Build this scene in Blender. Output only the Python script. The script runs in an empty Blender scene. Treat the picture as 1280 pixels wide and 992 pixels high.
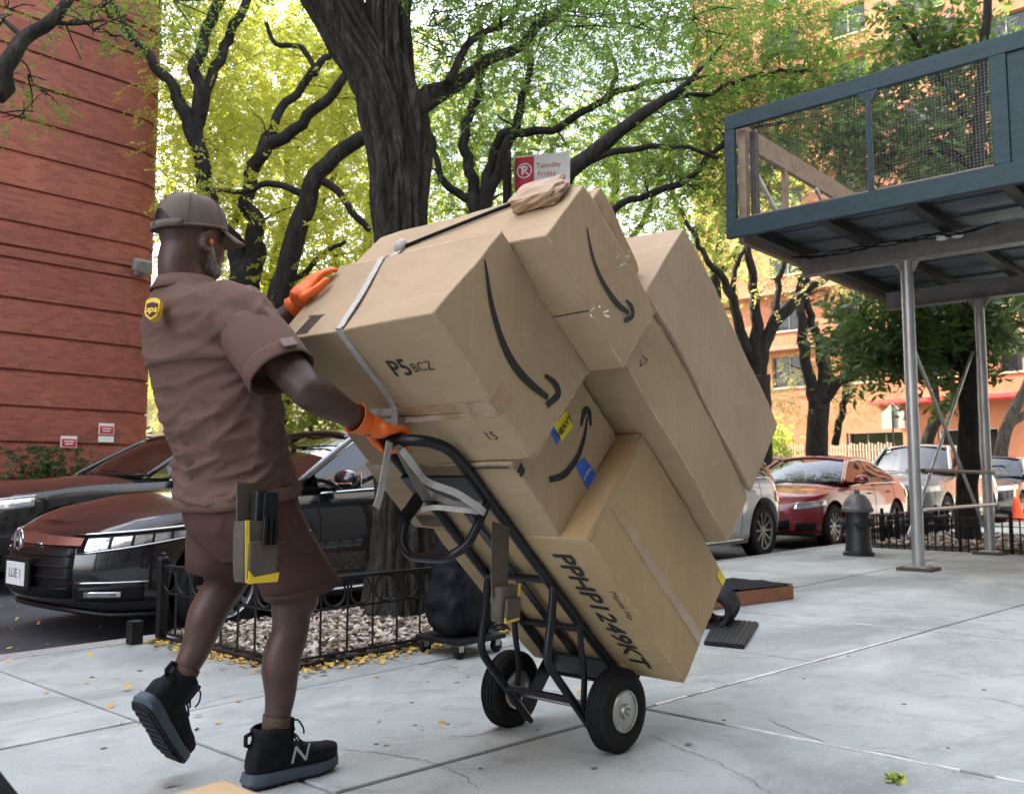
import bpy, bmesh, math, random
import numpy as np
from mathutils import Vector, Matrix, noise

random.seed(7)
rng = np.random.default_rng(7)
scene = bpy.context.scene
COL = scene.collection
pi = math.pi

# ------------------------------------------------------------------ camera, sky, sun, exposure
# world axes: X runs along the street, Y across it (away from the near building line), Z up; pavement at z = 0
CAM_H = 0.92
HEAD = math.radians(41.5)                 # camera heading, from +X towards +Y
PITCH = math.atan(104 / 1140)
cam_data = bpy.data.cameras.new('camera')
cam = bpy.data.objects.new('camera', cam_data)
COL.objects.link(cam)
cam.location = (0, 0, CAM_H)
cam.rotation_euler = (pi / 2 + PITCH, 0, HEAD - pi / 2)
cam_data.sensor_width = 36
cam_data.lens = 36 * 1140 / 1280
cam_data.clip_end = 2000
cam_data.clip_start = 0.05
cam_data.dof.use_dof = True
cam_data.dof.focus_distance = 3.1
cam_data.dof.aperture_fstop = 6.3
scene.camera = cam

SUN_EL = math.radians(44)
to_sun = Vector((-0.32, 0.947, 0)).normalized() * math.cos(SUN_EL) + Vector((0, 0, math.sin(SUN_EL)))
world = bpy.data.worlds.new('World')
scene.world = world
world.use_nodes = True
wn = world.node_tree
bg = wn.nodes['Background']
sky = wn.nodes.new('ShaderNodeTexSky')
sky.sky_type = 'NISHITA'
sky.sun_disc = False
sky.sun_elevation = SUN_EL
sky.sun_rotation = math.atan2(to_sun.x, to_sun.y)
sky.air_density = 1.0
sky.dust_density = 2.5
sky.ozone_density = 1.0
hs = wn.nodes.new('ShaderNodeHueSaturation')      # thin high haze: a paler sky overall
hs.inputs['Saturation'].default_value = 0.48
wn.links.new(sky.outputs[0], hs.inputs['Color'])
wn.links.new(hs.outputs[0], bg.inputs[0])
bg.inputs[1].default_value = 0.15
sd = bpy.data.lights.new('sun', 'SUN')
sd.energy = 4.6
sd.angle = math.radians(0.53)
sd.color = (1.0, 0.90, 0.74)
so = bpy.data.objects.new('sun', sd)
COL.objects.link(so)
so.rotation_euler = to_sun.to_track_quat('Z', 'Y').to_euler()
scene.view_settings.view_transform = 'Standard'
scene.view_settings.look = 'None'
scene.view_settings.exposure = 3.05
scene.view_settings.gamma = 1
scene.view_settings.use_curve_mapping = False

# ------------------------------------------------------------------ measuring helpers (places in metres)
FW = Vector((math.cos(HEAD), math.sin(HEAD), 0))
RT = Vector((math.sin(HEAD), -math.cos(HEAD), 0))
def _ray(px, py):
    x = (px - 640) / 1140; y = (496 - py) / 1140
    return RT * x + FW * (math.cos(PITCH) - y * math.sin(PITCH)) + Vector((0, 0, math.sin(PITCH) + y * math.cos(PITCH)))
def pv(px, py, v):
    d = _ray(px, py); return d * (v / d.y) + Vector((0, 0, CAM_H))
def pu(px, py, u):
    d = _ray(px, py); return d * (u / d.x) + Vector((0, 0, CAM_H))
def pd(px, py, dist):
    d = _ray(px, py); return d * dist + Vector((0, 0, CAM_H))
def pg(px, py, z=0.0):
    d = _ray(px, py); return d * ((z - CAM_H) / d.z) + Vector((0, 0, CAM_H))

# ------------------------------------------------------------------ mesh helpers
V3 = Vector
class MB:
    def __init__(s): s.v = []; s.f = []; s.uv = None
    def add(s, vs, fs):
        o = len(s.v); s.v += [tuple(p) for p in vs]; s.f += [tuple(i + o for i in f) for f in fs]; return s
    def box(s, c, size, ax=None):
        c = V3(c); hx, hy, hz = size[0] / 2, size[1] / 2, size[2] / 2
        ax = ax or (V3((1, 0, 0)), V3((0, 1, 0)), V3((0, 0, 1)))
        vs = [c + ax[0] * (hx * i) + ax[1] * (hy * j) + ax[2] * (hz * k) for k in (-1, 1) for j in (-1, 1) for i in (-1, 1)]
        return s.add(vs, [(0, 2, 3, 1), (4, 5, 7, 6), (0, 1, 5, 4), (2, 6, 7, 3), (0, 4, 6, 2), (1, 3, 7, 5)])
    def bb(s, x0, x1, y0, y1, z0, z1):
        return s.box(((x0 + x1) / 2, (y0 + y1) / 2, (z0 + z1) / 2), (abs(x1 - x0), abs(y1 - y0), abs(z1 - z0)))
    def bar(s, a, b, w, h, up=(0, 0, 1)):
        a = V3(a); b = V3(b); d = (b - a).normalized(); up = V3(up)
        sx = d.cross(up)
        if sx.length < 1e-4: sx = d.cross(V3((1, 0, 0)))
        sx.normalize(); u2 = sx.cross(d).normalized()
        return s.box((a + b) / 2, ((b - a).length, w, h), (d, sx, u2))
    def loft(s, rings, cap=True, closed=False):
        n = len(rings[0]); o = len(s.v)
        for r in rings: s.v += [tuple(p) for p in r]
        m = len(rings)
        for i in range(m if closed else m - 1):
            i2 = (i + 1) % m
            for j in range(n):
                k = (j + 1) % n
                s.f.append((o + i * n + j, o + i * n + k, o + i2 * n + k, o + i2 * n + j))
        if cap and not closed:
            s.f.append(tuple(o + j for j in reversed(range(n))))
            s.f.append(tuple(o + (m - 1) * n + j for j in range(n)))
        return s
    def tube(s, pts, r, n=8, cap=True, closed=False, jit=0.0):
        pts = [V3(p) for p in pts]; m = len(pts)
        rr = r if isinstance(r, (list, tuple)) else [r] * m
        rings = []; prev = None
        for i, p in enumerate(pts):
            if closed: d = pts[(i + 1) % m] - pts[i - 1]
            else: d = pts[min(i + 1, m - 1)] - pts[max(i - 1, 0)]
            if d.length < 1e-9: d = V3((0, 0, 1))
            d.normalize()
            if prev is None:
                a = d.cross(V3((0, 0, 1)))
                if a.length < 1e-3: a = d.cross(V3((1, 0, 0)))
            else:
                a = prev - d * prev.dot(d)
                if a.length < 1e-6: a = d.cross(V3((0.3, 0.5, 0.8)))
            a.normalize(); prev = a; b = d.cross(a)
            ring = []
            for j in range(n):
                t = 2 * pi * j / n
                q = rr[i] * (1 + (random.uniform(-jit, jit) if jit else 0))
                ring.append(p + a * (q * math.cos(t)) + b * (q * math.sin(t)))
            rings.append(ring)
        return s.loft(rings, cap, closed)
    def lathe(s, prof, o, axis=(0, 0, 1), n=24, cap=True):
        o = V3(o); ax = V3(axis).normalized()
        a = ax.cross(V3((0, 0, 1)))
        if a.length < 1e-3: a = ax.cross(V3((1, 0, 0)))
        a.normalize(); b = ax.cross(a)
        return s.loft([[o + ax * z + a * (r * math.cos(2 * pi * j / n)) + b * (r * math.sin(2 * pi * j / n)) for j in range(n)] for r, z in prof], cap)
    def extr(s, poly, o, ux, uy, depth):
        """flat outline in the plane (ux, uy) through o, given thickness along ux x uy"""
        o = V3(o); ux = V3(ux); uy = V3(uy); nn = ux.cross(uy).normalized(); n = len(poly)
        vs = [o + ux * p[0] + uy * p[1] for p in poly]
        vs += [q + nn * depth for q in vs]
        fs = [tuple(reversed(range(n))), tuple(range(n, 2 * n))]
        fs += [(i, (i + 1) % n, n + (i + 1) % n, n + i) for i in range(n)]
        return s.add(vs, fs)
    def grid(s, fn, nu, nv):
        o = len(s.v)
        for i in range(nu + 1):
            for j in range(nv + 1): s.v.append(tuple(fn(i / nu, j / nv)))
        for i in range(nu):
            for j in range(nv):
                a = o + i * (nv + 1) + j; s.f.append((a, a + nv + 1, a + nv + 2, a + 1))
        return s
    def ell(s, c, r, ax=None, nu=10, nv=14):
        c = V3(c); ax = ax or (V3((1, 0, 0)), V3((0, 1, 0)), V3((0, 0, 1)))
        rings = []
        for i in range(nu + 1):
            t = -pi / 2 + pi * (0.02 + 0.96 * i / nu)
            rings.append([c + ax[0] * (r[0] * math.cos(t) * math.cos(2 * pi * j / nv)) + ax[1] * (r[1] * math.cos(t) * math.sin(2 * pi * j / nv)) + ax[2] * (r[2] * math.sin(t)) for j in range(nv)])
        return s.loft(rings)
    def mesh(s, name):
        me = bpy.data.meshes.new(name); me.from_pydata(s.v, [], s.f); me.validate(); me.update(); return me
    def build(s, name, m, parent=None, smooth=None, bevel=0, segs=2, fix=True):
        """one mesh object; vertices are in world places (or in the parent's local frame when the parent is marked local)"""
        if parent is not None and not parent.get('_local'):
            l = parent['_loc']; s.v = [(p[0] - l[0], p[1] - l[1], p[2] - l[2]) for p in s.v]
        me = s.mesh(name)
        if fix:
            b = bmesh.new(); b.from_mesh(me); bmesh.ops.recalc_face_normals(b, faces=b.faces); b.to_mesh(me); b.free()
        return link(name, me, m, parent, smooth, bevel, segs)

def link(name, me, m, parent=None, smooth=None, bevel=0, segs=2):
    me.materials.clear(); me.materials.append(m)
    if smooth:
        me.polygons.foreach_set('use_smooth', [True] * len(me.polygons))
        if smooth is not True: me.set_sharp_from_angle(angle=math.radians(smooth))
    o = bpy.data.objects.new(name, me); COL.objects.link(o)
    if parent is not None:
        o.parent = parent
        if parent.type == 'MESH': o['_loc'] = parent['_loc']
    if parent is not None: o['_loc'] = parent['_loc']
    else: o['_loc'] = (0.0, 0.0, 0.0)
    if parent is not None and parent.get('_local'): o['_local'] = 1
    if bevel:
        bm = o.modifiers.new('bevel', 'BEVEL'); bm.width = bevel; bm.segments = segs; bm.limit_method = 'ANGLE'; bm.angle_limit = math.radians(40); bm.harden_normals = False
    return o
def tag(o, label, cat, group=None):
    o['label'] = label; o['category'] = cat
    if group: o['group'] = group
    return o
def thing(name, label, cat, loc=(0, 0, 0), group=None, local=False, rz=0):
    o = bpy.data.objects.new(name, None); COL.objects.link(o); o.location = loc; o.rotation_euler = (0, 0, rz)
    o.empty_display_size = 0.1
    o['_loc'] = tuple(float(x) for x in loc)
    if local: o['_local'] = 1
    return tag(o, label, cat, group)
def struct(o): o['kind'] = 'structure'; return o
def stuff(o): o['kind'] = 'stuff'; return o
def copy_tree(o, parent=None):
    c = o.copy(); COL.objects.link(c); c.parent = parent
    for ch in o.children: copy_tree(ch, c)
    return c
def evaluated(o):
    dg = bpy.context.evaluated_depsgraph_get(); dg.update()
    return bpy.data.meshes.new_from_object(o.evaluated_get(dg))
def catmull(pts, k=6):
    pts = [V3(p) for p in pts]; out = []
    for i in range(len(pts) - 1):
        p0 = pts[max(i - 1, 0)]; p1 = pts[i]; p2 = pts[i + 1]; p3 = pts[min(i + 2, len(pts) - 1)]
        for j in range(k):
            t = j / k
            out.append(0.5 * ((2 * p1) + (p2 - p0) * t + (2 * p0 - 5 * p1 + 4 * p2 - p3) * t * t + (3 * p1 - p0 - 3 * p2 + p3) * t ** 3))
    out.append(pts[-1]); return out
def lerp(a, b, t): return a + (b - a) * t
def interp(x, tab):
    return float(np.interp(x, [t[0] for t in tab], [t[1] for t in tab]))

def text_mesh(s, size, extrude=0.0):
    cu = bpy.data.curves.new('lettering', 'FONT'); cu.body = s; cu.size = size; cu.extrude = extrude
    cu.align_x = 'CENTER'; cu.align_y = 'CENTER'; cu.resolution_u = 3
    o = bpy.data.objects.new('lettering', cu); COL.objects.link(o)
    me = evaluated(o); bpy.data.objects.remove(o); bpy.data.curves.remove(cu)
    return me
def text(name, s, size, m, o, ux, uy, parent, sx=1.0, bold=0.0):
    me = text_mesh(s, size)
    o = V3(o); ux = V3(ux).normalized(); uy = V3(uy).normalized()
    l = V3((0, 0, 0)) if parent.get('_local') else V3(parent['_loc'])
    reps = [(0, 0)] if not bold else [(-bold, 0), (bold, 0), (0, bold), (0, -bold)]
    nn = ux.cross(uy)
    mb = MB()
    base = [(v.co.x, v.co.y) for v in me.vertices]; fs = [tuple(p.vertices) for p in me.polygons]
    for k, (dx, dy) in enumerate(reps):
        mb.add([o + ux * ((x + dx) * sx) + uy * (y + dy) + nn * (k * 0.00012) for x, y in base], fs)
    bpy.data.meshes.remove(me)
    return mb.build(name, m, parent, fix=False)

# ------------------------------------------------------------------ materials
def newmat(name):
    m = bpy.data.materials.new(name); m.use_nodes = True
    nt = m.node_tree; return m, nt, nt.nodes['Principled BSDF']
def N(nt, t, **k):
    n = nt.nodes.new(t)
    for a, b in k.items(): setattr(n, a, b)
    return n
def coords(nt, space='Object', scale=(1, 1, 1), rot=(0, 0, 0)):
    tc = N(nt, 'ShaderNodeTexCoord'); mp = N(nt, 'ShaderNodeMapping')
    mp.inputs['Scale'].default_value = scale; mp.inputs['Rotation'].default_value = rot
    nt.links.new(tc.outputs[space], mp.inputs[0]); return mp.outputs[0]
def noise_n(nt, vec, scale, detail=5, rough=0.55, dist=0.0):
    n = N(nt, 'ShaderNodeTexNoise'); n.inputs['Scale'].default_value = scale; n.inputs['Detail'].default_value = detail
    n.inputs['Roughness'].default_value = rough; n.inputs['Distortion'].default_value = dist
    nt.links.new(vec, n.inputs['Vector']); return n.outputs[0]
def ramp(nt, fac, stops):
    r = N(nt, 'ShaderNodeValToRGB'); el = r.color_ramp.elements
    while len(el) < len(stops): el.new(0.5)
    for e, (p, c) in zip(el, stops):
        e.position = p; e.color = (*c, 1) if len(c) == 3 else c
    nt.links.new(fac, r.inputs[0]); return r.outputs[0]
def mixc(nt, fac, a, b, mode='MIX'):
    n = N(nt, 'ShaderNodeMix', data_type='RGBA', blend_type=mode)
    if isinstance(fac, (int, float)): n.inputs[0].default_value = fac
    else: nt.links.new(fac, n.inputs[0])
    for sock, val in ((n.inputs[6], a), (n.inputs[7], b)):
        if isinstance(val, (tuple, list)): sock.default_value = (*val, 1) if len(val) == 3 else val
        else: nt.links.new(val, sock)
    return n.outputs[2]
def math_n(nt, op, a, b=None, c=None):
    n = N(nt, 'ShaderNodeMath', operation=op)
    for i, x in enumerate((a, b, c)):
        if x is None: continue
        if isinstance(x, (int, float)): n.inputs[i].default_value = x
        else: nt.links.new(x, n.inputs[i])
    return n.outputs[0]
def bump(nt, h, strength=0.3, dist=0.01, normal=None):
    b = N(nt, 'ShaderNodeBump'); b.inputs['Strength'].default_value = strength; b.inputs['Distance'].default_value = dist
    nt.links.new(h, b.inputs['Height'])
    if normal is not None: nt.links.new(normal, b.inputs['Normal'])
    return b.outputs[0]
def cmul(c, k): return tuple(max(0.0, min(1.0, x * k)) for x in c)
def M(name, base, rough=0.6, metal=0.0, var=0.18, scale=6, bmp=0.0, bscale=80, bdist=0.004, coat=0.0, col2=None, spec=0.5, stretch=(1, 1, 1), rvar=0.08, bstretch=None, rand=0.0):
    m, nt, b = newmat(name); L = nt.links
    vec = coords(nt, 'Object', stretch)
    n1 = noise_n(nt, vec, scale, 6, 0.62)
    c = ramp(nt, n1, [(0.28, cmul(base, 1 - var)), (0.72, col2 if col2 else cmul(base, 1 + var))])
    if rand:
        oi = N(nt, 'ShaderNodeObjectInfo'); hv = N(nt, 'ShaderNodeHueSaturation')
        L.new(math_n(nt, 'MULTIPLY_ADD', oi.outputs['Random'], rand, 1 - rand / 2), hv.inputs['Value'])
        L.new(c, hv.inputs['Color']); c = hv.outputs[0]
    L.new(c, b.inputs['Base Color'])
    L.new(math_n(nt, 'MULTIPLY_ADD', noise_n(nt, vec, scale * 3.3, 4), rvar * 2, rough - rvar), b.inputs['Roughness'])
    b.inputs['Metallic'].default_value = metal
    b.inputs['Specular IOR Level'].default_value = spec
    if coat:
        b.inputs['Coat Weight'].default_value = coat; b.inputs['Coat Roughness'].default_value = 0.04
    if bmp:
        v2 = coords(nt, 'Object', bstretch) if bstretch else vec
        L.new(bump(nt, noise_n(nt, v2, bscale, 6, 0.65), bmp, bdist), b.inputs['Normal'])
    return m
# ---- shared materials
def cardboard(name, base, tint=1.0):
    m, nt, b = newmat(name); L = nt.links
    vec = coords(nt, 'Object')
    big = noise_n(nt, vec, 2.3, 5, 0.6); fine = noise_n(nt, vec, 46, 5, 0.7)
    c = ramp(nt, big, [(0.3, cmul(base, 0.86)), (0.7, cmul(base, 1.1))])
    c = mixc(nt, ramp(nt, fine, [(0.55, (0, 0, 0)), (0.8, (0.5, 0.5, 0.5))]), c, cmul(base, 0.72))
    stre = noise_n(nt, coords(nt, 'Object', (1, 1, 1), (0, math.radians(47), 0)), 1, 1) if False else noise_n(nt, coords(nt, 'Object', (60, 2.5, 2.5), (0, math.radians(43), 0)), 1.0, 5, 0.7)
    c = mixc(nt, ramp(nt, stre, [(0.42, (0.35, 0.35, 0.35)), (0.6, (0, 0, 0))]), c, cmul(base, 0.8))
    scuff = noise_n(nt, coords(nt, 'Object', (1, 1, 1), (0.4, 0.8, 0.2)), 7, 8, 0.75, 1.2)
    c = mixc(nt, ramp(nt, scuff, [(0.60, (0, 0, 0)), (0.70, (0.6, 0.6, 0.6))]), c, cmul(base, 1.28))
    grime = noise_n(nt, coords(nt, 'Object', (1, 1, 1), (1.1, 0.3, 0.9)), 3.4, 8, 0.8, 0.8)
    c = mixc(nt, ramp(nt, grime, [(0.56, (0, 0, 0)), (0.72, (0.55, 0.55, 0.55))]), c, cmul(base, 0.66))
    oi = N(nt, 'ShaderNodeObjectInfo'); hv = N(nt, 'ShaderNodeHueSaturation')
    L.new(math_n(nt, 'MULTIPLY_ADD', oi.outputs['Random'], 0.14, 0.93), hv.inputs['Value']); L.new(c, hv.inputs['Color'])
    L.new(hv.outputs[0], b.inputs['Base Color'])
    b.inputs['Roughness'].default_value = 0.78; b.inputs['Specular IOR Level'].default_value = 0.3
    h = math_n(nt, 'ADD', noise_n(nt, vec, 9, 5, 0.6), math_n(nt, 'MULTIPLY', fine, 0.12))
    L.new(bump(nt, h, 0.35, 0.012), b.inputs['Normal'])
    return m
m_card = cardboard('cardboard', (0.44, 0.325, 0.20))
m_card2 = cardboard('cardboard_pinkish', (0.445, 0.335, 0.225))
m_card3 = cardboard('cardboard_tan', (0.435, 0.31, 0.17))
m_ink = M('black_ink', (0.02, 0.02, 0.018), 0.7, var=0.3, scale=60)
m_inksoft = M('worn_ink', (0.07, 0.055, 0.04), 0.75, var=0.4, scale=90)
m_tape = M('clear_brown_tape', (0.37, 0.245, 0.125), 0.2, var=0.12, scale=14, bmp=0.5, bscale=16, bdist=0.012, coat=0.8)
m_black_metal = M('black_enamel', (0.007, 0.009, 0.012), 0.38, spec=0.4, var=0.4, scale=14, bmp=0.08, bscale=120, bdist=0.001)
m_rubber = M('tyre_rubber', (0.011, 0.011, 0.012), 0.75, spec=0.22, var=0.25, scale=30, bmp=0.25, bscale=140, bdist=0.002)
m_zinc = M('zinc_plate', (0.46, 0.45, 0.42), 0.34, 0.85, var=0.25, scale=20, bmp=0.1, bscale=60)
m_chrome = M('chrome', (0.72, 0.73, 0.74), 0.12, 1.0, var=0.05)
m_white = M('white_paint', (0.74, 0.74, 0.72), 0.45, var=0.08)
m_iron = M('painted_iron', (0.008, 0.009, 0.010), 0.45, spec=0.3, var=0.35, scale=18, bmp=0.25, bscale=90, bdist=0.002)
m_web = M('webbing_grey', (0.42, 0.41, 0.38), 0.75, var=0.2, scale=40, bmp=0.3, bscale=240, bdist=0.001)
m_web2 = M('webbing_drab', (0.22, 0.205, 0.17), 0.78, var=0.2, scale=40, bmp=0.3, bscale=240, bdist=0.001)
m_yellow = M('yellow_trim', (0.72, 0.52, 0.03), 0.45, var=0.12)
m_pouch = M('pouch_canvas', (0.085, 0.068, 0.05), 0.7, var=0.2, scale=25, bmp=0.3, bscale=300, bdist=0.001)
m_dark = M('dark_plastic', (0.006, 0.006, 0.007), 0.45, spec=0.3, var=0.3)
m_blackcloth = M('black_nylon', (0.006, 0.007, 0.010), 0.7, spec=0.2, var=0.35, scale=9, bmp=0.5, bscale=22, bdist=0.012)

def concrete_mat(name, a, b_, stain=0.5):
    m, nt, b = newmat(name); L = nt.links
    vec = coords(nt, 'Object')
    c = ramp(nt, noise_n(nt, vec, 0.9, 8, 0.68), [(0.3, a), (0.7, b_)])
    # worn, walked-on blotches and old drips, which belong to the slab
    st = noise_n(nt, coords(nt, 'Object', (1, 1.6, 1)), 0.42, 7, 0.7, 0.6)
    c = mixc(nt, ramp(nt, st, [(0.46, (0, 0, 0)), (0.62, (stain, stain, stain))]), c, cmul(a, 0.72))
    st2 = noise_n(nt, vec, 3.1, 8, 0.75, 0.8)
    c = mixc(nt, ramp(nt, st2, [(0.52, (0, 0, 0)), (0.68, (0.5, 0.5, 0.5))]), c, cmul(a, 0.62))
    yl = noise_n(nt, vec, 0.27, 5, 0.6)
    c = mixc(nt, ramp(nt, yl, [(0.52, (0, 0, 0)), (0.68, (0.5, 0.5, 0.5))]), c, (0.27, 0.245, 0.19))
    sp = noise_n(nt, vec, 120, 3, 0.8)
    c = mixc(nt, ramp(nt, sp, [(0.57, (0, 0, 0)), (0.7, (0.55, 0.55, 0.55))]), c, cmul(a, 0.5))
    sp2 = noise_n(nt, coords(nt, 'Object', (1, 1, 1), (0, 0, 1)), 90, 2, 0.8)
    c = mixc(nt, ramp(nt, sp2, [(0.6, (0, 0, 0)), (0.7, (0.4, 0.4, 0.4))]), c, cmul(b_, 1.35))
    oi = N(nt, 'ShaderNodeObjectInfo'); hv = N(nt, 'ShaderNodeHueSaturation')
    L.new(math_n(nt, 'MULTIPLY_ADD', oi.outputs['Random'], 0.12, 0.94), hv.inputs['Value']); L.new(c, hv.inputs['Color'])
    L.new(hv.outputs[0], b.inputs['Base Color'])
    L.new(ramp(nt, st, [(0.45, (0.88, 0.88, 0.88)), (0.7, (0.62, 0.62, 0.62))]), b.inputs['Roughness'])
    h = math_n(nt, 'ADD', noise_n(nt, vec, 60, 6, 0.7), math_n(nt, 'MULTIPLY', noise_n(nt, vec, 5, 5, 0.6), 2.2))
    L.new(bump(nt, h, 0.45, 0.006), b.inputs['Normal'])
    return m
m_conc = concrete_mat('sidewalk_concrete', (0.26, 0.288, 0.275), (0.455, 0.48, 0.455), 0.9)
m_joint = M('joint_dirt', (0.05, 0.042, 0.032), 0.95, var=0.5, scale=20, bmp=0.5, bscale=60)
m_seal = M('joint_sealant', (0.62, 0.61, 0.58), 0.7, var=0.25, scale=12, bmp=0.3)
m_kerb = M('granite_kerb', (0.27, 0.265, 0.25), 0.75, var=0.25, scale=26, bmp=0.5, bscale=40, bdist=0.01, rand=0.2)
m_asph = M('asphalt', (0.055, 0.055, 0.057), 0.85, var=0.4, scale=1.4, bmp=0.9, bscale=55, bdist=0.012)
m_ground = M('city_ground', (0.13, 0.125, 0.115), 0.9, var=0.3, scale=0.5, bmp=0.4, bscale=12)

def brick_mat(name, c1, c2, mortar, w=0.21, h=0.067):
    m, nt, b = newmat(name); L = nt.links
    tc = N(nt, 'ShaderNodeTexCoord'); bt = N(nt, 'ShaderNodeTexBrick')
    bt.inputs['Scale'].default_value = 1; bt.inputs['Brick Width'].default_value = w; bt.inputs['Row Height'].default_value = h
    bt.inputs['Mortar Size'].default_value = 0.008; bt.inputs['Mortar Smooth'].default_value = 0.3; bt.inputs['Bias'].default_value = -0.1
    for k, c in zip(('Color1', 'Color2', 'Mortar'), (c1, c2, mortar)): bt.inputs[k].default_value = (*c, 1)
    L.new(tc.outputs['UV'], bt.inputs['Vector'])
    n = noise_n(nt, coords(nt, 'Object'), 0.35, 6, 0.65)
    c = mixc(nt, 0.55, bt.outputs['Color'], ramp(nt, n, [(0.3, (0.62, 0.62, 0.62)), (0.72, (1.35, 1.3, 1.25))]), 'MULTIPLY')
    n2 = noise_n(nt, coords(nt, 'Object', (1, 1, 0.25)), 1.5, 6, 0.7)
    c = mixc(nt, ramp(nt, n2, [(0.55, (0, 0, 0)), (0.75, (0.35, 0.35, 0.35))]), c, cmul(mortar, 0.9))
    L.new(c, b.inputs['Base Color']); b.inputs['Roughness'].default_value = 0.86; b.inputs['Specular IOR Level'].default_value = 0.25
    hgt = math_n(nt, 'SUBTRACT', math_n(nt, 'MULTIPLY', noise_n(nt, coords(nt, 'Object'), 30, 4), 0.35), bt.outputs['Fac'])
    L.new(bump(nt, hgt, 0.6, 0.008), b.inputs['Normal'])
    return m
m_brick = brick_mat('red_brick', (0.36, 0.108, 0.07), (0.24, 0.067, 0.045), (0.23, 0.12, 0.09))
m_brick2 = brick_mat('orange_brick', (0.33, 0.122, 0.06), (0.28, 0.098, 0.05), (0.25, 0.13, 0.085))
m_glassdark = M('window_glass', (0.02, 0.02, 0.022), 0.12, var=0.3, scale=0.6, spec=0.35)
m_bluepl = M('blue_green_plywood', (0.014, 0.042, 0.052), 0.62, var=0.28, scale=5, bmp=0.35, bscale=30, bdist=0.004, stretch=(1, 1, 3), rand=0.1)
m_rawply = M('weathered_timber', (0.27, 0.19, 0.13), 0.8, var=0.3, scale=9, bmp=0.4, bscale=50, stretch=(1, 0.15, 1))
m_galv = M('galvanised_steel', (0.42, 0.42, 0.41), 0.42, 0.75, var=0.22, scale=9, bmp=0.12, bscale=40, stretch=(1, 1, 0.2))
m_beam = M('grey_painted_beam', (0.26, 0.25, 0.24), 0.55, 0.3, var=0.25, scale=4, bmp=0.15, bscale=30)
m_deck = M('corrugated_deck', (0.15, 0.17, 0.19), 0.5, 0.4, var=0.35, scale=3, bmp=0.2)
m_rust = M('dark_joist', (0.04, 0.037, 0.036), 0.6, 0.2, var=0.4, scale=6)

# ---- ground, road, pavements
def sheet(name, x0, x1, y0, y1, z, m):
    return struct(MB().add([(x0, y0, z), (x1, y0, z), (x1, y1, z), (x0, y1, z)], [(0, 1, 2, 3)]).build(name, m))
sheet('ground', -400, 600, -400, 600, -0.18, m_ground)
sheet('road', -60, 44, 5.2, 14.5, -0.12, m_asph)
walk = struct(MB().bb(-30, 44, -4.2, 5.14, -0.16, -0.022).build('pavement', m_joint))
def vB(u): return 2.25 - 0.088 * (u - 1.7)            # the long joint is not quite parallel to the kerb
ul = [-2.58, -1.14, 0.30, 1.745, 3.20, 4.59, 5.97, 7.38, 8.8, 10.2, 11.6, 13.0, 44.0]
vl = [lambda u: -4.2, lambda u: -2.6, lambda u: -1.0, lambda u: 0.62, vB, lambda u: 3.46, lambda u: 5.14]
g = 0.0085
for i in range(len(ul) - 1):
    for j in range(len(vl) - 1):
        a, b_ = ul[i] + g, ul[i + 1] - g
        q = [(a, vl[j](a) + g), (b_, vl[j](b_) + g), (b_, vl[j + 1](b_) - g), (a, vl[j + 1](a) - g)]
        dz = random.uniform(-0.0025, 0.0015)
        mb = MB().add([(x, y, -0.03) for x, y in q] + [(x, y, dz) for x, y in q], [(3, 2, 1, 0), (4, 5, 6, 7), (0, 1, 5, 4), (1, 2, 6, 5), (2, 3, 7, 6), (3, 0, 4, 7)])
        mb.build('slab', m_conc, walk, bevel=0.006 if i < 11 else 0)
# pale sealant squeezed out of some joints
mb = MB()
def seal(p0, p1, w, k=14):
    p0 = V3(p0); p1 = V3(p1); d = (p1 - p0).normalized(); s = V3((-d.y, d.x, 0))
    for a in range(k):
        if random.random() < 0.06: continue
        q0 = lerp(p0, p1, a / k); q1 = lerp(p0, p1, (a + 1) / k); w0 = w * random.uniform(0.6, 1.25)
        mb.bar(q0 + s * random.uniform(-.002, .002), q1, w0, 0.012)
seal((3.28, vB(3.28), -0.003), (5.6, vB(5.6), -0.003), 0.017, 22)
seal((5.97, 2.9, -0.003), (5.97, 2.05, -0.003), 0.012, 8)
seal((3.2, 1.75, -0.004), (3.2, 0.3, -0.004), 0.012, 14)
mb.build('joint_sealant', m_seal, walk)
# hairline cracks wandering over the slabs
m_crack = M('crack_dirt', (0.07, 0.065, 0.058), .95)
for pts in ([(812, 918), (850, 935), (890, 950), (930, 970), (965, 992)], [(640, 905), (600, 918), (560, 921)], [(860, 815), (930, 822), (1000, 818), (1060, 826)], [(1080, 850), (1150, 868), (1230, 872), (1280, 884)], [(20, 905), (80, 893), (140, 882), (215, 868)], [(250, 880), (300, 868), (360, 862), (440, 858)], [(420, 935), (500, 945), (560, 960), (600, 985)], [(960, 900), (1040, 930), (1130, 946), (1230, 975)], [(990, 760), (1060, 752), (1140, 756)]):
    C = catmull([pg(x, y, 0.0) for x, y in pts], 8); L_, R_ = [], []
    for i, q in enumerate(C):
        d = (C[min(i + 1, len(C) - 1)] - C[max(i - 1, 0)]).normalized(); s_ = V3((-d.y, d.x, 0)); w_ = .0016 * random.uniform(.4, 1.3)
        q = q + s_ * random.uniform(-.008, .008) + V3((0, 0, .0022)); L_.append(q + s_ * w_); R_.append(q - s_ * w_)
    k = len(C); MB().add(L_ + R_, [(i, i + 1, k + i + 1, k + i) for i in range(k - 1)]).build('crack', m_crack, walk)
kerb = struct(MB().bb(-30, 44, 5.14, 5.31, -0.19, -0.02).build('kerb', m_joint))
x = -4.0
while x < 20:
    l = random.uniform(1.5, 2.1)
    MB().bb(x + .006, x + l - .006, 5.147, 5.312, -0.17, random.uniform(-.003, .002)).build('kerb_stone', m_kerb, kerb, bevel=0.014)
    x += l
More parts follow.
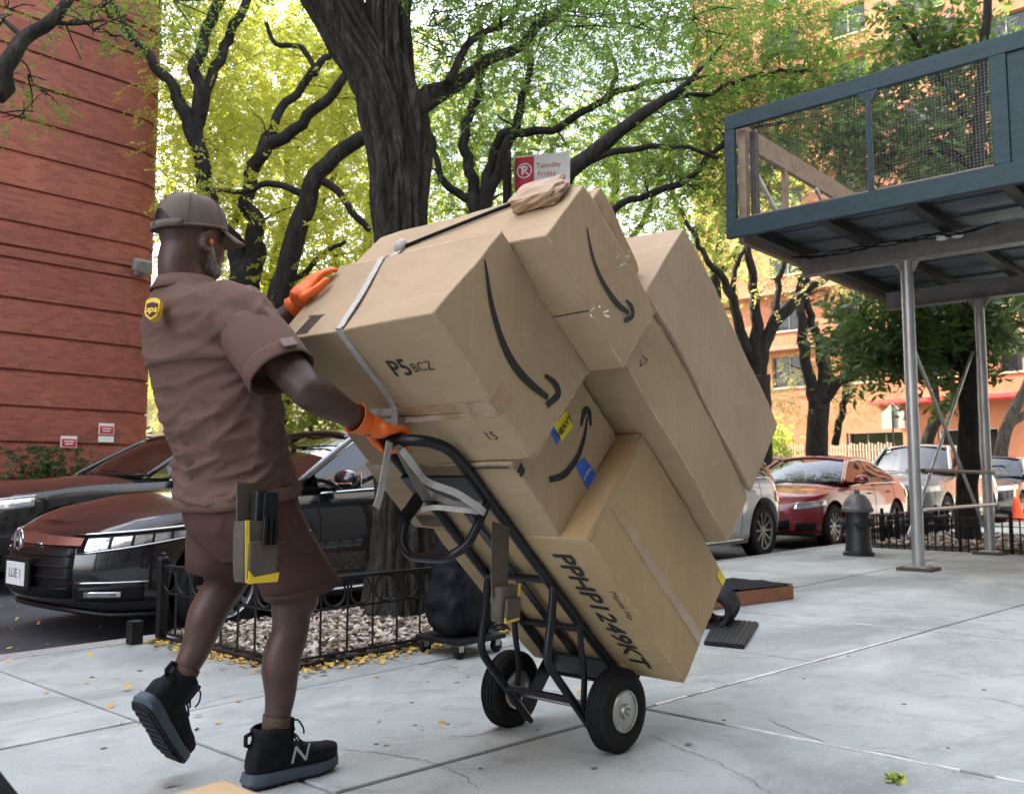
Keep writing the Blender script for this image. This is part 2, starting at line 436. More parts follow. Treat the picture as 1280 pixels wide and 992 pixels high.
MB().bb(20, 44, 5.147, 5.312, -0.17, 0).build('kerb_run', m_kerb, kerb, bevel=0.014)
struct(MB().bb(-30, 44, 14.45, 17.95, -0.19, 0.0).build('far_pavement', m_conc))
struct(MB().bb(-30, 44, 14.28, 14.445, -0.19, 0.002).build('far_kerb', m_kerb, bevel=0.012))
struct(MB().bb(10.2, 45, 17.96, 60, -0.19, -0.03).build('courtyard', m_conc))
struct(MB().bb(44.01, 45.8, -30, 60, -0.19, 0.0).build('end_pavement', m_conc))

# old chewing gum flattened on the slabs
mb = MB()
for px, py in [(571, 853), (585, 846), (515, 878), (330, 905), (640, 905), (672, 912), (175, 838), (115, 846), (1005, 848), (860, 930), (1230, 862), (470, 930), (905, 900), (1130, 880), (1060, 820), (742, 960), (600, 960), (560, 905), (130, 935), (1185, 935), (700, 870), (535, 852)]:
    c = pg(px, py, 0.0); r = random.uniform(0.007, 0.017)
    n = 9; mb.extr([(r * random.uniform(.7, 1.1) * math.cos(2 * pi * k / n), r * random.uniform(.6, 1.0) * math.sin(2 * pi * k / n)) for k in range(n)], c, (1, 0, 0), (0, 1, 0), 0.003)
stuff(tag(mb.build('gum_spots', M('old_gum', (0.15, 0.15, 0.145), 0.8)), 'dark flattened gum spots dotted over the pale pavement slabs', 'gum'))

# ---- the red brick block across the street: courses stacked as bands with sunk joints, rounded corner
def uv_wall(o):
    me = o.data; uv = me.uv_layers.new(name='UVMap')
    for p in me.polygons:
        for li, vi in zip(p.loop_indices, p.vertices):
            c = me.vertices[vi].co; n = p.normal
            if abs(n.z) > 0.7: uv.data[li].uv = (c.x, c.y)
            elif abs(n.y) > 0.999: uv.data[li].uv = (c.x, c.z)
            elif abs(n.x) > 0.999: uv.data[li].uv = (c.y, c.z)
            else: uv.data[li].uv = (c.x + c.y, c.z)
    return o
CX0, CY0, RC = 9.3, 18.0, 0.7
def outline(ins=0.0, x0=-40.0, y1=36.0):
    pts = [(x0, CY0 + ins)]
    for k in range(9):
        t = pi / 2 * k / 8
        pts.append((CX0 - RC + (RC - ins) * math.sin(t), CY0 + RC - (RC - ins) * math.cos(t)))
    pts += [(CX0 - ins, y1), (x0, y1)]; return pts
blk = thing('brick_building', 'tall red brick building with sunk horizontal joints and a rounded corner', 'building', (0, 26, 0))
def slabz(ins, z0, z1, name):
    p = outline(ins); n = len(p)
    mb = MB().add([(x, y, z0) for x, y in p] + [(x, y, z1) for x, y in p], [tuple(reversed(range(n))), tuple(range(n, 2 * n))] + [(i, (i + 1) % n, n + (i + 1) % n, n + i) for i in range(n)])
    return uv_wall(mb.build(name, m_brick, blk, smooth=30))
slabz(0.05, -0.15, 31.8, 'core_wall')
zz = [-0.14, 0.95, 1.62, 2.28, 2.95, 3.62, 4.28, 5.03, 5.26, 5.72, 6.39, 7.06, 7.73, 8.42, 9.08, 9.75, 10.42, 11.09]
for a, b_ in zip(zz[:-1], zz[1:]): slabz(0.0, a + 0.03, b_ - 0.03, 'brick_band')
slabz(0.0, 11.12, 31.9, 'upper_wall')
slabz(-0.06, 31.92, 32.3, 'coping')

# ---- the orange apartment building closing the street
apt = thing('apartment_building', 'sunlit orange brick apartment building closing the end of the street', 'building', (46, 5, 0))
U0, T = 46.0, 0.4
def wallseg(mb, v0, v1, z0, z1): mb.bb(U0, U0 + T, v0, v1, z0, z1)
mb = MB()
v_lo, v_hi, floors = -22.0, 26.5, 9
fz = [4.9 + 3.05 * k for k in range(floors + 1)]
wins = []
cur = v_lo + 1.3
while cur < v_hi - 3:
    wins.append((cur, cur + 1.9)); cur += 3.7
for k in range(floors):
    z0, z1 = fz[k], fz[k + 1]
    wallseg(mb, v_lo, v_hi, z0, z0 + 0.95); wallseg(mb, v_lo, v_hi, z1 - 0.45, z1)
    prev = v_lo
    for a, b_ in wins + [(v_hi, v_hi)]:
        wallseg(mb, prev, a, z0 + 0.95, z1 - 0.45); prev = b_
wallseg(mb, v_lo, v_hi, 3.3, 4.9)
for a, b_ in ((-22, 6.2), (9.2, 11.0), (13.6, 15.2), (18.0, 26.5)): wallseg(mb, a, b_, -0.1, 3.3)
mb.bb(U0 + T, 60, v_hi - 0.4, v_hi, -0.1, fz[-1]); mb.bb(U0, 60, v_lo, v_hi, fz[-1], fz[-1] + 0.4)
uv_wall(mb.build('wall', m_brick2, apt))
m_frame = M('window_frame', (0.16, 0.14, 0.12), 0.5)
m_room = M('dim_room', (0.07, 0.06, 0.05), 0.8, var=0.5, scale=1)
for k in range(floors):
    for a, b_ in wins:
        z0, z1 = fz[k] + 0.95, fz[k + 1] - 0.45
        w = MB().bb(U0 + 0.24, U0 + 0.27, a, b_, z0, z1).build('window', m_glassdark, apt)
        f = MB()
        for q in (a + .03, (a + b_) / 2, b_ - .03): f.bb(U0 + 0.18, U0 + 0.239, q - .03, q + .03, z0, z1)
        f.bb(U0 + 0.19, U0 + 0.236, a, b_, z0, z0 + .06); f.bb(U0 + 0.19, U0 + 0.236, a, b_, z1 - .06, z1)
        f.build('frame', m_frame, w)
        MB().bb(U0 - 0.06, U0 + 0.17, a - .05, b_ + .05, z0 - .07, z0 - 0.001).build('sill', M('stone_sill', (0.4, 0.3, 0.22)) if 'stone_sill' not in bpy.data.materials else bpy.data.materials['stone_sill'], w)
for k in (1, 2, 4, 6):
    MB().bb(U0 - 0.5, U0 - 0.002, 12.0, v_hi, fz[k] - 0.12, fz[k] + 0.10).build('ledge', m_brick2, apt)
for a, b_ in ((6.2, 9.2), (11.0, 13.6), (15.2, 18.0)):
    w = MB().bb(U0 + 0.5, U0 + 0.53, a, b_, -0.1, 3.3).build('shop_window', m_glassdark, apt)
    f = MB()
    for q in np.linspace(a + .04, b_ - .04, 4): f.bb(U0 + .43, U0 + .499, q - .04, q + .04, -0.1, 3.3)
    f.build('frame', m_frame, w)
MB().bb(U0 - 1.0, U0 - 0.003, 9.0, 16.5, 4.62, 4.84).build('canopy_edge', M('red_canopy', (0.55, 0.03, 0.03), 0.5), apt, bevel=0.02)
MB().bb(U0 - 0.05, U0 - 0.002, 1.0, 8.4, -0.1, 7.8).build('pale_panel', M('pale_stucco', (0.72, 0.66, 0.52), 0.8, scale=0.6), apt)

wing = thing('courtyard_building', 'pale low building with louvred grilles behind the trees across the street', 'building', (20, 40, 0))
mb = MB().bb(9.6, 34, 38, 46, -0.1, 9)
mb.build('wall', M('pale_render', (0.55, 0.48, 0.36), 0.85, var=0.2, scale=0.6), wing)
for k in range(7):
    a = 10.5 + 3.3 * k
    w = MB().bb(a, a + 2.2, 37.9, 37.98, 1.0, 3.2).build('grille', m_rust, wing)
    for q in range(11): MB().bb(a + .05, a + 2.15, 37.8, 37.9, 1.06 + q * .195, 1.16 + q * .195).build('slat', m_white, w)
# ---- the near building line, unseen, added to cut sky light and darken car reflections
nb = thing('unseen_near_building', 'unseen long grey brick building added along the near pavement', 'building', (0, -8, 0))
m_nb = M('grey_brick', (0.15, 0.15, 0.148), 0.85, var=0.25, scale=1.2, bmp=0.3, bscale=25)
MB().bb(-45, 44, -12, -4.25, -0.15, 17).build('wall', m_nb, nb)
for k in range(5):
    for j in range(20):
        x = -42 + 4.3 * j
        MB().bb(x, x + 1.7, -4.25, -4.21, 1.2 + 3.1 * k, 2.9 + 3.1 * k).build('window', m_glassdark, nb)
# ---- sidewalk shed on the right
shed = thing('sidewalk_shed', 'blue green plywood sidewalk shed on galvanised posts over the pavement', 'scaffold', (12, 2, 0))
SU, SV, SZ0, SZ1 = 8.55, 4.55, 3.45, 4.78
TB_, BB_ = 0.16, 0.19
def rail_end(v0, v1, z0, z1, th=0.06, u=SU, name='fascia_board', m=None): return MB().bb(u, u + th, v0, v1, z0, z1).build(name, m or m_bluepl, shed, bevel=0.006)
rail_end(-0.5, SV, SZ1 - TB_, SZ1)                   # top board
rail_end(-0.5, SV, SZ0, SZ0 + BB_, 0.07, SU - 0.005)  # bottom board
rail_end(SV - 0.115, SV - 0.001, SZ0 + BB_ + .002, SZ1 - TB_ - .002)
rail_end(3.01, 3.06, SZ0 + BB_ + .002, SZ1 - TB_ - .002, 0.05)
rail_end(1.84, 1.975, SZ0 + BB_ + .002, SZ1 - TB_ - .002, 0.055)
rail_end(-0.5, 1.838, SZ0 + BB_ + .002, SZ1 - TB_ - .002, 0.04, SU + 0.02, 'plywood_panel')
# small gusset where the upright meets the top board
mb = MB().extr([(-.10, 0), (.10, 0), (.025, -.11), (-.025, -.11)], (SU + 0.002, 3.035, SZ1 - TB_ - .003), (0, -1, 0), (0, 0, 1), -0.045); mb.build('gusset', m_bluepl, shed)
MB().bb(SU + 0.075, SU + 0.16, SV - 0.20, SV - 0.118, SZ0 + 0.15, SZ1 - 0.17).build('stud', m_rawply, shed)
MB().bb(SU + 0.17, SU + 0.25, SV - 0.27, SV - 0.205, SZ0 + 0.15, SZ1 - 0.17).build('stud', m_rust, shed)
MB().bb(SU + 0.052, SU + 0.13, 1.98, SV - 0.28, SZ0 + 0.14, SZ0 + BB_ + .03).build('inner_sill', m_rawply, shed)
# the long side along the kerb
SL = 13.6
MB().bb(SU + 0.261, SL, SV - 0.06, SV - 0.004, SZ1 - 0.235, SZ1 - 0.002).build('fascia_board', m_rawply, shed)
MB().bb(SU + 0.261, SL, SV - 0.07, SV - 0.004, SZ0 + 0.003, SZ0 + 0.265).build('fascia_board', m_rawply, shed)
for k in range(2):
    x = SU + 1.35 + 1.9 * k
    MB().bb(x, x + 0.09, SV - 0.055, SV - 0.01, SZ0 + 0.267, SZ1 - 0.237).build('upright', m_rawply, shed)
    MB().bar((x + .04, SV - .08, SZ0 + .27), (x - 1.15, SV - .11, SZ1 - .3), 0.035, 0.035).build('brace', m_galv, shed)
MB().bb(SU + 0.3, SL, -0.4, -0.35, SZ0, SZ1).build('back_parapet', m_rawply, shed)
# deck and joists underneath
mb = MB()
nx = 34
zt = lambda k: SZ0 + 0.135 + (0.025 if (k // 2) % 2 else 0.0)
xs = np.linspace(SU + 0.07, SL, nx)
for k in range(nx - 1):
    z = zt(k); mb.bb(xs[k], xs[k + 1] - 0.002, -0.5, SV - 0.08, z, z + 0.03)
mb.build('deck', m_deck, shed)
for v in (4.32, 3.55, 2.72, 1.9, 1.05, 0.2):
    mb = MB(); mb.bb(SU + 0.08, SL, v - 0.055, v + 0.055, SZ0 + 0.008, SZ0 + 0.022).bb(SU + .08, SL, v - 0.008, v + 0.008, SZ0 + 0.0225, SZ0 + 0.115).bb(SU + .08, SL, v - 0.055, v + 0.055, SZ0 + 0.1155, SZ0 + 0.13)
    mb.build('joist', m_rust, shed)
# header beams and legs
LEGS = [9.88, 12.6]
for i, x in enumerate(LEGS):
    mb = MB()
    mb.bb(x - 0.075, x + 0.075, -0.6, 4.31, SZ0 - 0.006, SZ0 + 0.006).bb(x - 0.006, x + 0.006, -0.6, 4.31, SZ0 - 0.208, SZ0 - 0.0062).bb(x - 0.075, x + 0.075, -0.6, 4.31, SZ0 - 0.222, SZ0 - 0.2085)
    mb.build('header_beam', m_beam, shed)
    for v in (3.16, 0.1):
        lg = MB().tube([(x, v, 0.02), (x, v, SZ0 - 0.224)], 0.062, 16).build('leg', m_galv, shed, smooth=40)
        MB().bb(x - .11, x + .11, v - .11, v + .11, 0.032, 0.046).build('base_plate', m_galv, lg)
        MB().bb(x - .17, x + .17, v - .17, v + .17, 0.0, 0.031).build('timber_pad', M('pad', (0.075, 0.062, 0.05), 0.85) if 'pad' not in bpy.data.materials else bpy.data.materials['pad'], lg, bevel=0.004)
        MB().extr([(-.14, 0), (.14, 0), (.055, -.13), (-.055, -.13)], (x - .008, v, SZ0 - .2235), (0, -1, 0), (0, 0, 1), -0.012).build('cap_plate', m_beam, lg)
for i in range(len(LEGS) - 1):
    a, b_ = LEGS[i], LEGS[i + 1]
    for z0, z1 in ((0.35, 2.55), (2.55, 0.35)):
        MB().tube([(a + .03, 3.235 + (0.02 if z0 < 1 else -.02), z0), (b_ - .03, 3.235 + (0.02 if z0 < 1 else -.02), z1)], 0.021, 8).build('cross_brace', m_galv, shed, smooth=40)
    for z in (0.62, 1.02):
        MB().tube([(a, 3.08, z), (b_, 3.08, z)], 0.021, 8).build('guard_rail', m_galv if z < 1 else m_iron, shed, smooth=40)
# wire mesh in the openings, and slack cables under the deck
mb = MB()
for v in np.arange(1.99, 4.43, 0.03): mb.bar((SU + 0.03, v, SZ0 + BB_), (SU + 0.03, v, SZ1 - TB_), 0.0006, 0.0006, (1, 0, 0))
for z in np.arange(SZ0 + .21, SZ1 - .17, 0.03): mb.bar((SU + 0.032, 1.98, z), (SU + 0.032, 4.43, z), 0.0006, 0.0006)
stuff(mb.build('wire_mesh', m_galv, shed, fix=False))
for k in range(3):
    p = [(LEGS[0] - 0.2 - 0.05 * k, 4.3 - 2.1 * t, SZ0 - 0.03 - 0.05 * math.sin(t * pi * (2 + k)) ** 2 - 0.01 * k) for t in np.linspace(0, 1, 20)]
    MB().tube(p, 0.009, 5).build('cable', m_dark, shed)
for v in (2.75, 2.6):
    MB().lathe([(0.03, 0), (0.055, 0.01), (0.06, 0.045), (0.04, 0.06)], (LEGS[0] - 0.17, v, SZ0 - 0.10), (0, 0, 1), 12).build('work_light', m_white, shed, smooth=40)
# ------------------------------------------------------------------ trees
def bark(name, a, b_, scale=18, stretch=(1, 1, 0.16), strength=0.9, dist=0.03):
    m, nt, b = newmat(name); L = nt.links
    vec = coords(nt, 'Object', stretch)
    n = noise_n(nt, vec, scale, 9, 0.7, 1.2); n2 = noise_n(nt, coords(nt, 'Object'), 1.6, 5)
    c = ramp(nt, n, [(0.34, cmul(a, 0.55)), (0.5, a), (0.68, b_)])
    c = mixc(nt, 0.35, c, ramp(nt, n2, [(0.35, (0.55, 0.55, 0.55)), (0.7, (1.3, 1.3, 1.25))]), 'MULTIPLY')
    L.new(c, b.inputs['Base Color']); b.inputs['Roughness'].default_value = 0.9; b.inputs['Specular IOR Level'].default_value = 0.2
    L.new(bump(nt, n, strength, dist), b.inputs['Normal']); return m
m_bark = bark('locust_bark', (0.05, 0.045, 0.038), (0.125, 0.115, 0.095), 15, (1, 1, 0.27), 1.0, 0.05)
m_bark2 = bark('street_bark', (0.020, 0.018, 0.015), (0.042, 0.038, 0.032), 9, (1, 1, 0.3), 0.7, 0.03)
def leafmat(name, dark, light, tr, tmix=0.45, rough=0.55):
    m, nt, b = newmat(name); L = nt.links
    ge = N(nt, 'ShaderNodeNewGeometry')
    pn = noise_n(nt, coords(nt, 'Object'), 0.8, 3)
    f = math_n(nt, 'MULTIPLY_ADD', ge.outputs['Random Per Island'], 0.6, math_n(nt, 'MULTIPLY', pn, 0.4))
    c = ramp(nt, f, [(0.15, dark), (0.8, light)])
    L.new(c, b.inputs['Base Color']); b.inputs['Roughness'].default_value = rough
    tb = N(nt, 'ShaderNodeBsdfTranslucent')
    L.new(ramp(nt, f, [(0.1, cmul(tr, 0.75)), (0.9, tr)]), tb.inputs['Color'])
    mx = N(nt, 'ShaderNodeMixShader'); mx.inputs[0].default_value = tmix
    L.new(b.outputs[0], mx.inputs[1]); L.new(tb.outputs[0], mx.inputs[2])
    L.new(mx.outputs[0], nt.nodes['Material Output'].inputs['Surface']); return m
m_leafA = leafmat('locust_leaf_bright', (0.07, 0.11, 0.015), (0.32, 0.35, 0.045), (0.66, 0.68, 0.09), 0.58)
m_leafB = leafmat('locust_leaf', (0.03, 0.07, 0.02), (0.125, 0.20, 0.04), (0.25, 0.40, 0.06), 0.5)
m_leafM = leafmat('locust_leaf_mid', (0.07, 0.12, 0.02), (0.20, 0.27, 0.04), (0.40, 0.50, 0.07), 0.52)
m_leafC = leafmat('broad_leaf', (0.03, 0.07, 0.03), (0.09, 0.15, 0.055), (0.20, 0.32, 0.06), 0.35, 0.28)
m_leafY = leafmat('pale_leaf', (0.30, 0.30, 0.09), (0.45, 0.42, 0.14), (0.6, 0.56, 0.2), 0.45)
m_leafS = leafmat('shrub_leaf', (0.02, 0.05, 0.018), (0.05, 0.10, 0.03), (0.08, 0.16, 0.03), 0.3)

def unit(a): return a / np.maximum(np.linalg.norm(a, axis=-1, keepdims=True), 1e-9)
def leaf_mesh(name, P, D, L, pairs, ll, lw, droop=0.35):
    """pinnate sprays: P base points, D directions (n,3); every leaflet is a folded rhombus of its own"""
    n = len(P); up = unit(rng.normal(0, 0.45, (n, 3)) + np.array([0, 0, 1.0]))
    S = unit(np.cross(D, up)); Nn = np.cross(S, D)
    Ls = L * rng.uniform(0.65, 1.25, n)
    out = []
    for k in range(pairs):
        t = (k + 0.6) / pairs
        B = P + D * (Ls * t)[:, None]; B = B - np.array([0, 0, 1.0]) * (Ls * droop * t * t)[:, None]
        for sg in (-1, 1):
            d = unit(D * 0.55 + S * sg * 0.85 + rng.normal(0, 0.28, (n, 3)))
            w = np.cross(Nn + rng.normal(0, 0.35, (n, 3)), d); w = unit(w)
            sz = rng.uniform(0.7, 1.2, n)[:, None]
            T = B + d * ll * sz; Mid = B + d * ll * 0.5 * sz
            out.append(np.stack([B, Mid + w * lw * 0.5 * sz, T, Mid - w * lw * 0.5 * sz], 1))
    A = np.concatenate(out, 0).reshape(-1, 3)
    nf = len(A) // 4
    me = bpy.data.meshes.new(name)
    me.vertices.add(len(A)); me.vertices.foreach_set('co', A.astype(np.float32).ravel())
    me.loops.add(nf * 4); me.loops.foreach_set('vertex_index', np.arange(nf * 4, dtype=np.int32))
    me.polygons.add(nf); me.polygons.foreach_set('loop_start', np.arange(0, nf * 4, 4, dtype=np.int32))
    me.update(); me.validate(); return me

class Tree:
    def __init__(s, name, label, m_wood, m_leaf, base, group=None):
        s.root = thing(name, label, 'tree', tuple(base), group); s.mw = m_wood; s.ml = m_leaf
        s.wood = MB(); s.twig = MB(); s.sk = []; s.P = []; s.D = []
    def limb(s, pts, dist=None, n=9, k=5, jit=0.05, wob=0.0):
        """pts: (px, py, width) measured at a distance, or (Vector, radius)"""
        P = []; R = []
        for q in pts:
            if len(q) == 2: P.append(V3(q[0])); R.append(q[1])
            else:
                dd = dist if not isinstance(dist, tuple) else lerp(dist[0], dist[1], len(P) / max(1, len(pts) - 1))
                P.append(pd(q[0], q[1], dd)); R.append(q[2] / 2 * dd / 1140)
        C = catmull(P, k); m = len(P)
        rr = [float(np.interp(i / k, range(m), R)) for i in range(len(C))]
        if wob: C = [c + V3((noise.noise(c * 3.1), noise.noise(c * 3.1 + V3((9, 0, 0))), noise.noise(c * 3.1 + V3((0, 9, 0))))) * (wob * min(1, i / 3)) for i, c in enumerate(C)]
        s.wood.tube(C, rr, n, jit=jit)
        s.sk += [(c, r) for c, r in zip(C, rr)]
    def clumps(s, ells, dist, ddist, nspray, rc, flat=0.6, twig_r=0.011, leafy=True):
        cs = []
        for (px, py, rx, ry, n) in ells:
            for _ in range(n):
                while True:
                    a, b_ = random.uniform(-1, 1), random.uniform(-1, 1)
                    if a * a + b_ * b_ < 1: break
                cs.append(pd(px + a * rx, py + b_ * ry, dist + random.uniform(-ddist, ddist)))
        s.clumps_at(cs, nspray, rc, flat, twig_r, leafy)
    def clumps_at(s, cs, nspray, rc, flat=0.6, twig_r=0.011, leafy=True):
        sp = np.array([list(p) for p, r in s.sk]); sr = [r for p, r in s.sk]
        order = sorted(cs, key=lambda c: float(np.min(np.linalg.norm(sp - np.array(c), axis=1))))
        for c in order:
            d = np.linalg.norm(sp - np.array(c), axis=1) + np.maximum(0, sp[:, 2] - c.z) * 0.6
            i = int(np.argmin(d)); a = V3(sp[i]); r0 = min(sr[i] * 0.55, twig_r * (1 + 0.55 * (c - a).length))
            mid = lerp(a, c, 0.5) + V3((random.uniform(-.14, .14), random.uniform(-.14, .14), random.uniform(0.02, 0.2))) * (c - a).length
            C = catmull([a, lerp(a, mid, 0.55) + V3((random.uniform(-.06, .06), random.uniform(-.06, .06), 0)) * (c - a).length, mid, c], 3)
            rr = [lerp(r0, 0.004, (k / (len(C) - 1)) ** 0.8) for k in range(len(C))]
            s.twig.tube(C, rr, 5, cap=False)
            new = np.array([list(p) for p in C[2:]]); sp = np.vstack([sp, new]); sr += rr[2:]
            if not leafy: continue
            ax = (c - a).normalized() if (c - a).length > 1e-3 else V3((0, 0, 1))
            for _ in range(nspray):
                o = V3((random.gauss(0, rc), random.gauss(0, rc), random.gauss(0, rc * flat)))
                p = c + o
                dr = (o.normalized() * 0.9 + ax * 0.3 + V3((random.uniform(-.6, .6), random.uniform(-.6, .6), random.uniform(-.45, .25)))).normalized()
                s.P.append(p); s.D.append(dr)
            for _ in range(3):
                q = c + V3((random.gauss(0, rc), random.gauss(0, rc), random.gauss(0, rc * flat))) * 1.1
                s.twig.tube([lerp(a, c, 0.75), lerp(c, q, 0.5) + V3((0, 0, 0.02)), q], [0.006, 0.005, 0.003], 4, cap=False)
    def done(s, L, pairs, ll, lw, droop=0.35, smooth=True, trunk='trunk'):
        if s.wood.v: s.wood.build(trunk, s.mw, s.root, smooth=True)
        if s.twig.v: stuff(s.twig.build('branches', s.mw, s.root, smooth=True, fix=False))
        if s.P:
            l = np.array(s.root['_loc'])
            me = leaf_mesh('crown', np.array([list(p) for p in s.P]) - l, np.array([list(p) for p in s.D]), L, pairs, ll, lw, droop)
            link('crown', me, s.ml, s.root)
        return s.root

# -- the near tree in the fenced bed: ridged bark modelled, forked above
def ridged(mb, pts, radii, n=120, k=22, amp=0.07, flare=0.0):
    C = catmull(pts, k); m = len(pts)
    rr = [float(np.interp(i / k, range(m), radii)) for i in range(len(C))]
    rings = []; prev = None; run = 0.0
    for i, p in enumerate(C):
        d = (C[min(i + 1, len(C) - 1)] - C[max(i - 1, 0)]).normalized()
        if i: run += (C[i] - C[i - 1]).length
        a = (V3((1, 0, 0)) if prev is None else prev); a = (a - d * a.dot(d)).normalized(); prev = a; b_ = d.cross(a)
        ring = []
        for j in range(n):
            t = 2 * pi * j / n
            q = V3((math.cos(t) * 4.2, math.sin(t) * 4.2, run * 1.15 + 0.35 * math.sin(3 * t)))
            h = 1.1 + 1.2 * (abs(noise.noise(q)) * 1.6 + .5 * abs(noise.noise(q * 2.3)) - .45)
            sw = noise.noise(V3((math.cos(t) * 0.9, math.sin(t) * 0.9, run * 0.8)))
            r = rr[i] * (1 + 0.12 * sw) + amp * (h - 1.1) * min(1, rr[i] / 0.2)
            if flare: r *= 1 + flare * math.exp(-run / 0.22) * (1 + 0.5 * math.sin(5 * t + 1))
            ring.append(p + a * (r * math.cos(t)) + b_ * (r * math.sin(t)))
        rings.append(ring)
    mb.loft(rings); return list(zip(C, rr))
DT = 6.15
T = Tree('locust_tree', 'large ridged honey locust trunk forking above, rooted in the fenced bed beside the black sedan', m_bark, m_leafB, pv(507, 775, 4.62))
def pr(px, py, w, d=DT): return (pd(px, py, d), w * .9 / 2 * d / 1140)
lst = [pr(506, 790, 96), pr(506, 735, 86), pr(507, 640, 78), pr(506, 520, 74), pr(504, 400, 72), pr(503, 300, 72), pr(499, 210, 74), pr(488, 140, 80), pr(470, 92, 76), pr(438, 40, 66), pr(408, -20, 64), pr(370, -110, 55), pr(330, -230, 40)]
T.sk += ridged(T.wood, [p for p, r in lst], [r for p, r in lst], flare=0.25)[96:]
lst = [pr(494, 185, 50), pr(496, 130, 56), pr(490, 80, 58), pr(486, 20, 57), pr(485, -60, 52), pr(495, -200, 40), pr(520, -330, 28)]
T.sk += ridged(T.wood, [p for p, r in lst], [r for p, r in lst])
T.limb([(515, 140, 22), (535, 116, 20), (575, 98, 16), (620, 72, 14), (660, 45, 12), (700, 12, 10), (760, -30, 8)], (6.15, 7.2), wob=0.05)
T.limb([(560, 104, 12), (572, 70, 10), (600, 45, 9), (640, 20, 7), (655, -20, 6)], (6.3, 6.9), wob=0.04)
T.limb([(408, -20, 30), (440, -90, 22), (540, -130, 16), (640, -150, 12)], (6.15, 6.6))
T.limb([(395, -40, 26), (330, -70, 18), (240, -60, 12), (180, -40, 8)], (6.15, 6.4))
T.clumps([(640, 5, 110, 40, 16), (580, 40, 50, 40, 5), (760, 10, 90, 40, 9), (690, -60, 150, 40, 12), (430, -50, 100, 40, 7), (230, -20, 70, 30, 4), (870, 0, 80, 45, 6)], 6.9, 0.8, 26, 0.19)
T.done(0.21, 8, 0.04, 0.016)

# -- a street tree standing out of frame whose bough comes in over the brick wall
T = Tree('street_tree', 'slender dark bough with sparse leaves reaching in front of the brick wall', m_bark, m_leafB, (-2.6, 4.6, 0))
T.limb([(V3((-2.6, 4.6, -0.02)), 0.2), (V3((-2.6, 4.6, 1.4)), 0.17), (V3((-2.5, 4.65, 2.9)), 0.15), (V3((-2.2, 4.75, 4.2)), 0.11), (V3((-2.0, 4.8, 5.6)), 0.07)], n=14)
e = pd(-40, 115, 5.4)
T.limb([(V3((-2.5, 4.65, 2.6)), 0.085), (lerp(V3((-2.4, 4.7, 2.8)), e, 0.5) + V3((0, 0, -.1)), 0.07), (e, 0.058), (pd(5, 85, 5.6), 0.055), (pd(30, 48, 5.7), 0.044), (pd(62, 28, 5.8), 0.04), (pd(85, 0, 5.9), 0.033), (pd(120, -60, 6.2), 0.02)], n=9, k=4)
T.limb([(pd(30, 48, 5.7), 0.02), (pd(10, 30, 5.8), 0.015), (pd(0, 20, 5.9), 0.01)], n=6)
T.limb([(pd(62, 28, 5.8), 0.018), (pd(100, 30, 6.0), 0.012), (pd(130, 24, 6.2), 0.008)], n=6)
T.clumps([(110, 38, 45, 22, 5), (45, 100, 55, 25, 4), (15, 150, 22, 25, 2), (150, 15, 40, 20, 3), (10, 20, 20, 20, 2)], 6.0, 0.3, 9, 0.10, twig_r=0.006)
T.done(0.17, 8, 0.03, 0.012)

G = 'trees along the far side of the street'
def far_base(px, dist): p = pd(px, 600, dist); return (p.x, p.y, 0.0)
# -- far pavement row
b = far_base(308, 17.0)
T = Tree('street_tree', 'spreading dark limbed tree growing beside the rounded brick corner', m_bark2, m_leafA, b, G)
T.limb([(V3(b), 0.34), (pd(308, 520, 17), 0.29), (pd(308, 420, 17), 0.28), (pd(306, 350, 17), 0.28), (pd(300, 328, 17), 0.2)], n=14)
T.limb([(302, 345, 27), (285, 300, 23), (262, 250, 20), (250, 200, 19), (240, 160, 18), (215, 110, 14), (192, 78, 12), (172, 52, 10), (150, 20, 8), (138, -10, 7)], 17, wob=0.1)
T.limb([(252, 215, 18), (248, 160, 17), (250, 120, 16), (245, 90, 15), (255, 50, 14), (275, 5, 13), (285, -40, 11)], 17, wob=0.1)
T.limb([(250, 150, 14), (268, 85, 13), (290, 40, 12), (308, 0, 11), (315, -40, 10)], (17, 17.8), wob=0.1)
T.limb([(308, 350, 30), (322, 310, 25), (318, 280, 21), (309, 250, 19), (313, 220, 18), (332, 188, 17), (370, 160, 15), (410, 122, 13), (432, 92, 10), (452, 65, 7)], (17, 16.3), wob=0.1)
T.limb([(312, 225, 14), (338, 162, 12), (358, 130, 11), (395, 90, 10), (410, 65, 8), (418, 25, 6)], (17, 17.8), wob=0.1)
T.limb([(395, 95, 7), (380, 60, 7), (345, 55, 6), (335, 30, 5)], 17.3, wob=0.08)
T.clumps([(330, 90, 130, 100, 34), (250, 120, 55, 100, 14), (400, 200, 70, 110, 18), (270, 20, 90, 50, 14), (440, 60, 50, 60, 10)], 19.2, 1.4, 44, 0.46, twig_r=0.014)
T.clumps([(330, 150, 120, 130, 46), (250, 130, 60, 120, 16)], 17.4, 1.2, 0, 0.4, twig_r=0.02, leafy=False)
T.done(0.30, 8, 0.07, 0.028)
b = far_base(322, 15.4)
T = Tree('street_tree', 'leaning dark trunk rising behind the shoulder of the man', m_bark2, m_leafA, b, G)
T.limb([(V3(b), 0.24), (pd(328, 500, 15.4), 0.215), (pd(342, 400, 15.4), 0.20), (pd(360, 330, 15.4), 0.18), (pd(378, 270, 15.4), 0.165), (pd(392, 228, 15.4), 0.15), (pd(420, 195, 15.4), 0.135), (pd(455, 172, 15.4), 0.12), (pd(520, 140, 15.6), 0.1), (pd(580, 105, 16), 0.07)], n=14, wob=0.05)
T.limb([(396, 225, 12), (418, 236, 10), (440, 262, 9), (468, 292, 8)], 15.4, wob=0.06)
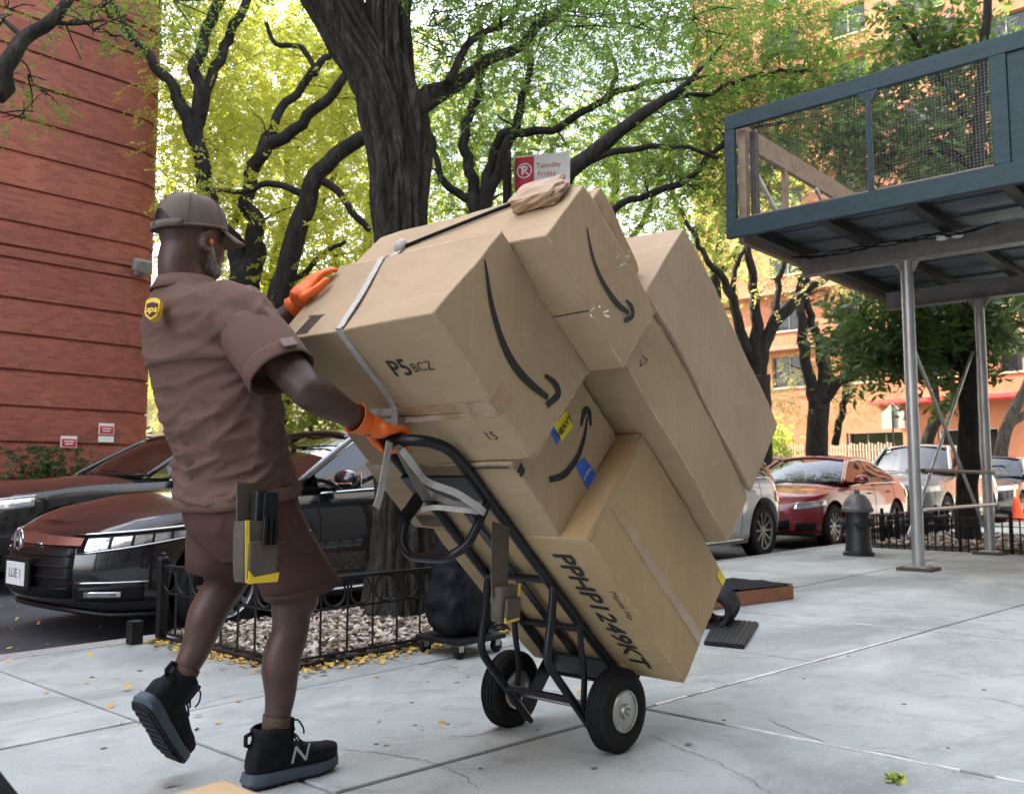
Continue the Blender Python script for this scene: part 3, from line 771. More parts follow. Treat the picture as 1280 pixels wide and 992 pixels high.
T.limb([(386, 248, 10), (350, 232, 9), (310, 235, 7), (270, 240, 5)], 15.5, wob=0.08)
T.limb([(352, 370, 8), (390, 330, 7), (430, 300, 5)], (15.4, 16.5), wob=0.08)
T.clumps([(430, 300, 60, 60, 9), (300, 240, 60, 40, 5), (400, 390, 70, 40, 8)], 16.5, 1.0, 44, 0.45, twig_r=0.012)
T.done(0.30, 7, 0.08, 0.034)
b = far_base(592, 19.0)
T = Tree('street_tree', 'many branched tree rising behind the parking sign and cartons', m_bark2, m_leafB, b, G)
T.limb([(V3(b), 0.33), (pd(590, 450, 19), 0.29), (pd(593, 330, 19), 0.26), (pd(598, 268, 19), 0.24)], n=12)
T.limb([(598, 280, 20), (590, 225, 15), (580, 180, 13), (590, 130, 12), (602, 90, 9), (600, 30, 7)], 19, wob=0.12)
T.limb([(600, 275, 18), (618, 222, 15), (638, 172, 13), (650, 132, 10), (662, 80, 8), (655, 40, 6)], (19, 18), wob=0.12)
T.limb([(602, 262, 16), (618, 190, 12), (637, 166, 11), (690, 163, 10), (730, 140, 9), (757, 122, 9), (780, 112, 8), (820, 102, 6), (880, 96, 4)], (19, 17.5), wob=0.08)
T.limb([(590, 250, 12), (560, 235, 10), (545, 200, 8), (535, 160, 6)], 19, wob=0.1)
T.limb([(757, 122, 7), (770, 92, 6), (760, 60, 5)], 18, wob=0.08)
T.clumps([(620, 110, 110, 90, 26), (720, 70, 110, 70, 24), (720, 190, 110, 50, 16), (560, 190, 40, 90, 9), (820, 130, 90, 70, 16)], 20.4, 1.8, 60, 0.55, twig_r=0.015)
T.clumps([(680, 150, 140, 120, 50), (570, 180, 50, 100, 14)], 19, 1.5, 0, 0.4, twig_r=0.024, leafy=False)
T.done(0.32, 8, 0.072, 0.028)
b = far_base(676, 15.0)
T = Tree('street_tree', 'heavy diagonal bough rising to the right above the tilted cartons', m_bark2, m_leafB, b, G)
T.limb([(V3(b), 0.27), (pd(676, 450, 15), 0.24), (pd(688, 300, 15), 0.2), (pd(704, 225, 15), 0.15), (pd(760, 177, 15), 0.115), (pd(812, 136, 15), 0.09), (pd(846, 116, 15), 0.07), (pd(866, 96, 15), 0.045), (pd(900, 60, 15.4), 0.03)], n=12, wob=0.04)
T.limb([(740, 200, 9), (790, 188, 8), (850, 186, 6), (900, 195, 4)], 15, wob=0.08)
T.limb([(835, 122, 8), (880, 120, 6), (950, 95, 5), (1010, 90, 4)], (15, 16), wob=0.1)
T.limb([(700, 235, 12), (740, 270, 10), (800, 245, 9), (840, 232, 9), (868, 214, 8), (900, 182, 7), (940, 160, 5), (990, 150, 4)], 15.5, wob=0.08)
T.clumps([(880, 70, 120, 80, 34), (960, 120, 90, 90, 34), (850, 190, 90, 50, 22), (1000, 60, 80, 60, 22), (790, 30, 90, 40, 10), (1010, 190, 70, 70, 18), (1060, 110, 60, 80, 14), (920, 220, 70, 50, 10)], 16.8, 1.6, 42, 0.42, twig_r=0.016)
T.clumps([(880, 170, 120, 90, 40), (980, 150, 80, 120, 30)], 15.5, 1.5, 0, 0.4, twig_r=0.02, leafy=False)
T.done(0.28, 8, 0.062, 0.024)
b = far_base(947, 26)
T = Tree('street_tree', 'several stemmed bare limbed tree before the orange building', m_bark2, m_leafY, b, G)
T.limb([(V3(b), 0.4), (pd(949, 520, 26), 0.34), (pd(948, 468, 26), 0.33)], n=12)
T.limb([(948, 475, 22), (946, 393, 14), (940, 340, 11), (933, 300, 8), (930, 240, 6)], 26, wob=0.12)
T.limb([(950, 470, 18), (956, 430, 16), (980, 392, 15), (1006, 365, 12), (1034, 344, 10), (1070, 310, 8)], 26, wob=0.1)
T.limb([(945, 465, 16), (933, 438, 14), (914, 373, 12), (902, 345, 9), (886, 330, 8), (871, 300, 7), (850, 262, 5)], 26, wob=0.1)
T.limb([(952, 455, 12), (968, 395, 10), (976, 340, 8), (990, 300, 6)], 26, wob=0.1)
T.limb([(914, 373, 8), (922, 330, 7), (940, 290, 5)], 26, wob=0.1)
T.clumps([(920, 330, 80, 110, 50), (990, 340, 80, 80, 40), (880, 280, 50, 60, 16)], 26, 1.5, 0, 0.5, twig_r=0.03, leafy=False)
T.clumps([(920, 300, 60, 40, 5), (1000, 320, 70, 40, 7), (900, 440, 40, 40, 3)], 26, 2, 24, 0.5, twig_r=0.02)
T.done(0.36, 6, 0.085, 0.04)
b = far_base(1021, 30)
T = Tree('street_tree', 'forked tree standing behind the parked red car', m_bark2, m_leafY, b, G)
T.limb([(V3(b), 0.42), (pd(1021, 560, 30), 0.36), (pd(1024, 505, 30), 0.34)], n=12)
T.limb([(1022, 515, 20), (1015, 483, 15), (1004, 425, 13), (1001, 365, 10), (1004, 320, 8)], 30, wob=0.12)
T.limb([(1026, 510, 22), (1029, 450, 15), (1018, 413, 11), (1009, 385, 9), (1010, 340, 6)], 30, wob=0.12)
T.limb([(1030, 470, 14), (1036, 438, 12), (1058, 399, 11), (1075, 359, 9), (1090, 320, 7)], 30, wob=0.12)
T.limb([(1024, 508, 18), (1046, 478, 15), (1070, 468, 12), (1096, 448, 10), (1118, 425, 8), (1150, 400, 6)], (30, 28), wob=0.1)
T.clumps([(1020, 380, 70, 70, 40), (1070, 370, 50, 60, 26)], 30, 1.2, 0, 0.5, twig_r=0.03, leafy=False)
T.limb([(1044, 556, 10), (1051, 520, 9), (1059, 483, 9), (1066, 440, 8), (1062, 400, 6)], 31, wob=0.1)
T.clumps([(990, 468, 70, 30, 9), (1060, 500, 40, 22, 5), (1090, 360, 60, 35, 9), (1000, 500, 50, 20, 4), (960, 500, 30, 20, 3)], 32, 1.5, 34, 0.5, 0.4, twig_r=0.02)
T.done(0.36, 6, 0.085, 0.04)
# -- broad leaved tree in the far fenced bed on the near pavement
b = (14.4, 3.92, 0.0)
T = Tree('broadleaf_tree', 'dark glossy broad leaved tree in the low fenced bed behind the shed posts', m_bark2, m_leafC, b)
D7 = 13.35
T.limb([(V3(b) - V3((0, 0, .05)), 0.19), (pd(1210, 620, D7), 0.155), (pd(1211, 520, D7), 0.145), (pd(1213, 430, D7), 0.135), (pd(1216, 340, D7 + .3), 0.125), (pd(1222, 240, D7 + 1.2), 0.11), (pd(1224, 130, D7 + 1.6), 0.09), (pd(1232, 20, D7 + 1.8), 0.07), (pd(1240, -60, D7 + 1.8), 0.05)], n=12, wob=0.05)
T.limb([(1212, 470, 14), (1180, 440, 11), (1140, 425, 9), (1090, 430, 6), (1060, 440, 4)], (D7, D7 + .8), wob=0.08)
T.limb([(1214, 440, 12), (1180, 400, 9), (1130, 385, 7)], (D7, D7 + 1), wob=0.08)
T.limb([(1214, 450, 12), (1250, 415, 9), (1290, 400, 7)], (D7, D7 + .8), wob=0.08)
T.limb([(1224, 160, 10), (1190, 120, 8), (1150, 60, 6), (1120, 20, 4)], (D7 + 1.6, D7 + 2.6), wob=0.08)
T.limb([(1223, 210, 10), (1180, 190, 8), (1130, 190, 6), (1090, 200, 4)], (D7 + 1.4, D7 + 2.6), wob=0.08)
T.limb([(1222, 232, 10), (1250, 190, 8), (1275, 150, 6)], (D7 + 1.4, D7 + 2.2), wob=0.08)
T.clumps([(1120, 420, 70, 40, 22), (1190, 385, 60, 35, 22), (1250, 400, 40, 50, 18), (1180, 450, 60, 40, 12), (1085, 440, 40, 30, 8), (1160, 360, 60, 25, 10)], D7 + .6, 0.8, 15, 0.22, twig_r=0.01)
T.clumps([(1130, 190, 70, 55, 26), (1190, 190, 60, 50, 24), (1200, 110, 60, 60, 18), (1130, 60, 60, 40, 12), (1180, 20, 60, 30, 10), (1260, 120, 40, 70, 12), (1100, 130, 40, 40, 6)], D7 + 2.6, 0.7, 15, 0.25, twig_r=0.01)
T.done(0.22, 4, 0.17, 0.062, 0.5)
# -- two slim trees further along by the orange building
b = far_base(1150, 25)
T = Tree('street_tree', 'slim tree leaning right behind the cross braced posts', m_bark2, m_leafB, b, G)
T.limb([(V3(b), 0.2), (pd(1156, 565, 25), 0.17), (pd(1172, 522, 25), 0.155), (pd(1204, 478, 25), 0.13), (pd(1230, 430, 25), 0.1), (pd(1240, 360, 25), 0.08)], n=10)
T.limb([(1172, 522, 9), (1170, 490, 8), (1165, 440, 6)], 25)
T.clumps([(1170, 420, 70, 40, 8), (1235, 360, 50, 50, 6)], 26, 1.5, 10, 0.4, twig_r=0.015)
T.done(0.34, 6, 0.08, 0.034)
b = far_base(1246, 28)
T = Tree('street_tree', 'slim pale barked tree before the cream stucco panel', m_bark, m_leafY, b, G)
T.limb([(V3(b), 0.22), (pd(1252, 560, 28), 0.2), (pd(1268, 512, 28), 0.17), (pd(1284, 480, 28), 0.14), (pd(1300, 430, 28), 0.1)], n=10)
T.limb([(1262, 530, 10), (1285, 515, 9), (1310, 490, 7)], 28)
T.clumps([(1280, 410, 40, 50, 5)], 28, 1.5, 10, 0.4, twig_r=0.015)
T.done(0.34, 6, 0.08, 0.034)
# -- sunlit trees in the courtyard beyond the corner
def court(px, dist, label, ells, ml, n=58, top=150):
    b = far_base(px, dist)
    T = Tree('courtyard_tree', label, m_bark2, ml, b, 'sunlit trees beyond the brick corner')
    T.limb([(V3(b), 0.35), (pd(px + 4, 480, dist), 0.28), (pd(px - 6, 360, dist), 0.22), (pd(px + 10, top + 80, dist), 0.14), (pd(px, top, dist), 0.07)], n=9, wob=0.15)
    T.limb([(pd(px - 6, 380, dist), 0.16), (pd(px - 50, 280, dist), 0.11), (pd(px - 70, 180, dist), 0.06)], n=7, wob=0.15)
    T.limb([(pd(px - 4, 350, dist), 0.15), (pd(px + 50, 260, dist), 0.1), (pd(px + 80, 170, dist), 0.05)], n=7, wob=0.15)
    T.clumps(ells, dist, 2.5, n, 0.88, 0.6, twig_r=0.02)
    T.done(0.42, 8, 0.115, 0.048)
court(250, 27, 'sunlit yellow green tree filling the gap next to the brick corner', [(260, 130, 70, 150, 46), (250, 330, 60, 110, 30), (230, 450, 40, 50, 10)], m_leafA)
court(350, 29, 'sunlit yellow green tree behind the dark street trees', [(350, 130, 90, 140, 56), (360, 340, 80, 110, 38), (350, 450, 80, 50, 16)], m_leafA)
court(455, 31, 'sunlit yellow green tree seen past the big trunk', [(450, 150, 80, 130, 46), (450, 330, 70, 110, 34), (440, 450, 60, 50, 12)], m_leafA)
court(580, 33, 'mid green tree behind the parking sign', [(570, 180, 90, 110, 34), (580, 330, 90, 100, 26)], m_leafM)
court(760, 34, 'airy sunlit tree behind the heavy diagonal bough', [(720, 190, 100, 80, 28), (830, 250, 100, 80, 28), (760, 330, 110, 80, 20), (640, 260, 60, 60, 10)], m_leafM)
court(900, 36, 'airy sunlit tree beside the orange building', [(900, 260, 80, 70, 14), (860, 340, 60, 60, 10)], m_leafM)
# ------------------------------------------------------------------ parked cars (all face down the street, towards -X)
def paint(name, c, rough=0.22, metal=0.2):
    m, nt, b = newmat(name); L = nt.links
    b.inputs['Base Color'].default_value = (*c, 1); b.inputs['Metallic'].default_value = metal
    n = noise_n(nt, coords(nt, 'Object'), 3, 6, 0.7)
    L.new(math_n(nt, 'MULTIPLY_ADD', n, 0.14, rough - 0.07), b.inputs['Roughness'])
    b.inputs['Coat Weight'].default_value = 1.0; b.inputs['Coat Roughness'].default_value = 0.03
    dust = noise_n(nt, coords(nt, 'Object'), 1.7, 6, 0.7)
    L.new(mixc(nt, ramp(nt, dust, [(0.5, (0.0, 0.0, 0.0)), (0.8, (0.045, 0.045, 0.045))]), c, (0.25, 0.24, 0.22)), b.inputs['Base Color'])
    return m
m_pblack = paint('black_car_paint', (0.006, 0.007, 0.009))
m_pred = paint('red_car_paint', (0.20, 0.004, 0.012), 0.3, 0.0)
m_psilver = paint('silver_car_paint', (0.50, 0.53, 0.56), 0.35, 0.1)
m_pgrey = paint('grey_car_paint', (0.13, 0.135, 0.14), 0.28, 0.4)
m_pblue = paint('dark_blue_car_paint', (0.012, 0.016, 0.03))
m_pwhite = paint('white_car_paint', (0.62, 0.62, 0.60), 0.3, 0.0)
def autoglass():
    m, nt, b = newmat('car_glass'); L = nt.links
    nt.nodes.remove(b)
    tr = N(nt, 'ShaderNodeBsdfTransparent'); tr.inputs[0].default_value = (0.22, 0.25, 0.25, 1)
    gl = N(nt, 'ShaderNodeBsdfGlossy'); gl.inputs['Roughness'].default_value = 0.015; gl.inputs[0].default_value = (1, 1, 1, 1)
    fr = N(nt, 'ShaderNodeFresnel'); fr.inputs[0].default_value = 1.6
    mx = N(nt, 'ShaderNodeMixShader')
    L.new(math_n(nt, 'MULTIPLY_ADD', fr.outputs[0], 0.95, 0.03), mx.inputs[0]); L.new(tr.outputs[0], mx.inputs[1]); L.new(gl.outputs[0], mx.inputs[2])
    L.new(mx.outputs[0], nt.nodes['Material Output'].inputs['Surface']); return m
m_cglass = autoglass()
m_lens = M('lamp_lens', (0.55, 0.57, 0.58), 0.08, 0.6, var=0.3, scale=22, coat=1.0)
m_lensin = M('lamp_reflector', (0.75, 0.76, 0.77), 0.12, 0.9, var=0.2, scale=40)
m_amber = M('amber_lens', (0.75, 0.22, 0.01), 0.15, coat=1.0)
m_tail = M('red_lens', (0.45, 0.01, 0.01), 0.15, coat=1.0)
m_inter = M('car_interior', (0.02, 0.019, 0.018), 0.8)
m_alloy = M('alloy_wheel', (0.36, 0.37, 0.38), 0.3, 0.85, var=0.15)
m_trim = M('black_trim', (0.006, 0.006, 0.007), 0.4, spec=0.3)

def pchip(x, tab): # smooth-ish table lookup
    xs = [t[0] for t in tab]; ys = [t[1] for t in tab]
    if x <= xs[0]: return ys[0]
    if x >= xs[-1]: return ys[-1]
    i = max(k for k in range(len(xs)) if xs[k] <= x); i = min(i, len(xs) - 2)
    t = (x - xs[i]) / (xs[i + 1] - xs[i]); t = t * t * (3 - 2 * t) * 0.5 + t * 0.5
    return ys[i] + (ys[i + 1] - ys[i]) * t

def car(name, label, u_front, v_mid, body_m, spec, z=-0.12, front=True, rear=True):
    p = dict(L=4.85, W=0.93, xf=0.85, xr=0.5, wb=(0.95, 3.78), wr=0.335, belt=[(0, .745), (.35, .80), (1.3, .915), (2.5, .96), (4.0, .98), (4.85, .95)],
             top=[(0, .775), (.3, .875), (.8, .95), (1.45, 1.01), (2.5, 1.03), (4.2, 1.06), (4.85, 1.02)], bot=[(0, .22), (.3, .17), (4.4, .2), (4.85, .34)],
             ws=(1.42, 2.28), rw=(3.45, 4.35), roof=1.46, roofw=0.60)
    p.update(spec)
    L, W, xf, xr = p['L'], p['W'], p['xf'], p['xr']
    root = thing(name, label, 'car', (u_front, v_mid, z), p.get('group'), local=True)
    def w(x):
        k = 1.0
        if x < xf: k = min(k, (1 - max(0.0, 1 - x / xf) ** 2.0) ** (1 / 2.7))
        if x > L - xr: k = min(k, (1 - max(0.0, 1 - (L - x) / xr) ** 2.0) ** (1 / 3.2))
        return W * k
    def inv(y): return xf * (1 - (1 - (min(abs(y), W) / W) ** 2.7) ** 0.5)
    facs = [(0.0, .93), (.12, .972), (.34, .995), (.58, 1.0), (.76, .985), (.92, .962), (1.0, .925)]
    def nose(t, x):                      # side view of the front: lip, bumper, then sweeping back to the bonnet
        return pchip(t, [(0, .10), (.10, .015), (.45, 0.0), (.72, .02), (.9, .07), (1, .16)]) * max(0.0, 1 - x / 0.9)
    def tailx(t, x): return -pchip(t, [(0, .12), (.3, .0), (.7, .02), (1, .10)]) * max(0.0, 1 - (L - x) / 0.6)
    def S(x, t, sd, off=0.0):
        zz_ = lerp(pchip(x, p['bot']), pchip(x, p['belt']), t)
        f = float(np.interp(t, [a for a, b_ in facs], [b_ for a, b_ in facs]))
        y = w(x) * f
        dx = 0.004; ny = 1.0; nx = -(w(min(x + dx, L)) - w(max(x - dx, 0))) / (2 * dx)
        nl = math.hypot(nx, ny); nx /= nl; ny /= nl
        return V3((x + nose(t, x) + tailx(t, x) + nx * off, sd * (y + ny * off), zz_))
    def tz(x, zc): a, b_ = pchip(x, p['bot']), pchip(x, p['belt']); return max(0, min(1, (zc - a) / (b_ - a)))
    def Sz(x, zc, sd, off=0.0): return S(x, tz(x, zc), sd, off)
    # shell
    xs = sorted(set([0.0] + [xf * (1 - math.cos(pi / 2 * k / 13)) ** 1.6 for k in range(1, 14)] + list(np.linspace(xf, L - xr, 22)) + [L - xr * (1 - math.cos(pi / 2 * k / 9)) ** 1.6 for k in range(1, 10)] + [L]))
    ts = [0, .06, .12, .22, .34, .46, .58, .68, .76, .85, .92, .965, 1.0]
    mb = MB(); nx_ = len(xs); nt_ = len(ts)
    for sd in (1, -1):
        o = len(mb.v)
        for x in xs:
            for t in ts: mb.v.append(tuple(S(x, t, sd)))
        for i in range(nx_ - 1):
            for j in range(nt_ - 1):
                a = o + i * nt_ + j; mb.f.append((a, a + nt_, a + nt_ + 1, a + 1))
    yf = [1, .8, .6, .3, 0, -.3, -.6, -.8, -1]
    o = len(mb.v)
    for x in xs:
        e = S(x, 1.0, 1)
        for q in yf:
            crown = 1 - abs(q) ** 2.2
            mb.v.append((e.x - 0.0 * crown, e.y * q, e.z + (pchip(x, p['top']) - pchip(x, p['belt'])) * crown))
    for i in range(nx_ - 1):
        for j in range(len(yf) - 1):
            a = o + i * len(yf) + j; mb.f.append((a, a + len(yf), a + len(yf) + 1, a + 1))
    o = len(mb.v)
    for x in xs:
        for sd in (1, -1): mb.v.append(tuple(S(x, 0, sd)))
    for i in range(nx_ - 1): mb.f.append((o + 2 * i, o + 2 * i + 1, o + 2 * i + 3, o + 2 * i + 2))
    me = mb.mesh('body')
    bmm = bmesh.new(); bmm.from_mesh(me); bmesh.ops.remove_doubles(bmm, verts=bmm.verts, dist=0.0008); bmesh.ops.recalc_face_normals(bmm, faces=bmm.faces); bmm.to_mesh(me); bmm.free()
    tmp = bpy.data.objects.new('tmp', me); COL.objects.link(tmp)
    cut = MB(); R = p['wr'] + 0.055
    for x in p['wb']:
        for sd in (1, -1): cut.lathe([(R, sd * (W - 0.27)), (R, sd * (W + 0.1))], (x, 0, p['wr'] + .01), (0, 1, 0), 40)
    cme = cut.mesh('cut'); bmm = bmesh.new(); bmm.from_mesh(cme); bmesh.ops.recalc_face_normals(bmm, faces=bmm.faces); bmm.to_mesh(cme); bmm.free()
    co = bpy.data.objects.new('cut', cme); COL.objects.link(co)
    md = tmp.modifiers.new('b', 'BOOLEAN'); md.object = co; md.operation = 'DIFFERENCE'; md.solver = 'EXACT'
    me2 = evaluated(tmp); me2.name = 'body'
    bpy.data.objects.remove(tmp); bpy.data.objects.remove(co)
    body = link('body', me2, body_m, root, smooth=32)
    # wheels
    for x in p['wb']:
        for sd in (1, -1):
            c = (x, sd * (W - 0.115), p['wr']); r = p['wr']; ax = (0, sd, 0)
            wl = MB().lathe([(r * .64, -.10), (r * .9, -.105), (r * .985, -.08), (r, -.04), (r, .04), (r * .985, .08), (r * .9, .105), (r * .66, .10), (r * .64, .06)], c, ax, 36).build('wheel', m_rubber, root, smooth=40)
            rim = MB().lathe([(r * .67, .098), (r * .63, .085), (r * .60, .02), (r * .58, -.06)], c, ax, 32, cap=False)
            rim.lathe([(r * .16, .03), (r * .15, .075), (r * .02, .08)], c, ax, 16)
            for k in range(10):
                a = 2 * pi * k / 10; d = V3((math.cos(a), 0, math.sin(a)))
                rim.bar(V3(c) + d * (r * .1) + V3((0, sd * .055, 0)), V3(c) + d * (r * .63) + V3((0, sd * .075, 0)), 0.026, 0.03, (0, 1, 0))
            rim.build('rim', m_alloy, wl, smooth=30)
            MB().lathe([(r * .57, -.05), (r * .57, -.03), (.01, -.03)], c, ax, 24).build('brake_disc', m_inter, wl, smooth=40)
    # greenhouse
    (w0, w1), (r1, r0), RF, RW = p['ws'], p['rw'], p['roof'], p['roofw']
    def belt_y(x): return S(x, 1.0, 1).y - 0.012
    def roofz(x): t = (x - w1) / (r1 - w1); return RF - 0.05 * (2 * t - 0.85) ** 2
    zb_w = pchip(w0, p['top']); zb_r = pchip(r0, p['top'])
    mb = MB()
    def rf(a, b_):
        x = lerp(w1 - 0.03, r1 + 0.03, a); y = (2 * b_ - 1); return (x, y * RW * (1.0 - .06 * (2 * a - 1) ** 2), roofz(x) + 0.035 * (1 - y * y) - 0.03 * abs(y) ** 6)
    mb.grid(rf, 14, 12)
    rfp = mb.build('roof', body_m, root, smooth=True); sm = rfp.modifiers.new('t', 'SOLIDIFY'); sm.thickness = 0.03; sm.offset = -1
    def wsf(a, b_):                       # a: base -> top, b: across
        y = 2 * b_ - 1
        by = lerp(belt_y(w0 + .1) * .93, RW * .96, a)
        bow = 0.16 * y * y * (1 - .55 * a)
        return (lerp(w0, w1, a) + bow, y * by, lerp(zb_w - .02, roofz(w1) + 0.03 * (1 - y * y) - .012, a) + 0.04 * math.sin(pi * a) * (1 - .3 * y * y))
    wsp = MB().grid(wsf, 10, 14).build('windscreen', m_cglass, root, smooth=True)
    MB().tube([V3(wsf(0.015, b_)) + V3((-.03, 0, .004)) for b_ in np.linspace(0.03, .97, 12)], 0.02, 6).build('cowl', m_trim, root, smooth=True)
    for b0 in (0.25, 0.62):
        MB().tube([V3(wsf(0.04, b0)) + V3((-.02, 0, .02)), V3(wsf(0.07, b0 + .14)) + V3((-.02, 0, .018)), V3(wsf(0.09, b0 + .27)) + V3((-.02, 0, .015))], 0.009, 5).build('wiper', m_trim, root)
    def rwf(a, b_):
        y = 2 * b_ - 1
        by = lerp(belt_y(r0 - .1) * .9, RW * .94, a); bow = -0.12 * y * y
        return (lerp(r0, r1, a) + bow, y * by, lerp(zb_r - .02, roofz(r1) + 0.03 * (1 - y * y) - .012, a) + .04 * math.sin(pi * a))
    MB().grid(rwf, 8, 12).build('rear_window', m_cglass, root, smooth=True)
    for sd in (1, -1):
        # side glass surface between belt line and roof rail
        def sg(x, t):
            fr = max(0.0, min(1.0, (x - w0) / (w1 - w0))); rr_ = max(0.0, min(1.0, (r0 - x) / (r0 - r1)))
            hz = min(fr, rr_)
            zt_ = lerp(pchip(x, p['belt']), roofz(min(max(x, w1), r1)) - .03, hz)
            yt = lerp(belt_y(x), RW, hz ** 1.05)
            bz = pchip(x, p['belt']) + 0.005
            return V3((x, sd * (lerp(belt_y(x), yt, t) + 0.02 * math.sin(pi * t) * hz), lerp(bz, zt_, t)))
        xb = lerp(w1, r1, 0.42)
        x_end = p.get('glass_end', lerp(r1, r0, 0.55))
        for a0, a1, nm in ((w0 + .34, xb - .03, 'side_window'), (xb + .05, x_end, 'side_window')):
            MB().grid(lambda a, b_: sg(lerp(a0, a1, a), lerp(0.03, 0.93, b_)), 12, 6).build(nm, m_cglass, root, smooth=True)
        # A pillar, roof rail, C pillar
        pl = [sg(x, 1.0) + V3((0, sd * .004, .0)) for x in np.linspace(w0 + .12, w1 + .04, 9)]
        MB().tube(pl, [0.03] * 9, 8).build('pillar', body_m, root, smooth=True)
        MB().tube([sg(x, 1.0) for x in np.linspace(w1 + .02, r1 - .02, 10)], 0.028, 8).build('roof_rail', body_m, root, smooth=True)
        MB().bar(sg(xb + .01, 0.0), sg(xb + .01, 0.98), 0.085, 0.022, (0, sd, .4)).build('pillar', m_trim, root)
        MB().grid(lambda a, b_: sg(lerp(x_end + .005, r0 - .02, a), lerp(0, 1.0, b_)) + V3((0, sd * .006, 0)), 8, 6).build('pillar', body_m, root, smooth=True)
        ch = [sg(x, 0.03) + V3((0, sd * .012, 0)) for x in np.linspace(w0 + .34, x_end, 16)]
        ch2 = [sg(x, 0.95) + V3((0, sd * .012, .0)) for x in np.linspace(w0 + .36, x_end, 18)]
        MB().tube(ch, 0.009, 6).build('window_trim', m_chrome, root, smooth=True)
        MB().tube(ch2, 0.008, 6).build('window_trim', m_chrome, root, smooth=True)
        # mirror
        mx_ = w0 + 0.48; mp_ = Sz(mx_, pchip(mx_, p['belt']) - 0.0, sd)
        mp_ = V3((mx_, mp_.y, pchip(mx_, p['belt']) + 0.09))
        c = mp_ + V3((-.02, sd * .15, .02))
        mm = MB()
        mm.ell(c, (.075, .125, .075), None, 10, 16)
        mo = mm.build('mirror', body_m, root, smooth=True)
        MB().box(c + V3((.062, 0, 0)), (.006, .19, .105)).build('mirror_glass', m_chrome, mo, bevel=0.003)
        MB().tube([mp_ + V3((0, -sd * .03, -.05)), mp_ + V3((-.01, sd * .06, -.03)), c + V3((0, -sd * .03, -.02))], [.022, .02, .03], 8).build('mirror_arm', m_trim, mo, smooth=True)
        MB().tube([c + V3((-.06, -sd * .08, -.028)), c + V3((-.068, sd * .02, -.034)), c + V3((-.04, sd * .105, -.03))], .007, 5).build('mirror_strip', m_chrome, mo)
        # door shut lines, handles, sill strip
        d0, d1, d2 = w0 + .30, xb + .02, min(x_end + .1, p['wb'][1] - .1)
        for xd in (d0, d1, d2):
            MB().tube([S(xd + .05 * (1 - t) * (1 if xd == d2 else -0.4), t, sd, 0.0005) for t in np.linspace(.16, 1, 12)], 0.004, 4).build('door_gap', m_trim, root)
        for xd in (d1 - .22, d2 - .24):
            hz = pchip(xd, p['belt']) - .14
            MB().tube([Sz(xd - .09, hz, sd, .004), Sz(xd - .06, hz + .004, sd, .034), Sz(xd + .06, hz + .006, sd, .034), Sz(xd + .09, hz, sd, .004)], .012, 6).build('door_handle', p.get('handle_m', body_m), root, smooth=True)
        MB().tube([S(x, 0.06, sd, .012) for x in np.linspace(p['wb'][0] + .5, p['wb'][1] - .5, 10)], .013, 6).build('sill_strip', m_chrome, root, smooth=True)
        # bonnet gap and character crease
        MB().tube([S(x, 0.985, sd, 0.002) + V3((0, -sd * .02, .004)) for x in np.linspace(.25, w0 + .25, 12)], 0.0045, 4).build('bonnet_gap', m_trim, root)
    # cabin
    mb = MB()
    mb.bb(w0 + .25, w0 + .62, -W * .78, W * .78, .6, .99)
    for x in (w1 + .35, xb + .75):
        for y in (-.38, .38):
            mb.box((x, y, .62), (.5, .5, .25)); mb.box((x + .26, y, .95), (.14, .48, .6), (V3((.97, 0, .22)), V3((0, 1, 0)), V3((-.22, 0, .97)))); mb.ell((x + .33, y, 1.28), (.06, .12, .1), None, 6, 10)
    mb.build('cabin_seats', m_inter, root, bevel=0.03)
    MB().tube([V3((w0 + .72 + .03 * math.sin(a), .38 * p.get('drv', -1) + .18 * math.cos(a), .93 + .17 * math.sin(a))) for a in np.linspace(0, 2 * pi, 20, endpoint=False)], .014, 6, closed=True).build('steering_wheel', m_inter, root, smooth=True)
    # front
    st = p.get('front', 'sedan')
    def strip(nm, m, x0, x1, zl, zh, sd, off, parent=root, n=14, thick=0.012):
        mb = MB()
        mb.grid(lambda a, b_: Sz(lerp(x0, x1, a), lerp(zl(a), zh(a), b_), sd, off), n, 5)
        o = mb.build(nm, m, parent, smooth=50); q = o.modifiers.new('t', 'SOLIDIFY'); q.thickness = thick; q.offset = -1; return o
    def front_panel(nm, m, y0, y1, zl, zh, off, parent=root, n=16, thick=0.012):
        mb = MB()
        mb.grid(lambda a, b_: (lambda y: Sz(inv(y), lerp(zl(y), zh(y), b_), 1 if y >= 0 else -1, off))(lerp(y0, y1, a)), n, 5)
        o = mb.build(nm, m, parent, smooth=50); q = o.modifiers.new('t', 'SOLIDIFY'); q.thickness = thick; q.offset = -1; return o
    if st == 'sedan':
        gr = front_panel('grille', m_trim, -.52, .52, lambda y: .28 + .02 * abs(y), lambda y: .645, 0.004)
        for zq in (.35, .42, .49, .56):
            MB().tube([Sz(inv(y), zq, 1 if y >= 0 else -1, .012) for y in np.linspace(-.5, .5, 14)], .007, 5).build('grille_bar', m_dark, gr, smooth=True)
        MB().grid(lambda a, b_: (lambda y: Sz(inv(y), lerp(.625, .70 - .05 * abs(y), b_), 1 if y >= 0 else -1, .020))(lerp(-.56, .56, a)), 18, 4).build('chrome_bar', m_chrome, gr, smooth=50)
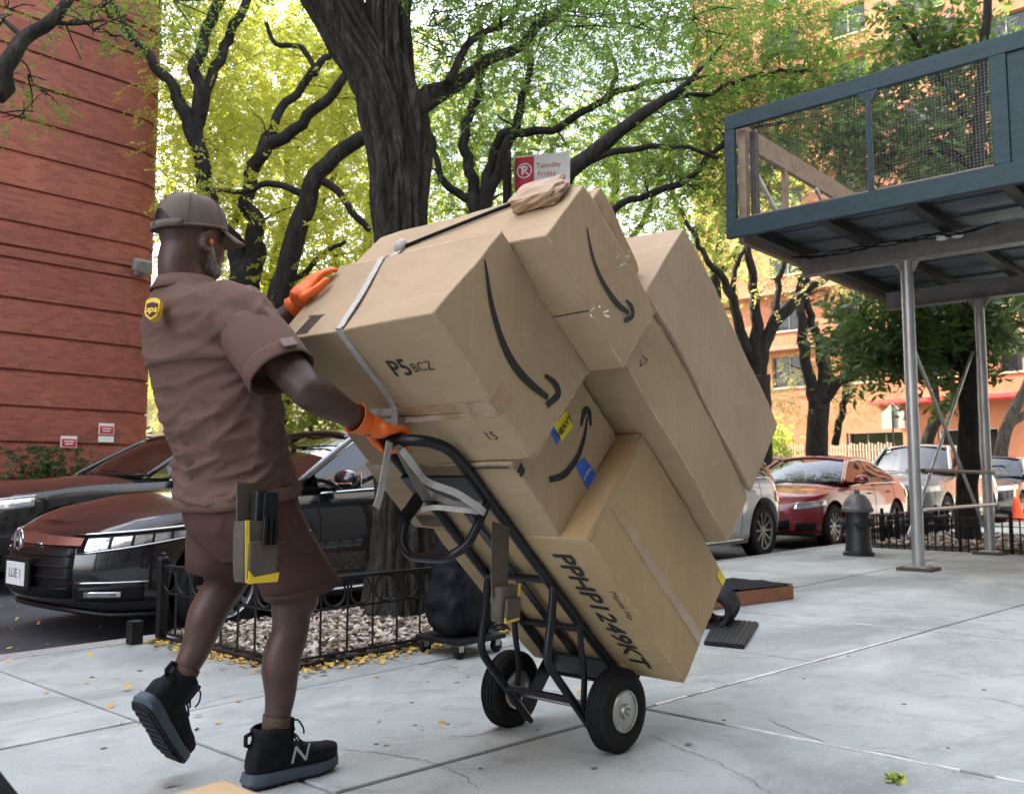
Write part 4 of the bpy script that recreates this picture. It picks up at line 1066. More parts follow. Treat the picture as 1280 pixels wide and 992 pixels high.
        for sd in (1, -1):
            hl = strip('headlight', m_dark, 0.10, .74, lambda a: lerp(.57, .685, a), lambda a: lerp(.68, .74, a), sd, .006, thick=.02)
            for k in range(5):
                a0 = .05 + .17 * k
                mb = MB().grid(lambda a, b_: Sz(lerp(.10, .74, lerp(a0, a0 + .145, a)), lerp(lerp(.57, .685, a0 + .145 * a) + .014, lerp(.68, .74, a0 + .145 * a) - .016, b_), sd, .011), 4, 3)
                mb.build('lamp', m_lensin, hl, smooth=True)
            MB().tube([Sz(lerp(.10, .74, a), lerp(.57, .685, a) + .003, sd, .014) for a in np.linspace(0, 1, 14)], .0055, 6).build('lamp_strip', m_chrome, hl, smooth=True)
            MB().tube([Sz(lerp(.07, .78, a), lerp(.688, .752, a) + .003, sd, .012) for a in np.linspace(0, 1, 14)], .008, 6).build('lamp_brow', m_chrome, hl, smooth=True)
            strip('side_marker', m_amber, .645, .735, lambda a: lerp(.675, .70, a), lambda a: lerp(.728, .737, a), sd, .016, hl, 4)
            fl = strip('fog_pocket', m_trim, .10, .42, lambda a: .275, lambda a: lerp(.36, .385, a), sd, .004)
            strip('fog_lamp', m_lensin, .14, .30, lambda a: .30, lambda a: .335, sd, .012, fl, 6)
            MB().tube([Sz(lerp(.09, .44, a), .39 + .01 * a, sd, .012) for a in np.linspace(0, 1, 8)], .006, 5).build('fog_trim', m_chrome, fl, smooth=True)
        MB().tube([Sz(inv(y), .185, 1 if y >= 0 else -1, .03) for y in np.linspace(-.86, .86, 22)], .018, 6).build('front_lip', m_trim, root, smooth=True)
        e = MB()
        ex = Sz(0.0, .62, 1, .068)
        for sd in (1, -1): e.bar((ex.x, sd * .045, .595), (ex.x, sd * .033, .705), .02, .02, (1, 0, 0))
        e.box((ex.x, 0, .65), (.02, .07, .02))
        e.tube([(ex.x, .066 * math.cos(a) * (1 + .1 * math.sin(a)), .65 + .068 * math.sin(a)) for a in np.linspace(0, 2 * pi, 24, endpoint=False)], .0045, 6, closed=True)
        e.build('emblem', m_chrome, gr, smooth=40)
        mb = MB().box((ex.x - .0, 0, .43), (.02, .40, .21)); pf = mb.build('plate_frame', m_trim, root, bevel=.006)
        pl = MB().box((ex.x - .014, 0, .43), (.006, .30, .15)).build('number_plate', m_white, pf, bevel=.002)
        text('plate_text', 'LUE 1', .085, M('plate_ink', (.03, .04, .12)), (ex.x - .0175, 0, .43), (0, -1, 0), (0, 0, 1), pl, bold=.001)
    else:
        gz = p.get('grille_z', (.40, .66))
        gr = front_panel('grille', m_trim, -.5, .5, lambda y: gz[0], lambda y: gz[1] - .03 * abs(y), 0.006)
        for zq in np.linspace(gz[0] + .05, gz[1] - .05, 4):
            MB().tube([Sz(inv(y), zq, 1 if y >= 0 else -1, .014) for y in np.linspace(-.48, .48, 14)], .009, 5).build('grille_bar', m_chrome if st == 'luxury' else m_dark, gr, smooth=True)
        hz = p.get('head_z', (.60, .72))
        for sd in (1, -1):
            hl = strip('headlight', m_lens, 0.12, .62, lambda a: lerp(hz[0], hz[0] + .06, a), lambda a: lerp(hz[1] - .03, hz[1] + .02, a), sd, .008, thick=.02)
            MB().tube([Sz(lerp(.12, .62, a), lerp(hz[1] - .03, hz[1] + .02, a), sd, .014) for a in np.linspace(0, 1, 10)], .008, 5).build('lamp_brow', m_chrome, hl, smooth=True)
            strip('fog_pocket', m_trim, .14, .4, lambda a: .28, lambda a: .40, sd, .005)
        MB().tube([Sz(inv(y), .22, 1 if y >= 0 else -1, .02) for y in np.linspace(-.84, .84, 22)], .02, 6).build('front_lip', m_trim, root, smooth=True)
    for sd in (1, -1):
        tl = MB().grid(lambda a, b_: Sz(lerp(L - .5, L - .04, a), lerp(lerp(.76, .70, a), lerp(.90, .90, a), b_), sd, .01), 8, 4).build('tail_light', m_tail, root, smooth=50)
    MB().tube([Sz(L - inv(y) * xr / xf * .9, .33, 1 if y >= 0 else -1, .02) for y in np.linspace(-.85, .85, 18)], .03, 6).build('rear_bumper_trim', m_trim, root, smooth=True)
    return root

car('parked_car', 'glossy black sedan parked at the kerb behind the fenced tree bed', 2.45, 6.50, m_pblack, dict(drv=-1, handle_m=m_pblack))
suv = dict(L=4.75, W=0.96, xf=0.8, wr=0.375, wb=(.95, 3.75), roof=1.72, roofw=.66, ws=(1.5, 2.15), rw=(4.15, 4.6), front='luxury', head_z=(.78, .92), grille_z=(.45, .85),
           belt=[(0, .86), (.35, .93), (1.3, 1.05), (2.5, 1.10), (4.0, 1.13), (4.75, 1.12)], top=[(0, .90), (.3, 1.0), (.8, 1.08), (1.5, 1.14), (2.5, 1.16), (4.2, 1.2), (4.75, 1.15)], bot=[(0, .28), (.3, .22), (4.3, .24), (4.75, .36)])
big = dict(suv); big.update(L=5.0, W=.97, roof=1.56, belt=[(0, .84), (.35, .90), (1.3, 1.0), (2.5, 1.05), (4.0, 1.07), (5.0, 1.05)], top=[(0, .88), (.3, .97), (.8, 1.04), (1.6, 1.10), (2.5, 1.12), (4.2, 1.14), (5, 1.1)], ws=(1.62, 2.45), rw=(3.7, 4.55), head_z=(.74, .88))
car('parked_car', 'dark brown black saloon beyond the black sedan, in front of the brick wall', 2.75, 9.75, paint('brown_black_paint', (0.012, 0.011, 0.011)), big)
car('parked_car', 'silver hatchback at the kerb, half hidden behind the tilted cartons', 8.05, 6.55, m_psilver, dict(suv, L=4.2, wb=(.85, 3.38), roof=1.56, rw=(3.5, 4.05), belt=[(0, .8), (.35, .87), (1.3, .98), (2.5, 1.03), (3.6, 1.06), (4.2, 1.05)], top=[(0, .84), (.3, .93), (.8, 1.0), (1.5, 1.07), (2.5, 1.09), (3.7, 1.1), (4.2, 1.07)], head_z=(.7, .84)))
car('parked_car', 'dark red compact sedan parked behind the hydrant', 13.05, 6.55, m_pred, dict(L=4.6, W=.9, ws=(1.3, 2.1), rw=(3.25, 4.15), wb=(.9, 3.6), roof=1.44, front='compact', head_z=(.60, .72), grille_z=(.30, .46),
    belt=[(0, .72), (.35, .80), (1.2, .92), (2.5, .97), (3.8, 1.0), (4.6, .98)], top=[(0, .75), (.3, .86), (.8, .95), (1.35, 1.02), (2.5, 1.04), (4.0, 1.08), (4.6, 1.04)], bot=[(0, .24), (.3, .19), (4.1, .22), (4.6, .36)]))
car('parked_car', 'grey pickup style car parked behind the red sedan', 18.6, 6.6, m_pgrey, dict(suv, L=5.2, rw=(3.2, 3.6), wb=(1.0, 4.2), top=[(0, 1.0), (.3, 1.08), (.8, 1.14), (1.5, 1.2), (3.4, 1.2), (3.8, 1.16), (5.2, 1.14)], belt=[(0, .98), (.35, 1.02), (1.3, 1.1), (2.5, 1.13), (4.0, 1.15), (5.2, 1.13)], roof=1.8))
car('parked_car', 'dark blue car parked past the cross braced posts', 24.6, 6.55, m_pblue, dict(suv, roof=1.66))
car('parked_car', 'pale car parked far along the kerb', 30.4, 6.5, m_pwhite, dict(L=4.6, front='compact', ws=(1.3, 2.1), rw=(3.3, 4.2)))
# ------------------------------------------------------------------ hand truck and its load
# the truck leans back towards -X; a runs up its rails, b out of the load face, y across the axle
PHI = math.radians(43.13)
A1 = V3((-math.cos(PHI), 0, math.sin(PHI))); B1v = V3((math.sin(PHI), 0, math.cos(PHI))); YV = V3((0, 1, 0))
ORG = V3((2.2, 0, 0))
def W(a, b, y): return ORG + A1 * a + B1v * b + YV * y
def AB(px, py, y):
    q = pv(px, py, y) - ORG; return q.dot(A1), q.dot(B1v)
def tube(nm, m, pts, r, parent, n=12, k=5): return MB().tube(catmull(pts, k), r, n).build(nm, m, parent, smooth=60)

truck = thing('hand_truck', 'black tubular steel hand truck tilted back under the stacked cartons', 'hand truck', (2.64, 2.09, 0))
YN, YF, RB = 1.955, 2.235, 0.56
tr = [(a, RB, YN) for a in np.linspace(-.30, .80, 8)] + [(.885, .553, YN + .003), (.94, .532, YN + .022), (.972, .512, YN + .06), (.985, .503, YN + .14)]
tr = tr + [(a, b, YN + YF - y) for a, b, y in reversed(tr[:-1])]
tube('rail', m_black_metal, [W(*p) for p in tr], 0.0175, truck, 14, 4)
for a in (.27, .0): tube('cross_bar', m_black_metal, [W(a, RB - .004, YN), W(a, RB - .004, (YN + YF) / 2), W(a, RB - .004, YF)], 0.013, truck, 10)
MB().box(W(.735, RB - .022, 2.095), (.11, .012, .30), (A1, B1v, YV)).build('cross_plate', m_black_metal, truck, bevel=.003)
MB().box(W(.15, RB + .0, 2.095), (.88, .008, .035), (A1, B1v, YV)).build('centre_strap', m_black_metal, truck, bevel=.002)
MB().box(W(-.306, .70, 2.095), (.014, .33, .42), (A1, B1v, YV)).build('nose_plate', m_black_metal, truck, bevel=.003)
MB().box(W(-.23, .545, 2.095), (.13, .010, .30), (A1, B1v, YV)).build('toe_plate', m_black_metal, truck, bevel=.003)
dh = [(.66, .56, YN), (.645, .47, YN), (.635, .40, YN + .005), (.635, .362, YN + .035), (.625, .35, YN + .08), (.615, .352, YF - .09), (.615, .36, YF - .03), (.635, .385, YF + .005), (.665, .43, YF + .01), (.685, .50, YF + .005), (.69, .56, YF)]
tube('loop_handle', m_black_metal, [W(*p) for p in dh], 0.0145, truck, 12)
tube('grip', m_rubber, [W(.69, .435, YF + .008), W(.685, .50, YF + .006), W(.70, .565, YF - .01)], 0.022, truck, 12)
for y in (YN - .01, YF + .01):
    st = [(.235, .555, y), (.18, .48, y), (.13, .40, y), (.10, .365, y), (.05, .35, y), (-.10, .34, y), (-.275, .328, y)]
    tube('wheel_strut', m_black_metal, [W(*p) for p in st], 0.0145, truck, 12)
    MB().box(W(-.265, .45, y + (.02 if y > 2 else -.02)), (.07, .20, .008), (A1, B1v, YV)).build('axle_plate', m_black_metal, truck, bevel=.002)
    tube('skid', m_black_metal, [W(.04, .556, y), W(-.02, .50, y), W(-.10, .44, y), W(-.20, .335, y), W(-.30, .33, y)], 0.011, truck, 10)
AX = pv(776, 888, 1.84)
AXc = V3((2.645, 0, 0.137))
MB().tube([AXc + YV * 1.80, AXc + YV * 2.38], 0.009, 10).build('axle', m_zinc, truck, smooth=40)
MB().tube([W(-.19, .37, YN - .02), W(-.19, .37, YF + .02)], 0.008, 10).build('tie_rod', m_zinc, truck, smooth=40)
MB().tube([W(-.10, .34, YN - .02), W(-.10, .34, YF + .02)], 0.012, 10).build('tie_rod', m_black_metal, truck, smooth=40)
def truck_wheel(y, sd):
    c = AXc + YV * y; r = .137
    prof = [(r * .52, -.032), (r * .62, -.040), (r * .80, -.043), (r * .93, -.037), (r * .985, -.026), (r * 1.0, -.012), (r * 1.0, .012), (r * .985, .026), (r * .93, .037), (r * .80, .043), (r * .62, .040), (r * .52, .032)]
    w = MB().lathe(prof, c, (0, 1, 0), 48).build('wheel', m_rubber, truck, smooth=40)
    for q in (-.02, -.007, .007, .02):
        MB().tube([c + V3((math.cos(t) * r * 1.0, q, math.sin(t) * r * 1.0)) for t in np.linspace(0, 2 * pi, 48, endpoint=False)], .0042, 6, closed=True).build('tread_rib', m_rubber, w, smooth=True)
    for s2 in (1, -1):
        MB().lathe([(r * .53, s2 * .036), (r * .50, s2 * .042), (r * .46, s2 * .040), (r * .42, s2 * .022), (r * .24, s2 * .018), (r * .2, s2 * .03), (r * .17, s2 * .046), (r * .1, s2 * .048), (r * .09, s2 * .03)], c, (0, 1, 0), 32).build('rim', m_zinc, w, smooth=35)
        MB().lathe([(.012, s2 * .03), (.012, s2 * .058), (.006, s2 * .06)], c, (0, 1, 0), 10).build('axle_nut', m_zinc, w, smooth=40)
truck_wheel(1.862, -1); truck_wheel(2.345, 1)

# ---- cartons
def carton(label, rng_, m, seed, amp=.007, name='cardboard_carton', group='cartons stacked on the hand truck'):
    a0, a1, b0, b1, y0, y1 = rng_
    base = W((a0 + a1) / 2, (b0 + b1) / 2, (y0 + y1) / 2)
    root = thing(name, label, 'carton', tuple(W(a0, (b0 + b1) / 2, (y0 + y1) / 2)), group)
    sv = V3((seed * 7.3, seed * 3.1, seed * 5.7))
    def D(p):
        q = p * 2.6 + sv; q2 = p * 9 + sv
        return p + V3((noise.noise(q), noise.noise(q + V3((31, 0, 0))), noise.noise(q + V3((0, 31, 0))))) * amp * 1.6 + V3((noise.noise(q2), noise.noise(q2 + V3((17, 0, 0))), noise.noise(q2 + V3((0, 17, 0))))) * amp * .35
    def P(a, b, y, off=0): return D(W(a, b, y))
    bm = bmesh.new(); bmesh.ops.create_cube(bm, size=1.0)
    bmesh.ops.subdivide_edges(bm, edges=bm.edges, cuts=9, use_grid_fill=True)
    l = V3(root['_loc'])
    for v in bm.verts:
        x, y, z = v.co
        bul = .004 * ((1 - (2 * x) ** 2) * (1 - (2 * y) ** 2) + (1 - (2 * y) ** 2) * (1 - (2 * z) ** 2))
        p = W(lerp(a0, a1, x + .5), lerp(b0, b1, y + .5), lerp(y0, y1, z + .5))
        cn = max(0, abs(x) * 2 - .8) * max(0, abs(y) * 2 - .8) * max(0, abs(z) * 2 - .8) / .008       # softened corners
        p = lerp(p, base, .035 * cn * abs(noise.noise(V3((x * 3 + seed, y * 3, z * 3)))))
        v.co = D(p) - l
    bmesh.ops.recalc_face_normals(bm, faces=bm.faces)
    me = bpy.data.meshes.new('carton_body'); bm.to_mesh(me); bm.free()
    body = link('carton_body', me, m, root, smooth=30, bevel=.004, segs=2)
    r = dict(root=root, body=body, P=P, rng=rng_)
    # closing flaps meet in a shallow seam on the back face
    return r
def face_pt(c, face, s, t, off):
    """s, t in box coordinates of that face; face 'side' (y = near), 'back' (b = low), 'top' (a = high)"""
    a0, a1, b0, b1, y0, y1 = c['rng']; P = c['P']
    if face == 'side': return P(s, t, y0) - YV * off
    if face == 'back': return P(s, b0, t) - B1v * off
    return P(a1, s, t) + A1 * off
def patch(c, face, s0, s1, t0, t1, m, nm, off=.0016, ns=10, nt_=6, jag=0.0):
    mb = MB().grid(lambda x, y: face_pt(c, face, lerp(s0, s1, x), lerp(t0, t1, y) + (random.uniform(-jag, jag) if jag and y in (0, 1) else 0), off), ns, nt_)
    return mb.build(nm, m, c['root'], smooth=True)
def ribbon(c, pts, m, nm, face='side', off=.0022):
    """stroke drawn on a face: (s, t, half width)"""
    C = catmull([V3((p[0], p[1], p[2])) for p in pts], 6); L_, R_ = [], []
    for i, q in enumerate(C):
        d = C[min(i + 1, len(C) - 1)] - C[max(i - 1, 0)]; d = V3((d.x, d.y, 0)).normalized(); n = V3((-d.y, d.x, 0))
        h = max(q.z, .0008)
        L_.append(face_pt(c, face, q.x + n.x * h, q.y + n.y * h, off)); R_.append(face_pt(c, face, q.x - n.x * h, q.y - n.y * h, off))
    k = len(C); mb = MB().add(L_ + R_, [(i, i + 1, k + i + 1, k + i) for i in range(k - 1)])
    return mb.build(nm, m, c['root'], fix=False)
def smile(c, px, tip):
    y0 = c['rng'][4]
    ribbon(c, [(*AB(x, y, y0), w * pv(x, y, y0).dot(FW) / 1140 / 2) for x, y, w in px], m_ink, 'printed_smile')
    ribbon(c, [(*AB(x, y, y0), w * pv(x, y, y0).dot(FW) / 1140 / 2) for x, y, w in tip], m_ink, 'printed_arrow', off=.0026)

c1 = carton('tan appliance carton printed with a long black model number, lowest on the hand truck', (-.295, .471, .580, 1.036, 1.69, 2.37), m_card3, 1)
c2 = carton('flat carton with yellow heavy sticker and short smile, above the appliance carton', (.474, .800, .582, 1.02, 1.785, 2.46), m_card, 2)
c3 = carton('large carton with big curved smile and grey strap, nearest the man', (.803, 1.352, .585, .968, 1.70, 2.43), m_card, 3)
c4 = carton('narrow carton with smile and torn tape, on top beside the strapped carton', (.803, 1.303, .974, 1.243, 1.567, 2.47), m_card, 4)
c8 = carton('plain tall carton wedged behind the appliance carton', (-.10, .790, 1.042, 1.281, 1.605, 2.42), m_card, 8)
c5 = carton('tall pinkish brown carton on the outer side of the load', (-.09, .862, 1.287, 1.652, 1.595, 2.40), m_card2, 5)
m_worn = M('worn_card_edge', (0.60, 0.47, 0.33), .8, var=.25, scale=30)
def worn(c, faces):
    a0, a1, b0, b1, y0, y1 = c['rng']
    def run_(fn, face, nm='worn_edge'):
        t = 0.0
        while t < 1:
            l = random.uniform(.03, .22)
            if random.random() < .62:
                n = 6; ps = [fn(min(1, t + l * i / n)) for i in range(n + 1)]
                ribbon(c, [(s_, q_, .0006 + .0016 * random.random() * math.sin(pi * (i + .5) / (n + 1))) for i, (s_, q_) in enumerate(ps)], m_worn, nm, face, .0010)
            t += l
    e = .0028
    for f in faces:
        if f == 'side':
            run_(lambda t: (lerp(a0, a1, t), b0 + e), 'side'); run_(lambda t: (lerp(a0, a1, t), b1 - e), 'side'); run_(lambda t: (a1 - e, lerp(b0, b1, t)), 'side'); run_(lambda t: (a0 + e, lerp(b0, b1, t)), 'side')
        if f == 'back': run_(lambda t: (a1 - e, lerp(y0, y1, t)), 'back')
        if f == 'top': run_(lambda t: (b1 - e, lerp(y0, y1, t)), 'top')
worn(c1, ('side', 'back')); worn(c2, ('side',)); worn(c3, ('side', 'back', 'top')); worn(c4, ('side', 'back')); worn(c8, ('side',)); worn(c5, ('side', 'top'))
smile(c3, [(603, 323, 3), (612, 372, 8), (628, 422, 11), (652, 464, 13), (686, 496, 8)], [(682, 467, 5), (694, 478, 10), (698, 492, 10), (684, 506, 8)])
smile(c4, [(735, 281, 2.5), (742, 320, 6), (754, 352, 8), (771, 379, 9), (786, 391, 6)], [(781, 375, 3), (789, 384, 7), (790, 395, 7), (780, 401, 6)])
smile(c2, [(687, 598, 7), (706, 592, 9), (722, 572, 8), (731, 545, 6), (735, 520, 3)], [(727, 531, 4), (732, 512, 9), (737, 514, 8), (739, 531, 4)])
# sticker sheets
m_blue = M('blue_sticker', (0.03, 0.13, 0.55), 0.4); m_yel = M('yellow_sticker', (0.80, 0.64, 0.02), 0.45)
def quadpatch(c, px, m, nm, off):
    y0 = c['rng'][4]; q = [AB(x, y, y0) for x, y in px]
    mb = MB().grid(lambda s, t: face_pt(c, 'side', lerp(lerp(q[0][0], q[1][0], s), lerp(q[3][0], q[2][0], s), t), lerp(lerp(q[0][1], q[1][1], s), lerp(q[3][1], q[2][1], s), t), off), 3, 3)
    return mb.build(nm, m, c['root'], fix=False)
def box_text(c, face, nm, s, size, m, o, d, off=.0022, sx=1.0, bold=0.0):
    """lettering printed on a carton face; o = centre in face coordinates, d = reading direction there"""
    me = text_mesh(s, size); d = V3((d[0], d[1], 0)).normalized(); e = V3((-d.y, d.x, 0))
    mb = MB(); base = [(v.co.x * sx, v.co.y) for v in me.vertices]; fs = [tuple(p.vertices) for p in me.polygons]
    reps = [(0, 0)] if not bold else [(-bold, 0), (bold, 0), (0, bold), (0, -bold)]
    for k, (dx, dy) in enumerate(reps):
        mb.add([face_pt(c, face, o[0] + d.x * (x + dx) + e.x * (y + dy), o[1] + d.y * (x + dx) + e.y * (y + dy), off + k * .00012) for x, y in base], fs)
    bpy.data.meshes.remove(me)
    return mb.build(nm, m, c['root'], fix=False)
def side_text(c, nm, s, size, m, px, dx, dy, off=.003, sx=1.0, bold=0.0):
    y0 = c['rng'][4]
    o = pv(px[0], px[1], y0) - YV * off; e = pv(px[0] + dx[0], px[1] + dx[1], y0) - YV * off; f = pv(px[0] + dy[0], px[1] + dy[1], y0) - YV * off
    ux = (e - o).normalized(); nn = V3((0, -1, 0)); uy = nn.cross(ux); 
    if uy.dot(f - o) < 0: uy = -uy
    text(nm, s, size, m, o, ux, uy, c['root'], sx, bold)
quadpatch(c2, [(685, 535), (697, 556), (711, 530), (698, 512)], m_blue, 'sticker', .002)
quadpatch(c2, [(692, 532), (703, 552), (717, 532), (707, 513)], m_yel, 'sticker', .003)
side_text(c2, 'sticker_text', 'HEAVY', .030, m_ink, (704.5, 533), (17, -27), (-10, -14), .0045, bold=.0008)
quadpatch(c2, [(720, 580), (735, 612), (747, 594), (731, 570)], m_blue, 'sticker', .002)
side_text(c2, 'sticker_text', 'prime', .022, m_white, (733, 591), (11, -18), (-9, -12), .0036)
# tape, prints
patch(c1, 'top', .582, 1.035, 1.692, 1.80, m_tape, 'tape', .0015, 12, 4)
a_, b_ = AB(739, 674, 1.69)
patch(c1, 'side', .45, .471, .585, 1.03, m_tape, 'tape', .0018, 4, 12)
patch(c1, 'side', -.29, .45, .735, .775, m_tape, 'tape', .0014, 14, 3)
patch(c1, 'side', -.292, -.235, 1.0, 1.034, m_yel, 'edge_tape', .002, 3, 3)
box_text(c1, 'back', 'model_number', 'PPHP1249KT', .108, m_ink, (.085, 1.836), (-1, 0), sx=1.04, bold=.003)
box_text(c1, 'back', 'model_caption', 'Model No', .036, m_inksoft, (.14, 1.728), (-1, 0))
patch(c3, 'back', .985, 1.045, 1.702, 2.42, m_tape, 'tape', .0012, 4, 14)
patch(c3, 'side', .985, 1.045, .586, .66, m_tape, 'tape', .0014, 4, 6)
MB().box(face_pt(c3, 'back', 1.012, 2.06, .0022), (.0022, .003, .72), (A1, B1v, YV)).build('flap_seam', m_inksoft, c3['root'])
box_text(c3, 'back', 'box_code', 'P5', .085, m_ink, (1.195, 1.955), (0, -1), bold=.001)
box_text(c3, 'back', 'box_code', 'BCZ', .045, m_inksoft, (1.19, 1.865), (0, -1))
box_text(c3, 'back', 'box_code', '15', .05, m_inksoft, (.905, 1.80), (0, -1))
# bar code block on the top face, far corner
mb = MB()
for k, x in enumerate(np.linspace(0, 1, 12)): mb.box(face_pt(c3, 'top', .60 + .09 * .5, 2.33 - .04 * 0 - .06 * x, .0018), (.001, .085, .0025 if k % 3 else .004), (A1, B1v, YV))
stuff(mb.build('bar_code', m_inksoft, c3['root'], fix=False))
for t0, t1 in ((.600, .606), (.690, .696)):
    patch(c3, 'top', t0, t1, 2.26, 2.345, m_inksoft, 'bar_code_frame', .0018, 2, 4)
patch(c2, 'back', .775, .799, 1.787, 2.45, M('printed_tape', (0.34, 0.25, 0.19), .3, var=.3, scale=40), 'tape', .0014, 3, 14)
patch(c2, 'side', .775, .799, .583, .64, bpy.data.materials['printed_tape'], 'tape', .0016, 3, 4)
patch(c2, 'back', .782, .792, 1.80, 1.95, m_inksoft, 'tape_print', .0022, 2, 8)
for k in range(2):
    a2, b2 = AB(650 + 3 * k, 585 + 5 * k, 1.785)
    ribbon(c2, [(a2 + .005, b2 - .018, .004), (a2 + .001, b2, .007), (a2 + .006, b2 + .016, .003)], m_ink, 'tape_mark', off=.003)
patch(c4, 'back', 1.03, 1.034, 1.57, 1.71, m_ink, 'flap_seam', .0014, 2, 6)
for k in range(2):
    mb = MB()
    for j in range(10):
        mb.box(W(.52 - .05 * k + .0, .5795, 2.27 + .012 * j + .02), (.06, .001, .005), (A1, B1v, YV))
    if k == 0: stuff(mb.build('bar_code', m_ink, c2['root'], fix=False))
box_text(c8, 'side', 'box_mark', '<7', .05, m_inksoft, (.71, 1.12), (0, 1))
# torn shiny tape on the narrow carton: crumpled flakes standing off the edge
m_clear = M('torn_clear_tape', (0.55, 0.50, 0.42), .15, coat=.6, var=.2)
for (pp, nm) in (((744, 385), 10), ((775, 322), 14)):
    mb = MB()
    for k in range(nm):
        o = pv(pp[0] + random.uniform(-8, 8), pp[1] + random.uniform(-10, 12), 1.56) - YV * random.uniform(0, .012)
        d1 = V3((random.uniform(-1, 1), random.uniform(-1, 1), random.uniform(-1, 1))).normalized() * random.uniform(.008, .02); d2 = d1.cross(V3((random.uniform(-1, 1), 1, random.uniform(-1, 1)))).normalized() * .006
        mb.add([o, o + d1, o + d1 + d2, o + d2 * .7], [(0, 1, 2, 3)])
    stuff(mb.build('torn_tape', m_clear, c4['root'], fix=False))
# crumpled paper parcels wedged on the top
m_kraft = M('kraft_paper', (0.38, 0.265, 0.165), .6, var=.15, scale=12, bmp=.35, bscale=30, bdist=.006)
def parcel(label, c, r, ax, seed, m):
    bm = bmesh.new(); bmesh.ops.create_cube(bm, size=2.0); bmesh.ops.subdivide_edges(bm, edges=bm.edges, cuts=4, use_grid_fill=True)
    for v in bm.verts:
        p = v.co.copy(); n = max(abs(p.x), abs(p.y), abs(p.z))
        q = p.normalized() * 1.18 * n; p = lerp(p, q, .35)
        f = 1 + .10 * noise.noise(p * 1.6 + V3((seed, 0, 0))) + .16 * abs(noise.noise(p * 2.7 + V3((0, seed, 0)))) + random.uniform(-.09, .09)
        p = p * f
        v.co = ax[0] * (p.x * r[0]) + ax[1] * (p.y * r[1]) + ax[2] * (p.z * r[2])
    bmesh.ops.recalc_face_normals(bm, faces=bm.faces)
    me = bpy.data.meshes.new('paper_parcel'); bm.to_mesh(me); bm.free()
    o = link('paper_parcel', me, m, None, smooth=None); o.location = c; return tag(o, label, 'parcel', 'paper parcels on top of the load')
c9 = carton('small dented carton wrapped in clear film, wedged beside the outer tall carton', (.866, 1.185, 1.252, 1.405, 1.665, 1.96), m_card, 11, amp=.016)
patch(c9, 'side', .90, 1.17, 1.28, 1.36, m_tape, 'film', .003, 10, 6, jag=.012)
patch(c9, 'top', 1.26, 1.40, 1.70, 1.80, m_tape, 'film', .003, 8, 6, jag=.01)
parcel('small creased paper bag on top of the narrow carton, before the parking sign', W(1.325, 1.185, 1.70), (.024, .052, .085), (A1, B1v, YV), 8.0, m_kraft)
# ---- straps
def flat_strap(nm, label, pts, w, m, wdir, group=None, cat='strap'):
    C = catmull(pts, 6); L_, R_ = [], []
    for i, p in enumerate(C):
        d = (C[min(i + 1, len(C) - 1)] - C[max(i - 1, 0)]).normalized(); s = V3(wdir) - d * V3(wdir).dot(d); s.normalize()
        L_.append(p + s * w / 2); R_.append(p - s * w / 2)
    k = len(C); mb = MB().add(L_ + R_, [(i, i + 1, k + i + 1, k + i) for i in range(k - 1)])
    o = mb.build(nm, m); sm = o.modifiers.new('t', 'SOLIDIFY'); sm.thickness = .003; sm.offset = 0
    return tag(o, label, cat, group)
e = .005
s0 = flat_strap('cargo_strap', 'long grey strap running from the handle over the large carton', [W(.985, .50, 2.10), W(1.05, .585 - e, 2.10), W(1.2, .585 - e, 2.09), W(1.345, .585 - e, 2.085), W(1.358, .60, 2.085), W(1.357, .75, 2.13), W(1.356, .90, 2.185), W(1.355, .962, 2.205), W(1.33, 1.0, 2.22), W(1.309, 1.08, 2.25)], .026, m_web, YV)
mb = MB().ell(W(1.318, 1.09, 2.25), (.02, .03, .022), (A1, B1v, YV), 6, 8)
tag(mb.build('strap_knot', m_web, smooth=True), 'pale knotted end of the strap on top of the cartons', 'knot')
tag(MB().tube(catmull([W(1.312, 1.09, 2.24), W(1.308, 1.15, 2.05), W(1.308, 1.2, 1.85), W(1.308, 1.236, 1.70)], 5), .006, 6).build('thin_rope', m_blackcloth, smooth=True), 'thin dark cord across the top of the narrow carton', 'rope')
g_ = 'straps tied round the handles'
flat_strap('tie_strap', 'pale strap end hanging straight down from the grip', [pv(487, 552, 2.07), pv(484, 570, 2.065), pv(479, 598, 2.065), pv(474, 622, 2.07), pv(470, 634, 2.07)], .026, m_web, (1, .1, 0), g_)
flat_strap('tie_strap', 'drab strap running down from the grip to the loop handle', [pv(497, 556, 2.06), pv(508, 578, 2.05), pv(522, 603, 2.06), pv(533, 622, 2.10)], .03, m_web2, (1, 0, .3), g_)
flat_strap('tie_strap', 'pale strap stretched across the top of the loop handle', [pv(502, 562, 2.0), pv(522, 588, 1.99), pv(536, 603, 2.0), pv(570, 616, 1.96), pv(598, 634, 1.925), pv(606, 641, 1.92)], .022, m_web, (.1, 0, 1), g_)
flat_strap('tie_strap', 'pale strap looped low between the loop handle and rail', [pv(606, 640, 1.925), pv(575, 637, 1.97), pv(545, 634, 2.05), pv(527, 637, 2.15)], .016, m_web, (.1, 0, 1), g_)
flat_strap('tie_strap', 'drab thin strap twisted behind the loop handle', [pv(604, 640, 1.93), pv(570, 630, 2.0), pv(545, 620, 2.08), pv(533, 612, 2.15)], .018, m_web2, (.1, 0, 1), g_)
